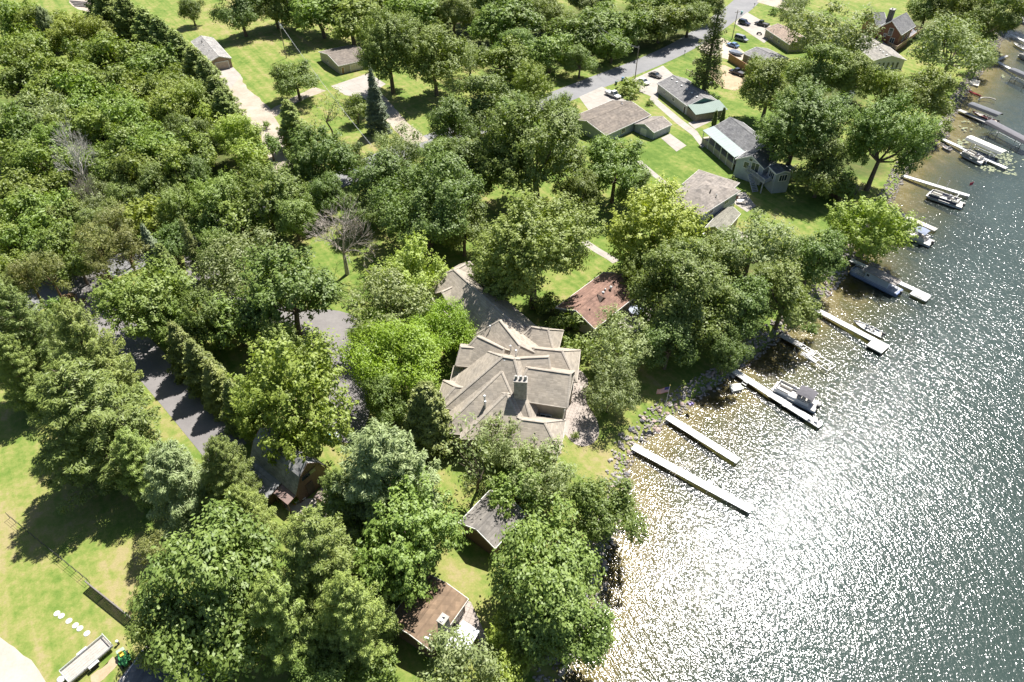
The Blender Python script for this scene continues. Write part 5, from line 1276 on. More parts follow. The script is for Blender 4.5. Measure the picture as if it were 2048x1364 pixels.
for i, (x, y) in enumerate(((l8 - 1.6, -.12), (l8 - .8, .12))):
    k = thing('dock_chair', ['grey folding chair, inner one at the end of the laddered dock', 'grey folding chair, outer one at the end of the laddered dock'][i], 'chair', t8.matrix_basis @ Vector((x, y, DZ)), t8.rotation_euler.z + .3, 'chairs on the laddered dock')
    m = MB(); m.box((0, 0, .42), (.48, .5, .05)); part('seat', m, WHITE, k); m = MB(); m.box((.26, 0, .72), (.05, .5, .6), 0, 0, .2); part('backrest', m, DARKV, k)
    for dx in (-.2, .2):
        for dy in (-.2, .2): m = MB(); m.tube((dx, dy, 0), (dx, dy, .42), .02, .02, 5); part('leg', m, ALU, k)
# open frame dock
t7, l7 = dock((1562, 668), (1603, 691), 'weathered inner dock section leading to an open white frame', w=1.3, mat=M('weathered dock boards', (.42, .40, .38), .8, .2, 3))
a, ln, yaw = on_line((1601, 690), (1668, 734), DZ); fr = thing('boat_lift', 'open white dock frame without decking and boat bunks', 'dock frame', (a.x, a.y, 0), yaw)
m = MB(); ww = 1.35
for y in (.42, -.5, -1.45):
    x0 = 0 if y > -1 else ln * .42
    m.box(((x0 + ln) / 2, y, DZ), (ln - x0, .09, .12))
for i in range(8): m.box((ln * i / 7, -.04, DZ - .003), (.08, .92, .12))
for x in (.44, .62, .8, .995): m.box((ln * x, -.98, DZ - .003), (.08, .95, .12))
part('frame', m, WHITE, fr)
for y in (-1.75, -2.05, -2.35): m = MB(); m.box((ln * .40, y + .9, DZ - .12), (ln * .42, .12, .12)); part('bunk', m, WHITE, fr)
for x in (0, ln * .42, ln * .98):
    for y in (.42, -1.45): m = MB(); m.tube((x, y, -2), (x, y, DZ + .2), .04, .04, 6); part('leg', m, ALU, fr)
m = MB(); m.box((ln * .36, -.6, DZ + .05), (.45, 1.5, .1)); part('step_plate', m, WHITE, fr)
t6, l6 = dock((1630, 617), (1776, 694), 'white dock with a square end platform and a fishing boat alongside', w=1.35)
m = MB()
for j in range(8): m.box((l6 - 2.2 + j * .3, -1.2, DZ - .024), (.288, 1.55, .066))
m.box((l6 - 1.15, -2.0, DZ - .1), (2.4, .05, .16)); part('platform', m, DOCKW, t6)
for x in (-2.2, -.1):
    l = MB(); l.tube((l6 + x, -1.9, -2), (l6 + x, -1.9, DZ - .05), .035, .035, 6); part('leg', l, ALU, t6)
t5, l5 = dock((1702, 519), (1860, 593), 'white dock behind the houseboat ending in a wide platform', w=1.25, pads=())
m = MB()
for j in range(9): m.box((l5 - 2.4 + j * .3, -1.05, DZ - .024), (.288, 1.35, .066))
m.box((l5 - 1.2, -1.75, DZ - .1), (2.7, .05, .16)); part('platform', m, DOCKW, t5)
m = MB(); m.box((l5 - 1.2, -1.5, DZ + .02), (1.2, .16, .05)); part('slot', m, DARKV, t5)
t4, l4 = dock((1785, 421), (1872, 459), 'cream dock half under the light maple with a pontoon below it', w=1.6, mat=M('cream dock boards', (.52, .48, .40), .7, .1, 3))
t3, l3 = dock((1804, 350), (1938, 391), 'white dock with an open pontoon and a red flag at its end', w=1.3)
for x in (.52, .66): m = MB(); m.tube((l3 * x, .72, -1), (l3 * x, .72, DZ + 1.5), .05, .05, 6); part('post', m, WHITE, t3)
t2, l2 = dock((1884, 277), (2013, 336), 'white dock from the grassy point below the white boat canopy', w=1.35)
t1, l1 = dock((1918, 219), (1972, 243), 'grey-white dock strip between the dark boat canopies', w=1.5, mat=M('weathered dock boards', (.42, .40, .38), .8, .2, 3))
dock((1992, 121), (2062, 160), 'white dock with ladder frame at the upper right edge', w=1.3)
dock((2020, 68), (2075, 94), 'far white dock at the upper right edge with a boat', w=1.4)
dock((1996, 119), (2014, 111), 'short white cross dock joined to the ladder frame', w=1.0, sect=2)

# ---------------------------------------------------------------- boats
PONT = M('pontoon aluminium', (.34, .38, .46), .25, .1, metal=.6)
def motor(t, x, y, z, col=None):
    m = MB(); m.box((x + .15, y, z + .35), (.5, .36, .45), 0, 0, .1); mo = part('outboard_motor', m, col or DARKV, t, .06); m = MB(); m.box((x + .2, y, z - .2), (.18, .12, .8)); part('shaft', m, DARKV, mo)
def seat(t, x, y, z, lx, ly, back, mat, h=.42):
    """bench: cushion plus a back on one side"""
    m = MB(); m.box((x, y, z + h / 2), (lx, ly, h)); s_ = part('seat', m, mat, t, .04); m = MB()
    if back[0]: m.box((x + back[0] * (lx / 2 - .06), y, z + h + .2), (.13, ly, .42))
    else: m.box((x, y + back[1] * (ly / 2 - .06), z + h + .2), (lx, .13, .42))
    part('backrest', m, mat, s_, .03); return s_
def pontoon(p1, p2, label, Lb=7.0, W=2.5, canopy=None, fence=None, deck=None, cush=None, hull=None, zr=.95):
    """p1 bow, p2 stern, photo points of the deck centre line"""
    a, ln, yaw = on_line(p1, p2, .7); c = (G(*p1, .7) + G(*p2, .7)) / 2; Lb = Lb or ln
    t = thing('pontoon_boat', label, 'pontoon boat', (c.x, c.y, .02), yaw + math.pi); t.scale = (.9,) * 3      # +x towards the bow
    h = Lb / 2
    for y in (-W / 2 + .38, W / 2 - .38):
        m = MB(); r = .33; rings = []
        for x, k in ((-h, .92), (-h + .1, 1), (h - 1.1, 1), (h - .5, .75), (h - .1, .25), (h, .05)):
            rings.append([(x, y + r * k * math.cos(q * math.pi / 6), .16 + (1 - k) * .18 + r * k * math.sin(q * math.pi / 6)) for q in range(12)])
        m.loft(rings); part('pontoon', m, PONT, t, 0, True)
    m = MB(); m.box((0, 0, .56), (Lb - .15, W, .12)); part('deck', m, deck or M('boat carpet', (.50, .48, .45), .9, .12, 4), t)
    fm = fence or M('boat fence panel', (.52, .55, .60), .4, .08); m = MB(); z0, z1 = .68, .62 + .62
    x0, x1 = -h + 1.2, h - .55
    for q in (-1, 1):
        m.box(((x0 + x1) / 2, q * (W / 2 - .05), (z0 + z1) / 2 - .02), (x1 - x0, .05, z1 - z0 - .06))
    m.slab([(x1, -W / 2 + .07, z0), (x1, -.45, z0), (x1, -.45, z1 - .05), (x1, -W / 2 + .07, z1 - .05)], .05, (1, 0, 0)); m.slab([(x1, .45, z0), (x1, W / 2 - .07, z0), (x1, W / 2 - .07, z1 - .05), (x1, .45, z1 - .05)], .05, (1, 0, 0))
    m.box((x0, -.75, (z0 + z1) / 2 - .02), (.05, W / 2 - .5, z1 - z0 - .06)); fo = part('fence', m, fm, t)
    m = MB()
    for q in (-1, 1): m.box(((x0 + x1) / 2, q * (W / 2 - .05), z1), (x1 - x0 + .05, .09, .06))
    m.box((x1 + .025, 0, z1 - .003), (.09, W - .05, .06)); part('rail', m, WHITE, fo)
    cu = cush or M('cream boat vinyl', (.60, .57, .51), .5, .08)
    seat(t, h - 1.75, W / 2 - .42, .62, 1.9, .6, (0, 1), cu); seat(t, h - 1.75, -W / 2 + .42, .62, 1.9, .6, (0, -1), cu)
    seat(t, x0 + .75, W / 2 - .45, .62, 1.3, .62, (0, 1), cu); seat(t, x0 + .32, -W / 2 + .8, .62, .6, 1.2, (-1, 0), cu)
    m = MB(); m.box((-.4, -W / 2 + .5, .62 + .45), (.6, .65, .9)); con = part('console', m, M('grey console', (.22, .22, .24), .5), t, .06); m = MB(); m.slab([(-.1, -W / 2 + .22, 1.5), (-.1, -W / 2 + .8, 1.5), (-.2, -W / 2 + .8, 1.85), (-.2, -W / 2 + .22, 1.85)], .03, (1, 0, 0)); part('windscreen', m, GLASS, con)
    m = MB(); m.box((-1.1, -W / 2 + .55, .9), (.5, .5, .5)); s_ = part('seat', m, cu, t, .05); m = MB(); m.box((-1.33, -W / 2 + .55, 1.3), (.12, .5, .5)); part('backrest', m, cu, s_, .04)
    motor(t, -h - .1, 0, .5)
    if canopy:
        cm, cx0, cx1, cz = canopy; m = MB(); rings = []
        for i in range(7):
            u = i / 6; x = cx0 + (cx1 - cx0) * u; zz = cz + .16 * math.sin(math.pi * u)
            rings.append([(x, -W / 2 + .05, zz - .12), (x, -W / 4, zz + .02), (x, 0, zz + .05), (x, W / 4, zz + .02), (x, W / 2 - .05, zz - .12), (x, W / 2 - .05, zz - .16), (x, 0, zz), (x, -W / 2 + .05, zz - .16)])
        m.loft(rings); co = part('canopy', m, cm, t); m = MB()
        for q in (-1, 1):
            y = q * (W / 2 - .08); xm = (cx0 + cx1) / 2
            m.tube((xm, y, z1), (cx0 + .1, y, cz - .12), .025, .025, 5); m.tube((xm, y, z1), (cx1 - .1, y, cz - .12), .025, .025, 5); m.tube((xm - .5, y, z1), (xm + .3, y, cz), .025, .025, 5)
        part('canopy_frame', m, ALU, co)
    return t
CHAR = M('charcoal canvas', (.115, .11, .12), .9, .12, 2); BLUEC = M('grey-blue canvas', (.23, .26, .33), .9, .1, 2)
pontoon((1562, 776), (1622, 806), 'tan pontoon boat with a charcoal bimini by the laddered dock', 7.2, 2.5, (CHAR, -2.7, -.1, 2.35))
pontoon((1801, 458), (1862, 484), 'pontoon boat with a grey-blue bimini below the light maple', 7.0, 2.6, (BLUEC, -1.9, .5, 2.35), deck=M('pale boat floor', (.60, .58, .54), .8))
pt = pontoon((1858, 386), (1926, 409), 'open white pontoon boat tied at the end of the dock with the red flag', 7.6, 2.7, None, deck=M('pale boat floor', (.60, .58, .54), .8), fence=M('navy boat fence', (.06, .07, .14), .4))
arch = MB(); arch.path([(-1.2, -1.25, 1.2), (-1.9, -1.2, 2.3), (-1.9, 1.2, 2.3), (-1.2, 1.25, 1.2)], .06, 6); part('tow_arch', arch, WHITE, pt)
pontoon((1928, 304), (1967, 323), 'small grey pontoon boat beside the white boat canopy', 6.0, 2.3, None, fence=M('silver fence panel', (.40, .42, .45), .4))
pontoon((2026, 30), (2062, 46), 'dark-sided pontoon boat in the top right corner', 6.5, 2.4, None, fence=M('navy boat fence', (.06, .07, .14), .4))
pontoon((2040, 108), (2075, 124), 'pontoon boat cut by the right edge near the ladder frame', 6.5, 2.4, None)
# houseboat
c = (G(1706, 536, .7) + G(1801, 583, .7)) / 2; yaw = on_line((1706, 536), (1801, 583), .7)[2]; Lh = on_line((1706, 536), (1801, 583), .7)[1] / .78
hb = thing('houseboat', 'long blue-sided houseboat with a flat brown-grey roof', 'houseboat', (c.x, c.y, 0), yaw)
h = Lh / 2; W = 2.7; hb.scale = (.78,) * 3
m = MB(); m.loft([[(-h, -W / 2 + .3, .05), (-h, W / 2 - .3, .05), (-h, W / 2 - .3, .75), (-h, -W / 2 + .3, .75)], [(-h + .7, -W / 2, -.15), (-h + .7, W / 2, -.15), (-h + .7, W / 2, .75), (-h + .7, -W / 2, .75)], [(h, -W / 2, -.15), (h, W / 2, -.15), (h, W / 2, .75), (h, -W / 2, .75)]])
HBL = M('houseboat blue paint', (.16, .21, .36), .4, .1); part('hull', m, HBL, hb)
m = MB(); m.box((0, -W / 2 - .012, .62), (Lh - 1, .03, .1)); m.box((0, -W / 2 - .012, .3), (Lh - 1, .03, .06)); part('rub_rail', m, M('pale blue trim', (.42, .50, .62), .4), hb)
m = MB(); m.box((0, 0, .78), (Lh - .7, W - .1, .06)); part('deck', m, M('grey boat deck', (.36, .37, .40), .8), hb)
m = MB(); m.box((h * .08, 0, 1.62), (h * .95, W - .35, 1.62)); cb = part('cabin', m, M('pale blue cabin', (.40, .47, .56), .5, .06), hb)
m = MB(); m.box((-h * .28, -W / 2 + .16, 1.75), (.75, .04, .7)); wn = part('window', m, WHITE, cb); m = MB(); m.box((-h * .28, -W / 2 + .135, 1.75), (.58, .04, .52)); part('pane', m, GLASS, wn)
m = MB(); m.box((h * .15, 0, 2.52), (h * 1.32, W + .1, .12)); part('roof', m, M('weathered houseboat roof', (.27, .245, .225), .9, .2, 1.5), hb)
m = MB()
for q in (-1, 1): m.box((-h * .68, q * (W / 2 - .08), 1.45), (h * .6, .05, .06)); m.box((-h * .68, q * (W / 2 - .08), 1.1), (h * .6, .04, .05))
m.box((-h * .97, 0, 1.45), (.05, W - .2, .06))
for x in (-.97, -.75, -.55, -.38):
    for q in (-1, 1): m.box((h * x, q * (W / 2 - .08), 1.13), (.05, .05, .7))
for q in (-1, 1): m.tube((h * .78, q * (W / 2 - .1), .8), (h * .78, q * (W / 2 - .1), 2.5), .04)
part('railing', m, WHITE, hb); seat(hb, -h * .55, .6, .8, .8, .7, (0, 1), M('cream boat vinyl', (.60, .57, .51), .5)); seat(hb, -h * .75, -.6, .8, .6, .6, (-1, 0), M('cream boat vinyl', (.60, .57, .51), .5)); motor(hb, h + .05, 0, .5)
# open hulls
def hull(p1, p2, label, name, cat, W, col, inner, seats=True, mtr=True, z=.45, pts=(0.0, .55, .86, 1, 1, .96), shield=True, deckl=.42):
    a, ln, yaw = on_line(p1, p2, z); c = (G(*p1, z) + G(*p2, z)) / 2
    t = thing(name, label, cat, (c.x, c.y, 0), yaw + math.pi); t.scale = (1, .8, .85); h = ln / 2
    xs_ = [h, h * .72, h * .35, -h * .1, -h * .6, -h]
    m = MB(); R1 = []; 
    for x, k in zip(xs_, pts):
        w_ = max(.04, W / 2 * k); zt = z + .18 * (max(0, x / h)) ** 2
        R1.append([(x, -w_, zt), (x, -w_ * .78, .02 + .3 * (max(0, x / h)) ** 3), (x, 0, -.12 + .4 * (max(0, x / h)) ** 3), (x, w_ * .78, .02 + .3 * (max(0, x / h)) ** 3), (x, w_, zt), (x, w_ - min(.1, w_ * .5), zt), (x, w_ * .7, .16 + .2 * (max(0, x / h)) ** 2), (x, -w_ * .7, .16 + .2 * (max(0, x / h)) ** 2), (x, -w_ + min(.1, w_ * .5), zt)])
    m.loft(R1); part('hull', m, col, t, 0, False)
    m = MB(); m.prism([(h * .93, -.08), (h * .93, .08), (h * .66, W * .30), (h * .34, W * .41), (h * (1 - 2 * deckl + .1), W * .43), (h * (1 - 2 * deckl + .1), -W * .43), (h * .34, -W * .41), (h * .66, -W * .30)], z - .16, z - .1); part('bow_deck', m, inner, t)
    m = MB(); m.box((-h * .82, 0, z - .13), (h * .32, W * .8, .06)); part('stern_deck', m, inner, t)
    if seats:
        for x, y in ((-h * .3, -W * .2), (-h * .3, W * .2), (-h * .02, -W * .2)):
            m = MB(); m.box((x, y, z), (.42, .42, .14)); s_ = part('seat', m, M('boat seat', (.30, .29, .28), .6), t, .04); m = MB(); m.box((x - .2, y, z + .28), (.1, .42, .45)); part('backrest', m, M('boat seat', (.30, .29, .28), .6), s_, .03)
    if shield: m = MB(); m.slab([(h * .18, -W * .4, z + .02), (h * .18, W * .4, z + .02), (h * .08, W * .34, z + .42), (h * .08, -W * .34, z + .42)], .03, (1, 0, 0)); part('windscreen', m, GLASS, t)
    if mtr: motor(t, -h - .1, 0, z)
    return t
hull((1708, 641), (1767, 670), 'silver fishing boat with dark outboard beside the square platform dock', 'fishing_boat', 'fishing boat', 2.0, M('silver hull', (.36, .37, .38), .35, .1, metal=.4), M('tan boat floor', (.46, .43, .38), .8))
hull((1787, 426), (1830, 445), 'white fishing boat half hidden under the light maple', 'fishing_boat', 'fishing boat', 1.9, M('white hull', (.60, .60, .58), .4), M('pale boat floor', (.60, .58, .54), .8))
hull((1886, 291), (1903, 299), 'little grey paddle boat by the grassy point', 'paddle_boat', 'boat', 1.5, M('dull grey hull', (.40, .40, .41), .6), M('brown paddle boat seat', (.26, .20, .17), .7), True, False, .4, (.55, .85, .95, 1, 1, .8), False)
hull((1937, 181), (1963, 191), 'red kayak drawn up beside the dark boat canopy', 'kayak', 'kayak', .8, M('red kayak plastic', (.42, .05, .07), .4), M('dark red cockpit', (.12, .02, .03), .6), False, False, .3, (0, .6, .9, 1, .7, .1), False)
hull((2028, 85), (2050, 97), 'small white boat with dark motor by the far dock', 'fishing_boat', 'fishing boat', 1.7, M('white hull', (.60, .60, .58), .4), M('pale boat floor', (.60, .58, .54), .8))
hull((1923, 220), (1958, 236), 'narrow grey boat tied beside the grey-white dock strip', 'fishing_boat', 'fishing boat', 1.5, M('dull grey hull', (.40, .40, .41), .6), M('tan boat floor', (.46, .43, .38), .8), False, False)
# canopy lifts
def lift(p1, p2, W, mat, label, zt=3.0, boat=True, flat=False):
    W *= .8; zt *= .85; a, ln, yaw = on_line(p1, p2, zt); c = (G(*p1, zt) + G(*p2, zt)) / 2
    t = thing('boat_lift', label, 'boat lift', (c.x, c.y, 0), yaw); h = ln / 2; m = MB(); rings = []
    for x, e in ((-h, .75), (-h + .3, 1), (h - .3, 1), (h, .75)):
        r = []
        for i in range(9):
            q = -1 + 2 * i / 8; r.append((x, q * W / 2 * (1 if e == 1 else .97), zt + (.35 * (1 - q * q) - (.3 if abs(q) == 1 else 0)) * e - .2))
        r += [(p[0], p[1] * .98, p[2] - .06) for p in r[::-1]]; rings.append(r)
    m.loft(rings); part('canopy', m, mat, t)
    m = MB()
    for y in (-W / 2 + .15, W / 2 - .15): m.box((0, y, zt - .5), (ln * .92, .08, .08)); m.box((0, y, .55), (ln * .6, .09, .12))
    for x in (-h * .55, h * .55): m.box((x, 0, .5), (.1, W - .3, .1))
    part('frame', m, ALU, t)
    for x in (-h * .55, h * .55):
        for y in (-W / 2 + .15, W / 2 - .15): m = MB(); m.box((x, y, .6), (.11, .11, 2 * zt - 2.2)); part('post', m, WHITE, t)
    return t
lift((1942, 205), (2002, 228), 3.1, M('charcoal lift canopy', (.125, .13, .145), .8, .1, 1.5), 'shorter boat lift with a dark grey ribbed canopy near the red kayak')
lift((1979, 240), (2062, 283), 3.3, M('slate lift canopy', (.14, .135, .15), .8, .1, 1.5), 'long boat lift with a dark slate canopy reaching the right edge')
lift((1938, 272), (2010, 303), 3.0, M('white lift canopy', (.66, .65, .60), .8, .05, 1.5), 'boat lift with a bright white canopy above the white dock')
lift((2024, 136), (2075, 158), 3.0, M('charcoal lift canopy', (.125, .13, .145), .8, .1, 1.5), 'boat lift with a dark canopy at the upper right edge')
hull((1946, 222), (1996, 244), 'runabout stored under the shorter dark canopy', 'motor_boat', 'motor boat', 2.0, M('maroon hull', (.16, .05, .05), .4), M('tan boat floor', (.46, .43, .38), .8))
hull((1950, 300), (1992, 320), 'grey runabout stored under the white canopy', 'motor_boat', 'motor boat', 2.0, M('blue-grey hull', (.25, .28, .33), .4), M('grey boat deck', (.36, .37, .40), .8))
# water toys, rafts
def slabthing(name, label, cat, pts, z0, z1, mat, pname='body', bev=.06):
    q = [G(x, y, z1) for x, y in pts]; o = q[0]; t = thing(name, label, cat, (o.x, o.y, 0)); m = MB(); m.prism([(v.x - o.x, v.y - o.y) for v in q], z0, z1); part(pname, m, mat, t, bev); return t, o
t, o = slabthing('swim_raft', 'white floating raft near the ladder of the dock', 'raft', [(1459, 770), (1467, 767), (1481, 766), (1486, 778), (1464, 783)], -.1, .28, M('raft white', (.50, .51, .48), .6, .15, 1.2))
m = MB(); m.box((.7, -.35, .3), (.7, .5, .05)); part('hatch', m, M('raft grey', (.38, .39, .36), .6), t)
t, o = slabthing('swim_platform', 'pale square swim mat in the shallows by the shore trees', 'raft', [(1941, 157), (1961, 162), (1957, 172), (1938, 167)], .0, .3, M('mat cream', (.56, .52, .46), .8, .1), 'top', .03)
m = MB(); m.box((.9, -.5, .31), (.5, .4, .05)); part('hatch', m, M('raft grey', (.38, .39, .36), .6), t)
c = G(1976, 200, .4); t = thing('hose', 'pale curved float tube arching beside the dark canopy', 'float', c, 0); m = MB()
m.path([(1.9 * math.cos(a), 1.5 * math.sin(a), 0) for a in np.linspace(.0, 2.6, 14)], .16, 8); part('tube', m, M('mat cream', (.56, .52, .46), .8), t)
m = MB(); m.path([(1.9 * math.cos(2.6), 1.5 * math.sin(2.6), 0), (1.9 * math.cos(2.6) - .3, 1.5 * math.sin(2.6) - .1, -.4)], .17, 8); part('end_cap', m, ALU, t)
# cane across the longest dock
a, b_ = G(1361, 922, .7), G(1349, 952, .7); t = thing('branch', 'bare forked branch lying across the longest dock', 'branch', a); d = b_ - a; m = MB(); m.path([(-.6, .5, .2), (0, 0, .02), tuple(d * .5 + Vector((.12, 0, .02))), tuple(d)], [.02, .05, .05, .02], 6); part('limb', m, BARKP, t); m = MB(); m.path([(0, 0, .03), (.5, .35, .2), (.9, .45, .1)], [.04, .03, .015], 5); m.path([tuple(d * .6), tuple(d * .9 + Vector((-.4, 0, .1)))], [.03, .012], 5); part('twig', m, BARKP, t)

# ---------------------------------------------------------------- road vehicles
TYRE = M('tyre rubber', (.025, .025, .025), .9); CHROME = M('wheel metal', (.45, .45, .46), .3, .1, metal=.7); LAMP = M('lamp lens', (.62, .60, .55), .2); RLAMP = M('red lens', (.35, .03, .03), .3)
def car(px, py, ang, kind, col, label, Lc=None, group=None):
    """ang: heading of the nose in degrees from +X"""
    Lc = Lc or dict(suv=4.9, pickup=5.8, sedan=4.7, van=5.2)[kind]; W = 1.95; H = dict(suv=1.78, pickup=1.88, sedan=1.46, van=1.9)[kind]
    p = G(px, py, LZ + .6); t = thing(dict(suv='suv', pickup='pickup_truck', sedan='car', van='van')[kind], label, dict(suv='suv', pickup='pickup truck', sedan='car', van='van')[kind], (p.x, p.y, LZ + .03), R_(ang), group)
    pm = M(label.split(' with')[0] + ' paint', col, .25, .05, 2, spec=.6); h = Lc / 2; bh = 1.0 if kind != 'sedan' else .88
    def ring(x, w_, z0, z1, ins=.06): return [(x, -w_, z0 + .1), (x, -w_, z1 - ins), (x, -w_ + ins * 1.5, z1), (x, w_ - ins * 1.5, z1), (x, w_, z1 - ins), (x, w_, z0 + .1), (x, w_ - .12, z0), (x, -w_ + .12, z0)]
    hood = bh * .97; m = MB(); w2 = W / 2
    secs = [(-h, .86, .42, bh * .9), (-h + .12, .96, .32, bh), (-h * .3, 1, .3, bh), (h * .2, 1, .3, bh), (h * .38, 1, .3, bh * .98), (h * .8, .97, .32, hood * .9), (h - .12, .9, .36, hood * .8), (h, .8, .44, hood * .66)]
    m.loft([ring(x, w2 * k, z0, z1) for x, k, z0, z1 in secs]); bo = part('body', m, pm, t, 0, False)
    cab = dict(suv=(-h + .15, -h + .35, h * .12, h * .36), pickup=(-h * .12, -h * .06, h * .3, h * .46), sedan=(-h * .74, -h * .42, h * .12, h * .42), van=(-h + .1, -h + .25, h * .3, h * .6))[kind]
    m = MB(); zt = H
    lo = [(cab[0], -w2 * .95, bh - .02), (cab[3], -w2 * .95, bh - .04), (cab[3], w2 * .95, bh - .04), (cab[0], w2 * .95, bh - .02)]; hi = [(cab[1], -w2 * .78, zt - .06), (cab[2], -w2 * .78, zt - .06), (cab[2], w2 * .78, zt - .06), (cab[1], w2 * .78, zt - .06)]
    m.loft([lo, hi]); part('glasshouse', m, GLASS, t, .03)
    m = MB(); m.slab([(cab[1] - .05, -w2 * .80, zt), (cab[2] + .05, -w2 * .80, zt), (cab[2] + .05, w2 * .80, zt), (cab[1] - .05, w2 * .80, zt)], .09); part('roof', m, pm, t, .03)
    m = MB()
    for q in (-1, 1):
        for u in (.0, .36, .68, 1.0):
            xa = cab[0] + (cab[3] - cab[0]) * u; xb = cab[1] + (cab[2] - cab[1]) * u; m.tube((xa, q * w2 * .955, bh - .02), (xb, q * w2 * .79, zt - .04), .055, .05, 5)
    for xb in (cab[1], cab[2]): m.tube((xb, -w2 * .79, zt - .04), (xb, w2 * .79, zt - .04), .05, .05, 5)
    part('pillar', m, pm, t)
    for x in (-h * .62, h * .62):
        for q in (-1, 1):
            m = MB(); m.tube((x, q * (w2 - .2), .36), (x, q * (w2 + .02), .36), .37, .37, 14); wh = part('wheel', m, TYRE, t); m = MB(); m.tube((x, q * (w2 + .015), .36), (x, q * (w2 + .04), .36), .22, .2, 10); part('rim', m, CHROME, wh)
    for q in (-1, 1):
        m = MB(); m.box((h - .06, q * w2 * .62, hood * .62), (.12, .38, .16)); part('headlight', m, LAMP, t); m = MB(); m.box((-h + .03, q * w2 * .72, bh * .74), (.08, .2, .28)); part('taillight', m, RLAMP, t)
        m = MB(); m.box((h * .32, q * (w2 + .1), bh + .05), (.12, .2, .14)); part('mirror', m, pm, t, .02)
    if kind == 'pickup':
        m = MB(); bx0, bx1 = -h + .1, cab[0] - .08; m.box(((bx0 + bx1) / 2, 0, bh + .03), (bx1 - bx0, W * .82, .05)); part('bed_cover' if 'cover' in label else 'bed', m, M('pickup bed liner', (.10, .10, .11), .8) if 'white' not in label else M('pale bed cover', (.50, .51, .53), .5), t)
        m = MB()
        for q in (-1, 1): m.box(((bx0 + bx1) / 2, q * w2 * .93, bh + .06), (bx1 - bx0, .1, .16))
        m.box((bx0 + .05, 0, bh + .06), (.1, W * .88, .16)); part('bed_side', m, pm, t)
    return t
car(1226, 188, -52, 'pickup', (.62, .62, .61), 'white pickup truck parked on the white concrete drive')
car(1287, 162, -52, 'sedan', (.58, .58, .57), 'white car half hidden behind the round dark shrub')
car(1311, 149, -45, 'sedan', (.13, .12, .11), 'dark grey car beside the long grey bungalow')
car(1489, 45, -48, 'suv', (.018, .022, .055), 'navy suv at the road end of the concrete drive')
car(1524, 47, 133, 'pickup', (.02, .02, .023), 'black pickup truck next to the navy suv')
car(1466, 89, 130, 'sedan', (.14, .22, .38), 'blue car in the stony yard by the tall spruce')
car(1483, 77, -48, 'van', (.26, .27, .30), 'grey van parked above the blue car')
car(1475, 144, 128, 'pickup', (.03, .032, .05), 'dark crew cab pickup with pale bed in the dirt yard', 6.0)
car(705, 341, -20, 'sedan', (.6, .6, .6), 'white car glimpsed under the trees at the hidden road bend')
# covered boat on the yard, motorcycle, kayak trailer
c = G(1473, 101, LZ + 1.2); t = thing('covered_boat', 'boat under a pale blue-grey cover beside the grey garage', 'covered boat', (c.x, c.y, LZ), R_(-45)); m = MB()
m.loft([[(x, -w_, .6), (x, -w_ * .8, .45), (x, w_ * .8, .45), (x, w_, .6), (x, w_ * .9, 1.1), (x, 0, zt), (x, -w_ * .9, 1.1)] for x, w_, zt in ((-2.4, 1.0, 1.3), (-1.2, 1.15, 1.7), (.4, 1.15, 1.75), (1.7, .85, 1.5), (2.6, .12, 1.2))]); part('cover', m, M('blue-grey tarp', (.26, .29, .35), .8, .1), t)
m = MB(); m.box((0, 0, .35), (4.4, .12, .12)); m.box((-.9, 0, .3), (.12, 2.0, .1)); tr = part('trailer', m, DARKV, t)
for q in (-1, 1): m = MB(); m.tube((-.9, q * .95, .3), (-.9, q * 1.12, .3), .3, .3, 12); part('wheel', m, TYRE, t)
c = G(1519, 66, LZ + .5); t = thing('motorcycle', 'black motorcycle on pale concrete behind the navy suv', 'motorcycle', (c.x, c.y, LZ + .02), R_(-30))
for x in (-.72, .72):
    m = MB(); m.tube((x, -.07, .32), (x, .07, .32), .32, .32, 14); part('wheel', m, TYRE, t)
m = MB(); m.loft([[(x, -w_, z0), (x, w_, z0), (x, w_, z1), (x, -w_, z1)] for x, w_, z0, z1 in ((-.8, .1, .55, .72), (-.3, .17, .42, .82), (.2, .17, .45, .98), (.55, .08, .6, .95))]); part('body', m, M('black gloss', (.02, .02, .022), .3), t, .03)
m = MB(); m.box((-.45, 0, .82), (.7, .3, .12)); part('seat', m, DARKV, t, .03); m = MB(); m.path([(.72, 0, .35), (.5, 0, 1.0)], .05); m.path([(.45, -.4, 1.08), (.5, 0, 1.02), (.45, .4, 1.08)], .03); part('handlebar', m, CHROME, t)
# camper
c = G(1592, -2, LZ + 2); t = thing('camper', 'white travel trailer with raised nose at the top edge', 'camper', (c.x, c.y, LZ), R_(-8)); m = MB()
m.extx([(-1.2, .6), (1.2, .6), (1.2, 3.0), (.9, 3.15), (-.9, 3.15), (-1.2, 3.0)], -3.6, 4.4); m.extx([(-1.2, 1.6), (1.2, 1.6), (1.2, 3.0), (.9, 3.1), (-.9, 3.1), (-1.2, 3.0)], -5.4, -3.598); part('body', m, M('camper white', (.60, .60, .59), .4, .06), t)
m = MB(); m.box((-.5, -1.2, 1.75), (6.5, .04, .16)); m.box((-.5, -1.2, 1.3), (7, .04, .1)); part('stripe', m, M('camper stripe', (.25, .26, .28), .4), t)
for x in (-4.3, -1.6, 1.6): m = MB(); m.box((x, -1.21, 2.3), (.9, .05, .5)); part('window', m, GLASS, t)
for x in (-.2, .7):
    for q in (-1, 1): m = MB(); m.tube((x, q * 1.0, .38), (x, q * 1.22, .38), .38, .38, 12); part('wheel', m, TYRE, t)
m = MB(); m.box((-4.9, -.8, .8), (.1, .1, 1.6)); m.box((-4.9, .8, .8), (.1, .1, 1.6)); part('landing_leg', m, DARKV, t)
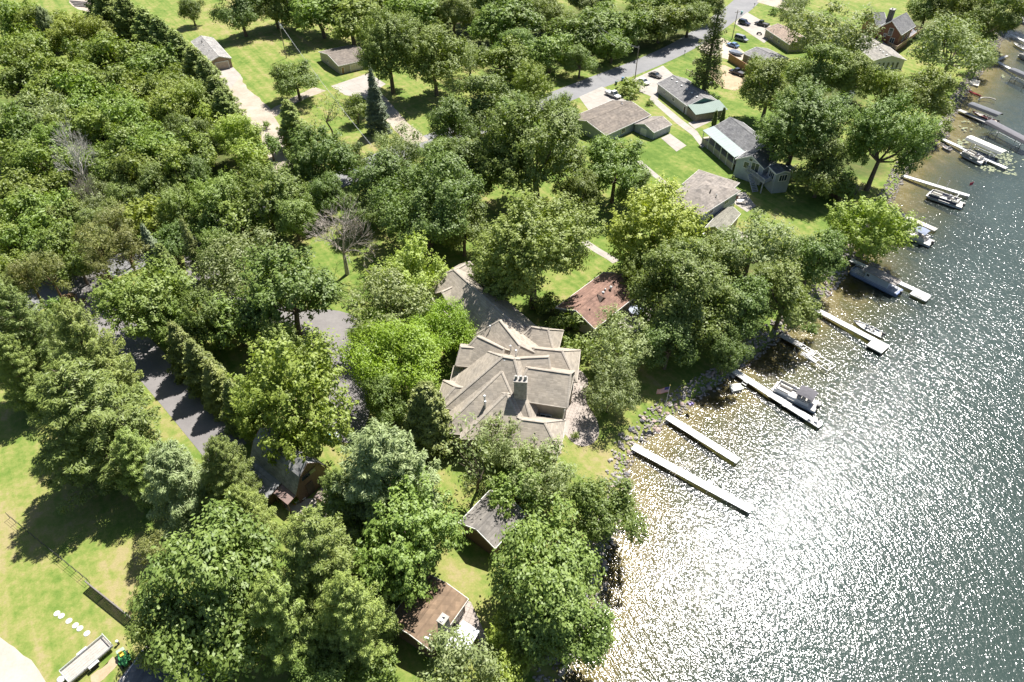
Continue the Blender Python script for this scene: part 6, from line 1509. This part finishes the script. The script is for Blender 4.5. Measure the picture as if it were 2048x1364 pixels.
# flat trailer with tail gate
c = G(174, 1318, LZ + .6); a, b_ = G(211, 1286, LZ + .6), G(140, 1346, LZ + .6); d = a - b_; t = thing('utility_trailer', 'open utility trailer with pale plank bed beside the lawn discs', 'trailer', (c.x, c.y, LZ), math.atan2(d.y, d.x)); Lt = 4.4; h = Lt / 2; Wt = 1.75
m = MB(); n_ = 6
for i in range(n_): m.box((0, -Wt / 2 + (i + .5) * Wt / n_, .55), (Lt, Wt / n_ - .012, .06))
part('bed', m, M('bleached planks', (.38, .35, .31), .85, .12, 2.5), t)
m = MB()
for q in (-1, 1): m.box((0, q * (Wt / 2 + .03), .86), (Lt, .06, .07)); m.box((0, q * (Wt / 2 + .03), .62), (Lt, .06, .14)); [m.box((x, q * (Wt / 2 + .032), .74), (.06, .05, .3)) for x in (-h + .05, -.7, .7, h - .05)]
m.box((-h, 0, .86), (.06, Wt, .07)); m.box((-h, 0, .58), (.06, Wt, .14)); part('side_rail', m, M('trailer grey', (.42, .43, .43), .5, .1), t)
m = MB(); m.box((h + .05, 0, 1.1), (.06, Wt, .08)); m.box((h + .05, 0, .62), (.06, Wt, .08)); [m.box((h + .05, -Wt / 2 + .08 + i * (Wt - .16) / 8, .86), (.04, .05, .5)) for i in range(9)]; part('tailgate', m, M('trailer grey', (.42, .43, .43), .5, .1), t)
for q in (-1, 1):
    m = MB(); m.tube((.1, q * (Wt / 2 + .12), .32), (.1, q * (Wt / 2 + .32), .32), .32, .32, 14); part('wheel', m, TYRE, t); m = MB(); m.box((.1, q * (Wt / 2 + .22), .69), (.95, .3, .05)); m.box((-.38, q * (Wt / 2 + .22), .56), (.05, .3, .25)); m.box((.58, q * (Wt / 2 + .22), .56), (.05, .3, .25)); part('fender', m, M('trailer pale', (.52, .52, .51), .5), t)
m = MB(); m.tube((-h, -.6, .5), (-h - 1.2, 0, .5), .05); m.tube((-h, .6, .5), (-h - 1.2, 0, .5), .05); m.tube((-h - 1.15, 0, .5), (-h - 1.6, 0, .5), .06); m.tube((-h - 1.1, 0, .0), (-h - 1.1, 0, .8), .04); part('drawbar', m, DARKV, t)
m = MB(); m.ball((-h - .35, .05, .72), (.34, .38, .26), 12, 8); part('tank', m, WHITE, t, 0, True)
# riding mower
c = G(247, 1317, LZ + .5); t = thing('riding_mower', 'green riding mower with yellow seat beside the blacktop strip', 'mower', (c.x, c.y, LZ), R_(-50)); GRN = M('mower green', (.06, .26, .08), .4, .08)
m = MB(); m.loft([[(x, -w_, .42), (x, w_, .42), (x, w_, z1), (x, w_ - .08, z1 + .05), (x, -w_ + .08, z1 + .05), (x, -w_, z1)] for x, w_, z1 in ((.15, .32, .82), (.6, .33, .84), (.95, .28, .76), (1.05, .2, .66))]); part('hood', m, GRN, t)
m = MB(); m.loft([[(x, -w_, .48), (x, w_, .48), (x, w_, .68), (x, -w_, .68)] for x, w_ in ((-.85, .42), (-.3, .55), (.1, .45))]); part('fender', m, GRN, t, .04)
m = MB(); m.box((-.5, 0, .76), (.46, .46, .14)); s_ = part('seat', m, M('yellow vinyl', (.60, .45, .06), .5), t, .04); m = MB(); m.box((-.74, 0, 1.0), (.1, .44, .42)); part('backrest', m, M('yellow vinyl', (.60, .45, .06), .5), s_, .03)
m = MB(); m.prism([(.5, -.6), (.5, .6), (.1, .72), (-.4, .72), (-.4, -.72), (.1, -.72)], .16, .34); part('mower_deck', m, GRN, t, .03)
m = MB(); m.box((-1.15, 0, .6), (.55, .95, .55)); part('grass_bagger', m, M('pale green bagger', (.30, .42, .28), .6), t, .08)
for x, r in ((.75, .22), (-.62, .32)):
    for q in (-1, 1):
        m = MB(); m.tube((x, q * .42, r), (x, q * (.42 + (.16 if r < .3 else .26)), r), r, r, 14); wh = part('wheel', m, TYRE, t); m = MB(); e = q * (.42 + (.16 if r < .3 else .26)); m.tube((x, e - q * .01, r), (x, e + q * .02, r), r * .5, r * .45, 10); part('rim', m, M('yellow vinyl', (.60, .45, .06), .5), wh)
m = MB(); m.path([(.1, 0, .8), (-.1, 0, 1.05)], .03); m.path([(-.1 + .05 * math.sin(a), .18 * math.cos(a), 1.05 + .15 * math.sin(a)) for a in np.linspace(0, 2 * math.pi, 13)], .02); part('steering_wheel', m, DARKV, t)
# jet skis
for i, (x, y, cl) in enumerate(((660, 874, (.20, .50, .62)), (670, 869, (.55, .60, .60)))):
    c = G(x, y, LZ + .6); t = thing('jet_ski', ['turquoise jet ski on the end of the curved drive', 'white and grey jet ski on the end of the curved drive'][i], 'jet ski', (c.x, c.y, LZ + .12), R_(-42)); m = MB()
    m.loft([[(xx, -w_, .35 + u), (xx, -w_ * .6, .1 + u), (xx, w_ * .6, .1 + u), (xx, w_, .35 + u), (xx, w_ * .6, .58 + u), (xx, -w_ * .6, .58 + u)] for xx, w_, u in ((-1.45, .5, 0), (-.6, .6, .02), (.4, .58, .05), (1.1, .36, .12), (1.5, .06, .22))]); part('hull', m, M('turquoise gelcoat' if i == 0 else 'white gelcoat', cl, .25, .05), t, .03)
    m = MB(); m.loft([[(xx, -w_, .55), (xx, w_, .55), (xx, w_ * .7, z1), (xx, -w_ * .7, z1)] for xx, w_, z1 in ((-1.2, .24, .8), (-.5, .24, .84), (0, .2, .8))]); part('seat', m, M('dark seat vinyl', (.05, .07, .12), .5), t, .03)
    m = MB(); m.loft([[(xx, -w_, .6), (xx, w_, .6), (xx, w_ * .6, z1), (xx, -w_ * .6, z1)] for xx, w_, z1 in ((-.02, .3, .95), (.5, .36, .9), (1.1, .2, .72))]); part('cowl', m, M('pale gelcoat', (.62, .64, .64), .25), t, .03)
    m = MB(); m.path([(.05, -.38, 1.08), (.15, 0, 1.0), (.05, .38, 1.08)], .03); part('handlebar', m, DARKV, t); m = MB(); [m.box((0, q * .35, .06), (2.2, .1, .12)) for q in (-1, 1)]; part('cradle', m, DARKV, t)
# white lawn discs
DISC = M('white stepping disc', (.50, .49, .46), .7, .06)
for i, (x, y) in enumerate(((114, 1227), (123, 1232), (138, 1242), (151, 1251), (160, 1257), (174, 1267))):
    c = G(x, y, LZ); o = link('stepping_disc', None)
    if i == 0: m = MB(); m.tube((0, 0, -.04), (0, 0, .05), .33, .31, 20); dm = m.mesh('stepping disc', DISC)
    C.objects.unlink(o); bpy.data.objects.remove(o); o = link('stepping_disc', dm); o.location = c; o.rotation_euler = (0, 0, i)
    tag(o, ['white lawn disc at the far upper end of the row', 'white lawn disc second from the upper end of the row', 'white lawn disc third from the upper end of the row', 'white lawn disc third from the trailer end of the row', 'white lawn disc second from the trailer end of the row', 'white lawn disc nearest the trailer'][i], 'disc', 'white discs in a row on the lawn')
# fences
def fence(p1, p2, H, label, mat, post=2.4, thick=.06, solid=True):
    a, b_ = G(*p1, LZ), G(*p2, LZ); d = b_ - a; t = thing('fence', label, 'fence', a, math.atan2(d.y, d.x)); ln = d.length; k = max(1, round(ln / post)); m = MB(); nb = int(ln / .16)
    if solid:
        for i in range(nb): m.box(((i + .5) * ln / nb, 0, H / 2), (ln / nb - .012, thick * .5, H - .02 + rnd.uniform(-.01, .01)))
    else:
        for z in (H * .35, H * .9): m.box((ln / 2, 0, z), (ln, thick * .4, .07))
    part('panel', m, mat, t)
    for i in range(k + 1): m = MB(); m.box((i * ln / k, thick * .8, H / 2), (.11, .11, H + .06)); part('post', m, mat, t)
    m = MB(); m.box((ln / 2, .0, H + .02), (ln, .12, .05)); part('cap_rail', m, mat, t); return t
fence((180, 1174), (290, 1262), 1.25, 'tall board fence on the bottom left lawn casting a dark shadow', M('weathered fence grey', (.20, .18, .16), .85, .2, 3))
fence((1456, 121), (1502, 150), 1.9, 'orange-brown cedar fence beside the grey garage', CEDAR)
fence((1372, 146), (1405, 166), 1.0, 'low tan fence beside the long grey bungalow', M('tan fence', (.45, .36, .26), .8), solid=False)
fence((1628, 374), (1680, 402), .8, 'low dark timber edging on the shaded shore lawn', WOODW)
wf = thing('wire_fence', 'thin wire fence running on from the board fence across the lawn', 'fence', G(20, 1036, LZ)); a, b_ = G(20, 1036, LZ), G(180, 1166, LZ); d = b_ - a
for i in range(13): m = MB(); q = d * (i / 12); m.tube((q.x, q.y, 0), (q.x, q.y, 1.1), .03, .03, 5); part('post', m, DARKV, wf)
m = MB(); [m.tube((0, 0, z), (d.x, d.y, z), .012, .012, 4) for z in (.35, .7, 1.05)]; part('wire', m, DARKV, wf)
# poles and wires
POLE = M('pole timber', (.24, .20, .165), .9, .2, 3)
def pole(px, py, H, label, arm=False, drum=False, mat=None, r=.13):
    p = G(px, py, LZ); t = thing('utility_pole', label, 'utility pole', p); m = MB(); m.tube((0, 0, -.3), (0, 0, H), r, r * .7, 8); part('pole', m, mat or POLE, t)
    m = MB(); m.tube((0, 0, H - .1), (0, 0, H + .25), .05, .05, 6); part('insulator', m, WHITE, t)
    if arm: m = MB(); m.box((0, 0, H - .5), (1.8, .1, .12), .4); part('crossarm', m, POLE, t)
    if drum: m = MB(); m.tube((.32, -.1, H - 1.6), (.32, -.1, H - .7), .24, .24, 10); part('transformer', m, GALV, t)
    return p + Vector((0, 0, H))
P1 = pole(573, 116, 9.5, 'timber utility pole with transformer on the far lawn', drum=True)
P2 = pole(1181, 118, 10, 'timber utility pole with transformer at the upper road edge', drum=True)
P3 = pole(1270, 157, 8, 'timber utility pole beside the round dark shrub')
P4 = pole(1464, 78, 8, 'timber utility pole at the yard with the grey van', arm=True)
P5 = G(742, 290, LZ + 8)
def wire(a, b_, label):
    t = thing('power_line', label, 'cable', a); m = MB()
    for off in (0, .5):
        pts = [];
        for i in range(13): u = i / 12; q = a.lerp(b_, u) - a; pts.append((q.x + off * .5, q.y, q.z - 4 * .9 * u * (1 - u) - off * .6))
        m.path(pts, .022, 4); part('wire' , m, M('pale cable', (.45, .45, .44), .5), t); m = MB()
wire(P1, P5, 'pale cables from the far lawn pole over the gravel drive'); wire(P2, P3, 'pale cables crossing the road between two poles'); wire(P2, P3 + Vector((-6, 2, 0)), 'second pair of pale cables crossing the road')
t = thing('lamp_post', 'slim lamp post with a pale cap at the bottom edge', 'lamp post', G(424, 1362, LZ)); m = MB(); m.tube((0, 0, -.2), (0, 0, 3.6), .06, .05, 8); part('pole', m, DARKV, t); m = MB(); m.loft([[(-r_, -r_, z), (r_, -r_, z), (r_, r_, z), (-r_, r_, z)] for r_, z in ((.1, 3.6), (.2, 3.75), (.22, 4.0), (.05, 4.2))]); part('lantern', m, WHITE, t)
t = thing('hydrant', 'small white and black pipe post on the lawn above the mower', 'post', G(238, 1288, LZ)); m = MB(); m.tube((0, 0, 0), (0, 0, .55), .1, .1, 8); part('pipe', m, DARKV, t); m = MB(); m.ball((0, 0, .6), .16, 8, 6); part('cap', m, WHITE, t)
t = thing('mailbox', 'black mailbox on a post by the camper drive', 'mailbox', G(1508, 14, LZ)); m = MB(); m.box((0, 0, .55), (.1, .1, 1.1)); part('post', m, POLE, t); m = MB(); m.extx([(-.12, 1.1), (.12, 1.1), (.12, 1.28), (0, 1.4), (-.12, 1.28)], -.28, .28); part('box', m, DARKV, t)
t = thing('mailbox', 'black mailbox on a post where the road meets the spruce yard', 'mailbox', G(1369, 109, LZ)); m = MB(); m.box((0, 0, .55), (.1, .1, 1.1)); part('post', m, POLE, t); m = MB(); m.extx([(-.12, 1.1), (.12, 1.1), (.12, 1.28), (0, 1.4), (-.12, 1.28)], -.28, .28); part('box', m, DARKV, t)
for x, y, cl, l in ((1232, 169, (.10, .16, .14), 'dark green wheeled bin by the road near the white pickup'), (1245, 161, (.12, .26, .42), 'blue wheeled bin by the road near the white pickup'), (1483, 28, (.22, .44, .42), 'teal wheeled bin beside the navy suv'), (1352, 66, (.07, .2, .17), 'dark green wheeled bin across the road under the wood'), (1353, 60, (.12, .26, .42), 'blue wheeled bin across the road under the wood')):
    t = thing('wheelie_bin', l, 'bin', G(x, y, LZ), R_(30)); m = MB(); m.loft([[(-a, -a, z), (a, -a, z), (a, a, z), (-a, a, z)] for a, z in ((.24, .08), (.31, 1.0))]); part('body', m, M(l + ' plastic', cl, .5), t); m = MB(); m.box((0, 0, 1.04), (.66, .68, .08), 0, .06); part('lid', m, M(l + ' plastic', cl, .5), t)
    m = MB(); [m.tube((q * .3, .26, .1), (q * .36, .26, .1), .1, .1, 8) for q in (-1, 1)]; part('wheel', m, TYRE, t)
# flag on the shore
p = G(1327, 826, .9); t = thing('flagpole', 'flagpole with a striped flag on the rocky shore', 'flag', p); m = MB(); m.tube((0, 0, -.3), (.1, .1, 5.2), .04, .03, 8); part('pole', m, WHITE, t); m = MB(); m.ball((.1, .1, 5.25), .08, 8, 6); part('finial', m, M('gilt ball', (.5, .38, .12), .3), t)
fw, fh, nx_ = 1.75, 1.0, 10
def fy(u, v): return Vector((.1 - fw * u * .92, .1 + .14 * math.sin(u * 7 + v) * u - .25 * u, 5.0 - fh * v - .28 * u * u))
mats = [M('flag red', (.42, .05, .08), .8), M('flag white', (.62, .60, .62), .8), M('flag blue', (.06, .06, .22), .8)]
m = MB(); mi = []
for j in range(13):
    for i in range(nx_):
        u0, u1, v0, v1 = i / nx_, (i + 1) / nx_, j / 13, (j + 1) / 13; m.poly([fy(u0, v0), fy(u1, v0), fy(u1, v1), fy(u0, v1)]); mi.append(2 if (u1 < .45 and j < 7) else j % 2)
me = bpy.data.meshes.new('flag cloth'); me.from_pydata(m.v, [], m.f); [me.materials.append(q) for q in mats]; me.polygons.foreach_set('material_index', mi); link('flag', me, t)
p = G(1937, 386, .6); t = thing('flagpole', 'short white staff with a red flag at the dock end', 'flag', p); m = MB(); m.tube((0, 0, -.6), (0, 0, 2.6), .03); part('pole', m, WHITE, t); m = MB(); m.slab([(0, 0, 2.5), (-.75, -.1, 2.3), (-.7, -.15, 1.7), (0, 0, 1.8)], .03, (0, 1, 0)); part('flag', m, M('flag red', (.42, .05, .08), .8), t)
# chairs and things on the shore and terraces
def achair(px, py, rz, col, label, grp, z=LZ):
    t = thing('lawn_chair', label, 'chair', G(px, py, z), R_(rz), grp); mm = M(grp + ' paint' + str(col), col, .6)
    m = MB(); m.box((0, 0, .38), (.55, .55, .06), 0, .12); part('seat', m, mm, t); m = MB(); m.box((0, .32, .75), (.55, .06, .8), 0, -.3); part('backrest', m, mm, t)
    for dx in (-.25, .25): m = MB(); m.box((dx, -.22, .28), (.06, .08, .56)); part('leg', m, mm, t); m = MB(); m.box((dx, .22, .16), (.06, .08, .34)); part('leg', m, mm, t); m = MB(); m.box((dx * 1.15, 0, .58), (.12, .7, .04)); part('armrest', m, mm, t)
achair(1381, 812, 200, (.30, .24, .55), 'lilac beach chair among the shaded rocks', 'shore chair', .9)
achair(1262, 628, 40, (.55, .53, .5), 'pale chair at the left of the terrace by the red-brown house', 'terrace chairs'); achair(1288, 616, 120, (.55, .53, .5), 'pale chair at the right of the terrace by the red-brown house', 'terrace chairs')
t = thing('parasol', 'pale blue-grey parasol on the terrace by the red-brown house', 'parasol', G(1270, 636, LZ)); m = MB(); m.tube((0, 0, 0), (0, 0, 2.4), .03); part('pole', m, ALU, t); m = MB(); m.loft([[(r_ * math.cos(a), r_ * math.sin(a), z) for a in np.linspace(0, 2 * math.pi, 8, endpoint=False)] for r_, z in ((1.5, 2.1), (.9, 2.38), (.05, 2.6))]); part('canopy', m, M('blue-grey cloth', (.42, .46, .54), .8), t)
t = thing('patio_table', 'white patio table behind the hip-roofed house', 'table', G(1480, 406, LZ)); m = MB(); m.box((0, 0, .72), (1.6, 1.0, .05)); part('tabletop', m, WHITE, t); [part('leg', MB().box((x, y, .35), (.06, .06, .7)), ALU, t) for x in (-.7, .7) for y in (-.4, .4)]
t = thing('patio_table', 'white bench table below the low wing of the hip-roofed house', 'table', G(1412, 474, LZ), R_(-35)); m = MB(); m.box((0, 0, .72), (2.0, .9, .05)); part('tabletop', m, WHITE, t); [part('leg', MB().box((x, y, .35), (.06, .06, .7)), ALU, t) for x in (-.9, .9) for y in (-.35, .35)]
t = thing('barbecue', 'brown barbecue on the slab behind the hip-roofed house', 'barbecue', G(1472, 398, LZ)); m = MB(); m.box((0, 0, .5), (.8, .5, .9)); part('body', m, M('brown cart', (.25, .14, .09), .6), t, .03); m = MB(); m.extx([(-.3, .95), (.3, .95), (.22, 1.15), (-.22, 1.15)], -.38, .38); part('lid', m, DARKV, t)
t = thing('bench', 'pale bench on the bank above the grassy point', 'bench', G(1880, 252, LZ), R_(45)); m = MB(); m.box((0, 0, .45), (2.6, .6, .06)); part('seat', m, M('pale bench slats', (.5, .48, .44), .7), t); m = MB(); m.box((0, .3, .75), (2.6, .06, .4)); part('backrest', m, M('pale bench slats', (.5, .48, .44), .7), t); [part('leg', MB().box((x, 0, .22), (.08, .5, .44)), ALU, t) for x in (-1.1, 1.1)]
t = thing('tent', 'small tan tent-like shelter under the shore trees', 'tent', G(1702, 386, LZ), R_(20)); m = MB(); m.loft([[(-1.6, -1.3, 0), (1.6, -1.3, 0), (1.6, 1.3, 0), (-1.6, 1.3, 0)], [(-1.5, -1.2, 1.8), (1.5, -1.2, 1.8), (1.5, 1.2, 1.8), (-1.5, 1.2, 1.8)], [(-.05, -.05, 2.7), (.05, -.05, 2.7), (.05, .05, 2.7), (-.05, .05, 2.7)]]); part('canvas', m, M('tan canvas', (.34, .26, .19), .9), t); m = MB(); m.box((0, -1.27, .9), (1.0, .06, 1.7)); part('door_flap', m, M('dark canvas', (.08, .07, .06), .9), t)
t = thing('windsail', 'folded blue beach umbrella on the grassy point', 'umbrella', G(1830, 283, LZ)); m = MB(); m.tube((0, 0, 0), (.1, 0, 2.4), .03); part('pole', m, WHITE, t); m = MB(); m.tube((.02, 0, .9), (.1, 0, 2.3), .28, .04, 8); part('cloth', m, M('blue cloth', (.07, .12, .38), .8), t)
t = thing('bird_table', 'pale stone ring in the garden behind the green porch', 'garden ring', G(1436, 228, LZ)); m = MB(); m.path([(.7 * math.cos(a), .7 * math.sin(a), .12) for a in np.linspace(0, 6.2832, 19)], .14, 6); part('stone_ring', m, CAPW, t); m = MB(); m.tube((0, 0, 0), (0, 0, .1), .55, .5, 12); part('soil_bed', m, BARE, t)
for i, (x, y) in enumerate(((1416, 158), (1421, 170), (1412, 186))):
    t = thing('crate', ['pale stack of crates nearest the tall spruce trunk', 'pale stack of crates in the middle of the yard junk', 'pale stack of crates by the bungalow corner'][i], 'crate', G(x, y, LZ), i * .7, 'junk beside the long grey bungalow'); m = MB(); m.box((0, 0, .3), (1.1, .8, .6)); part('body', m, M('pale crate', (.48, .46, .42), .7, .2), t); m = MB(); m.box((.1, 0, .75), (.7, .6, .3), .3); part('lid', m, M('crate top', (.55, .54, .52), .7), t)
for i in range(4):
    t = thing('log', ['bottom log', 'second log', 'third log', 'top log'][i] + ' of the pile in the gravel clearing', 'log', G(158 + i * 3, 3 + i * 3.2, LZ + .2), R_(-14), 'logs in the clearing'); m = MB(); m.tube((-3.5, 0, 0), (3.5, 0, 0), .22, .2, 8); part('trunk', m, M('grey log', (.36, .33, .30), .9, .2), t); m = MB(); [m.tube((q * 3.5, 0, 0), (q * 3.52, 0, 0), .18, .17, 8) for q in (-1, 1)]; part('cut_end', m, M('cut wood', (.5, .4, .28), .9), t)
c = G(1198, 1320, .8); sw = thing('retaining_wall', 'low timber wall at the shaded shore beside the sun glitter', 'wall', G(1146, 1300, LZ), R_(60)); m = MB(); [m.box((0, 0, -.35 + i * .22), (5.5, .22, .2)) for i in range(4)]; part('timber', m, M('grey timber', (.38, .35, .33), .9, .2, 2), sw); m = MB(); [m.box((x, -.16, 0), (.16, .12, 1.0)) for x in (-2.4, 0, 2.4)]; part('post', m, M('grey timber', (.38, .35, .33), .9, .2, 2), sw)

# ---------------------------------------------------------------- shore rocks, weeds
ROCK = [M('granite boulder', (.36, .335, .31), .9, .3, 2.5, bmp=.4), M('rosy boulder', (.40, .31, .27), .9, .3, 2.5, bmp=.4), M('dark boulder', (.20, .195, .20), .9, .3, 2.5, bmp=.4)]
rmesh = []
for i in range(6):
    m = MB(); m.ball((0, 0, 0), (1, rnd.uniform(.65, .95), rnd.uniform(.5, .75)), 8, 6, .16, rnd); rmesh.append(m.mesh('boulder', ROCK[i % 3]))
SHP = [Vector(p) for p in SHORE[1:-1].tolist()]
def shore_pts(lo, hi):
    """points along the waterline between two photo heights"""
    out = []
    for i in range(len(SHP) - 1):
        a, b_ = SHP[i], SHP[i + 1]
        if not (-20 < a.x < 190 and 20 < a.y < 270): continue
        out.append((a, b_))
    return out
rr = random.Random(11); segs = shore_pts(0, 0); WT = []
for a, b_ in segs: WT.append((b_ - a).length)
nrock = 0
while nrock < 290:
    a, b_ = rr.choices(segs, WT)[0]; u = rr.random(); p = a.lerp(b_, u); d = (b_ - a).normalized(); nn = Vector((-d.y, d.x))
    dist = math.hypot(p.x, p.y)
    if (dist > 130 and rr.random() > .3) or p.x < 8: continue
    off = rr.uniform(-1.9, .5); p = p - nn * (-off)          # off < 0 lies on the land side
    q = shore_dist(np.array([[p.x, p.y]]))[0]
    if q < -2.4 or q > .7: continue
    z = LZ * float(sstep(np.array([-q]), 0, 2.6)[0]) if q < 0 else -.05
    s = rr.uniform(.16, .4) * (1.3 if rr.random() < .15 else 1)
    o = link('boulder', rmesh[rr.randrange(6)]); o.location = (p.x, p.y, z + s * .15); o.scale = (s, s, s); o.rotation_euler = (rr.uniform(-.3, .3), rr.uniform(-.3, .3), rr.uniform(0, 6.28))
    tag(o, 'rounded grey or rosy boulder in the stone edging along the waterline', 'boulder', 'boulders edging the lake'); nrock += 1
rub = []; rg = np.random.default_rng(4)
m = MB()
for a, b_ in segs:
    k = int((b_ - a).length * 22)
    for i in range(k):
        p = a.lerp(b_, rr.random()); d = (b_ - a).normalized(); nn = Vector((-d.y, d.x)); off = rr.uniform(-2.5, .5); p = p + nn * off
        q = off
        z = LZ * float(sstep(np.array([-off]), 0, 2.6)[0]) if off < 0 else -.08
        s = rr.uniform(.08, .27); m.ball((p.x, p.y, z + s * .3), (s, s * .8, s * .6), 5, 3, .2, rr)
o = link('gravel', m.mesh('shore cobbles', M('shore cobble', (.34, .305, .275), .9, .45, 1.6))); tag(o, 'cobbles and gravel scattered along the waterline', 'cobbles', kind='stuff')
# lily pads
LILY = M('lily pad', (.21, .235, .125), .5, .25, 1)
m = MB(); rr = random.Random(5)
for cx, cyy, r_, k in ((2000, 312, 26, 60), (1935, 250, 18, 22), (1925, 285, 20, 40), (2018, 322, 18, 40), (1985, 338, 18, 30), (1805, 478, 14, 26), (1830, 487, 14, 24), (2006, 152, 8, 14), (2020, 345, 18, 30), (1965, 335, 16, 20)):
    for i in range(int(k * .6)):
        x, y = rr.gauss(cx, r_ * .45), rr.gauss(cyy, r_ * .28); p = G(x, y, .0); s = rr.uniform(.16, .34); q = rr.random() * 6.28; n_ = 9
        if shore_dist(np.array([[p.x, p.y]]))[0] < .3: continue
        m.poly([(p.x, p.y, .022)] + [(p.x + s * math.cos(q + j * 5.9 / n_), p.y + s * math.sin(q + j * 5.9 / n_), .02 + (.012 if j % 3 == 0 else 0)) for j in range(n_ + 1)])
o = link('lily_pads', m.mesh('lily pads', LILY)); tag(o, 'yellow-green lily pads floating round the docks at upper right', 'lily pads', kind='stuff')

WEED = M('bleached surface weed', (.50, .49, .42), .7, .2, 2); m = MB()
for cx, cyy, r_, k in ((1378, 930, 13, 70), (1420, 928, 8, 40), (1345, 962, 12, 20), (1372, 915, 8, 14), (1400, 905, 6, 8)):
    for i in range(k):
        x, y = rr.gauss(cx, r_ * .5), rr.gauss(cyy, r_ * .4); p = G(x, y, .0); s = rr.uniform(.05, .14); q = rr.random() * 6.28
        m.poly([(p.x + s * math.cos(q + j * 1.0472) * (1 if j % 2 else .5), p.y + s * math.sin(q + j * 1.0472) * (1 if j % 2 else .5), .025 + .01 * (j % 2)) for j in range(6)])
o = link('water_weed', m.mesh('surface weed', WEED)); tag(o, 'bleached floating weed between the two nearest docks', 'water weed', kind='stuff')
for o in C.objects:
    if o.parent is None and o.get('category') in ('car', 'pickup truck', 'suv', 'van', 'motorcycle', 'camper', 'covered boat', 'mower', 'jet ski', 'bin', 'chair', 'table', 'barbecue', 'parasol', 'pot', 'bench', 'crate', 'tent', 'mailbox', 'cabinet'):
        o.scale = tuple(v * .8 for v in o.scale)
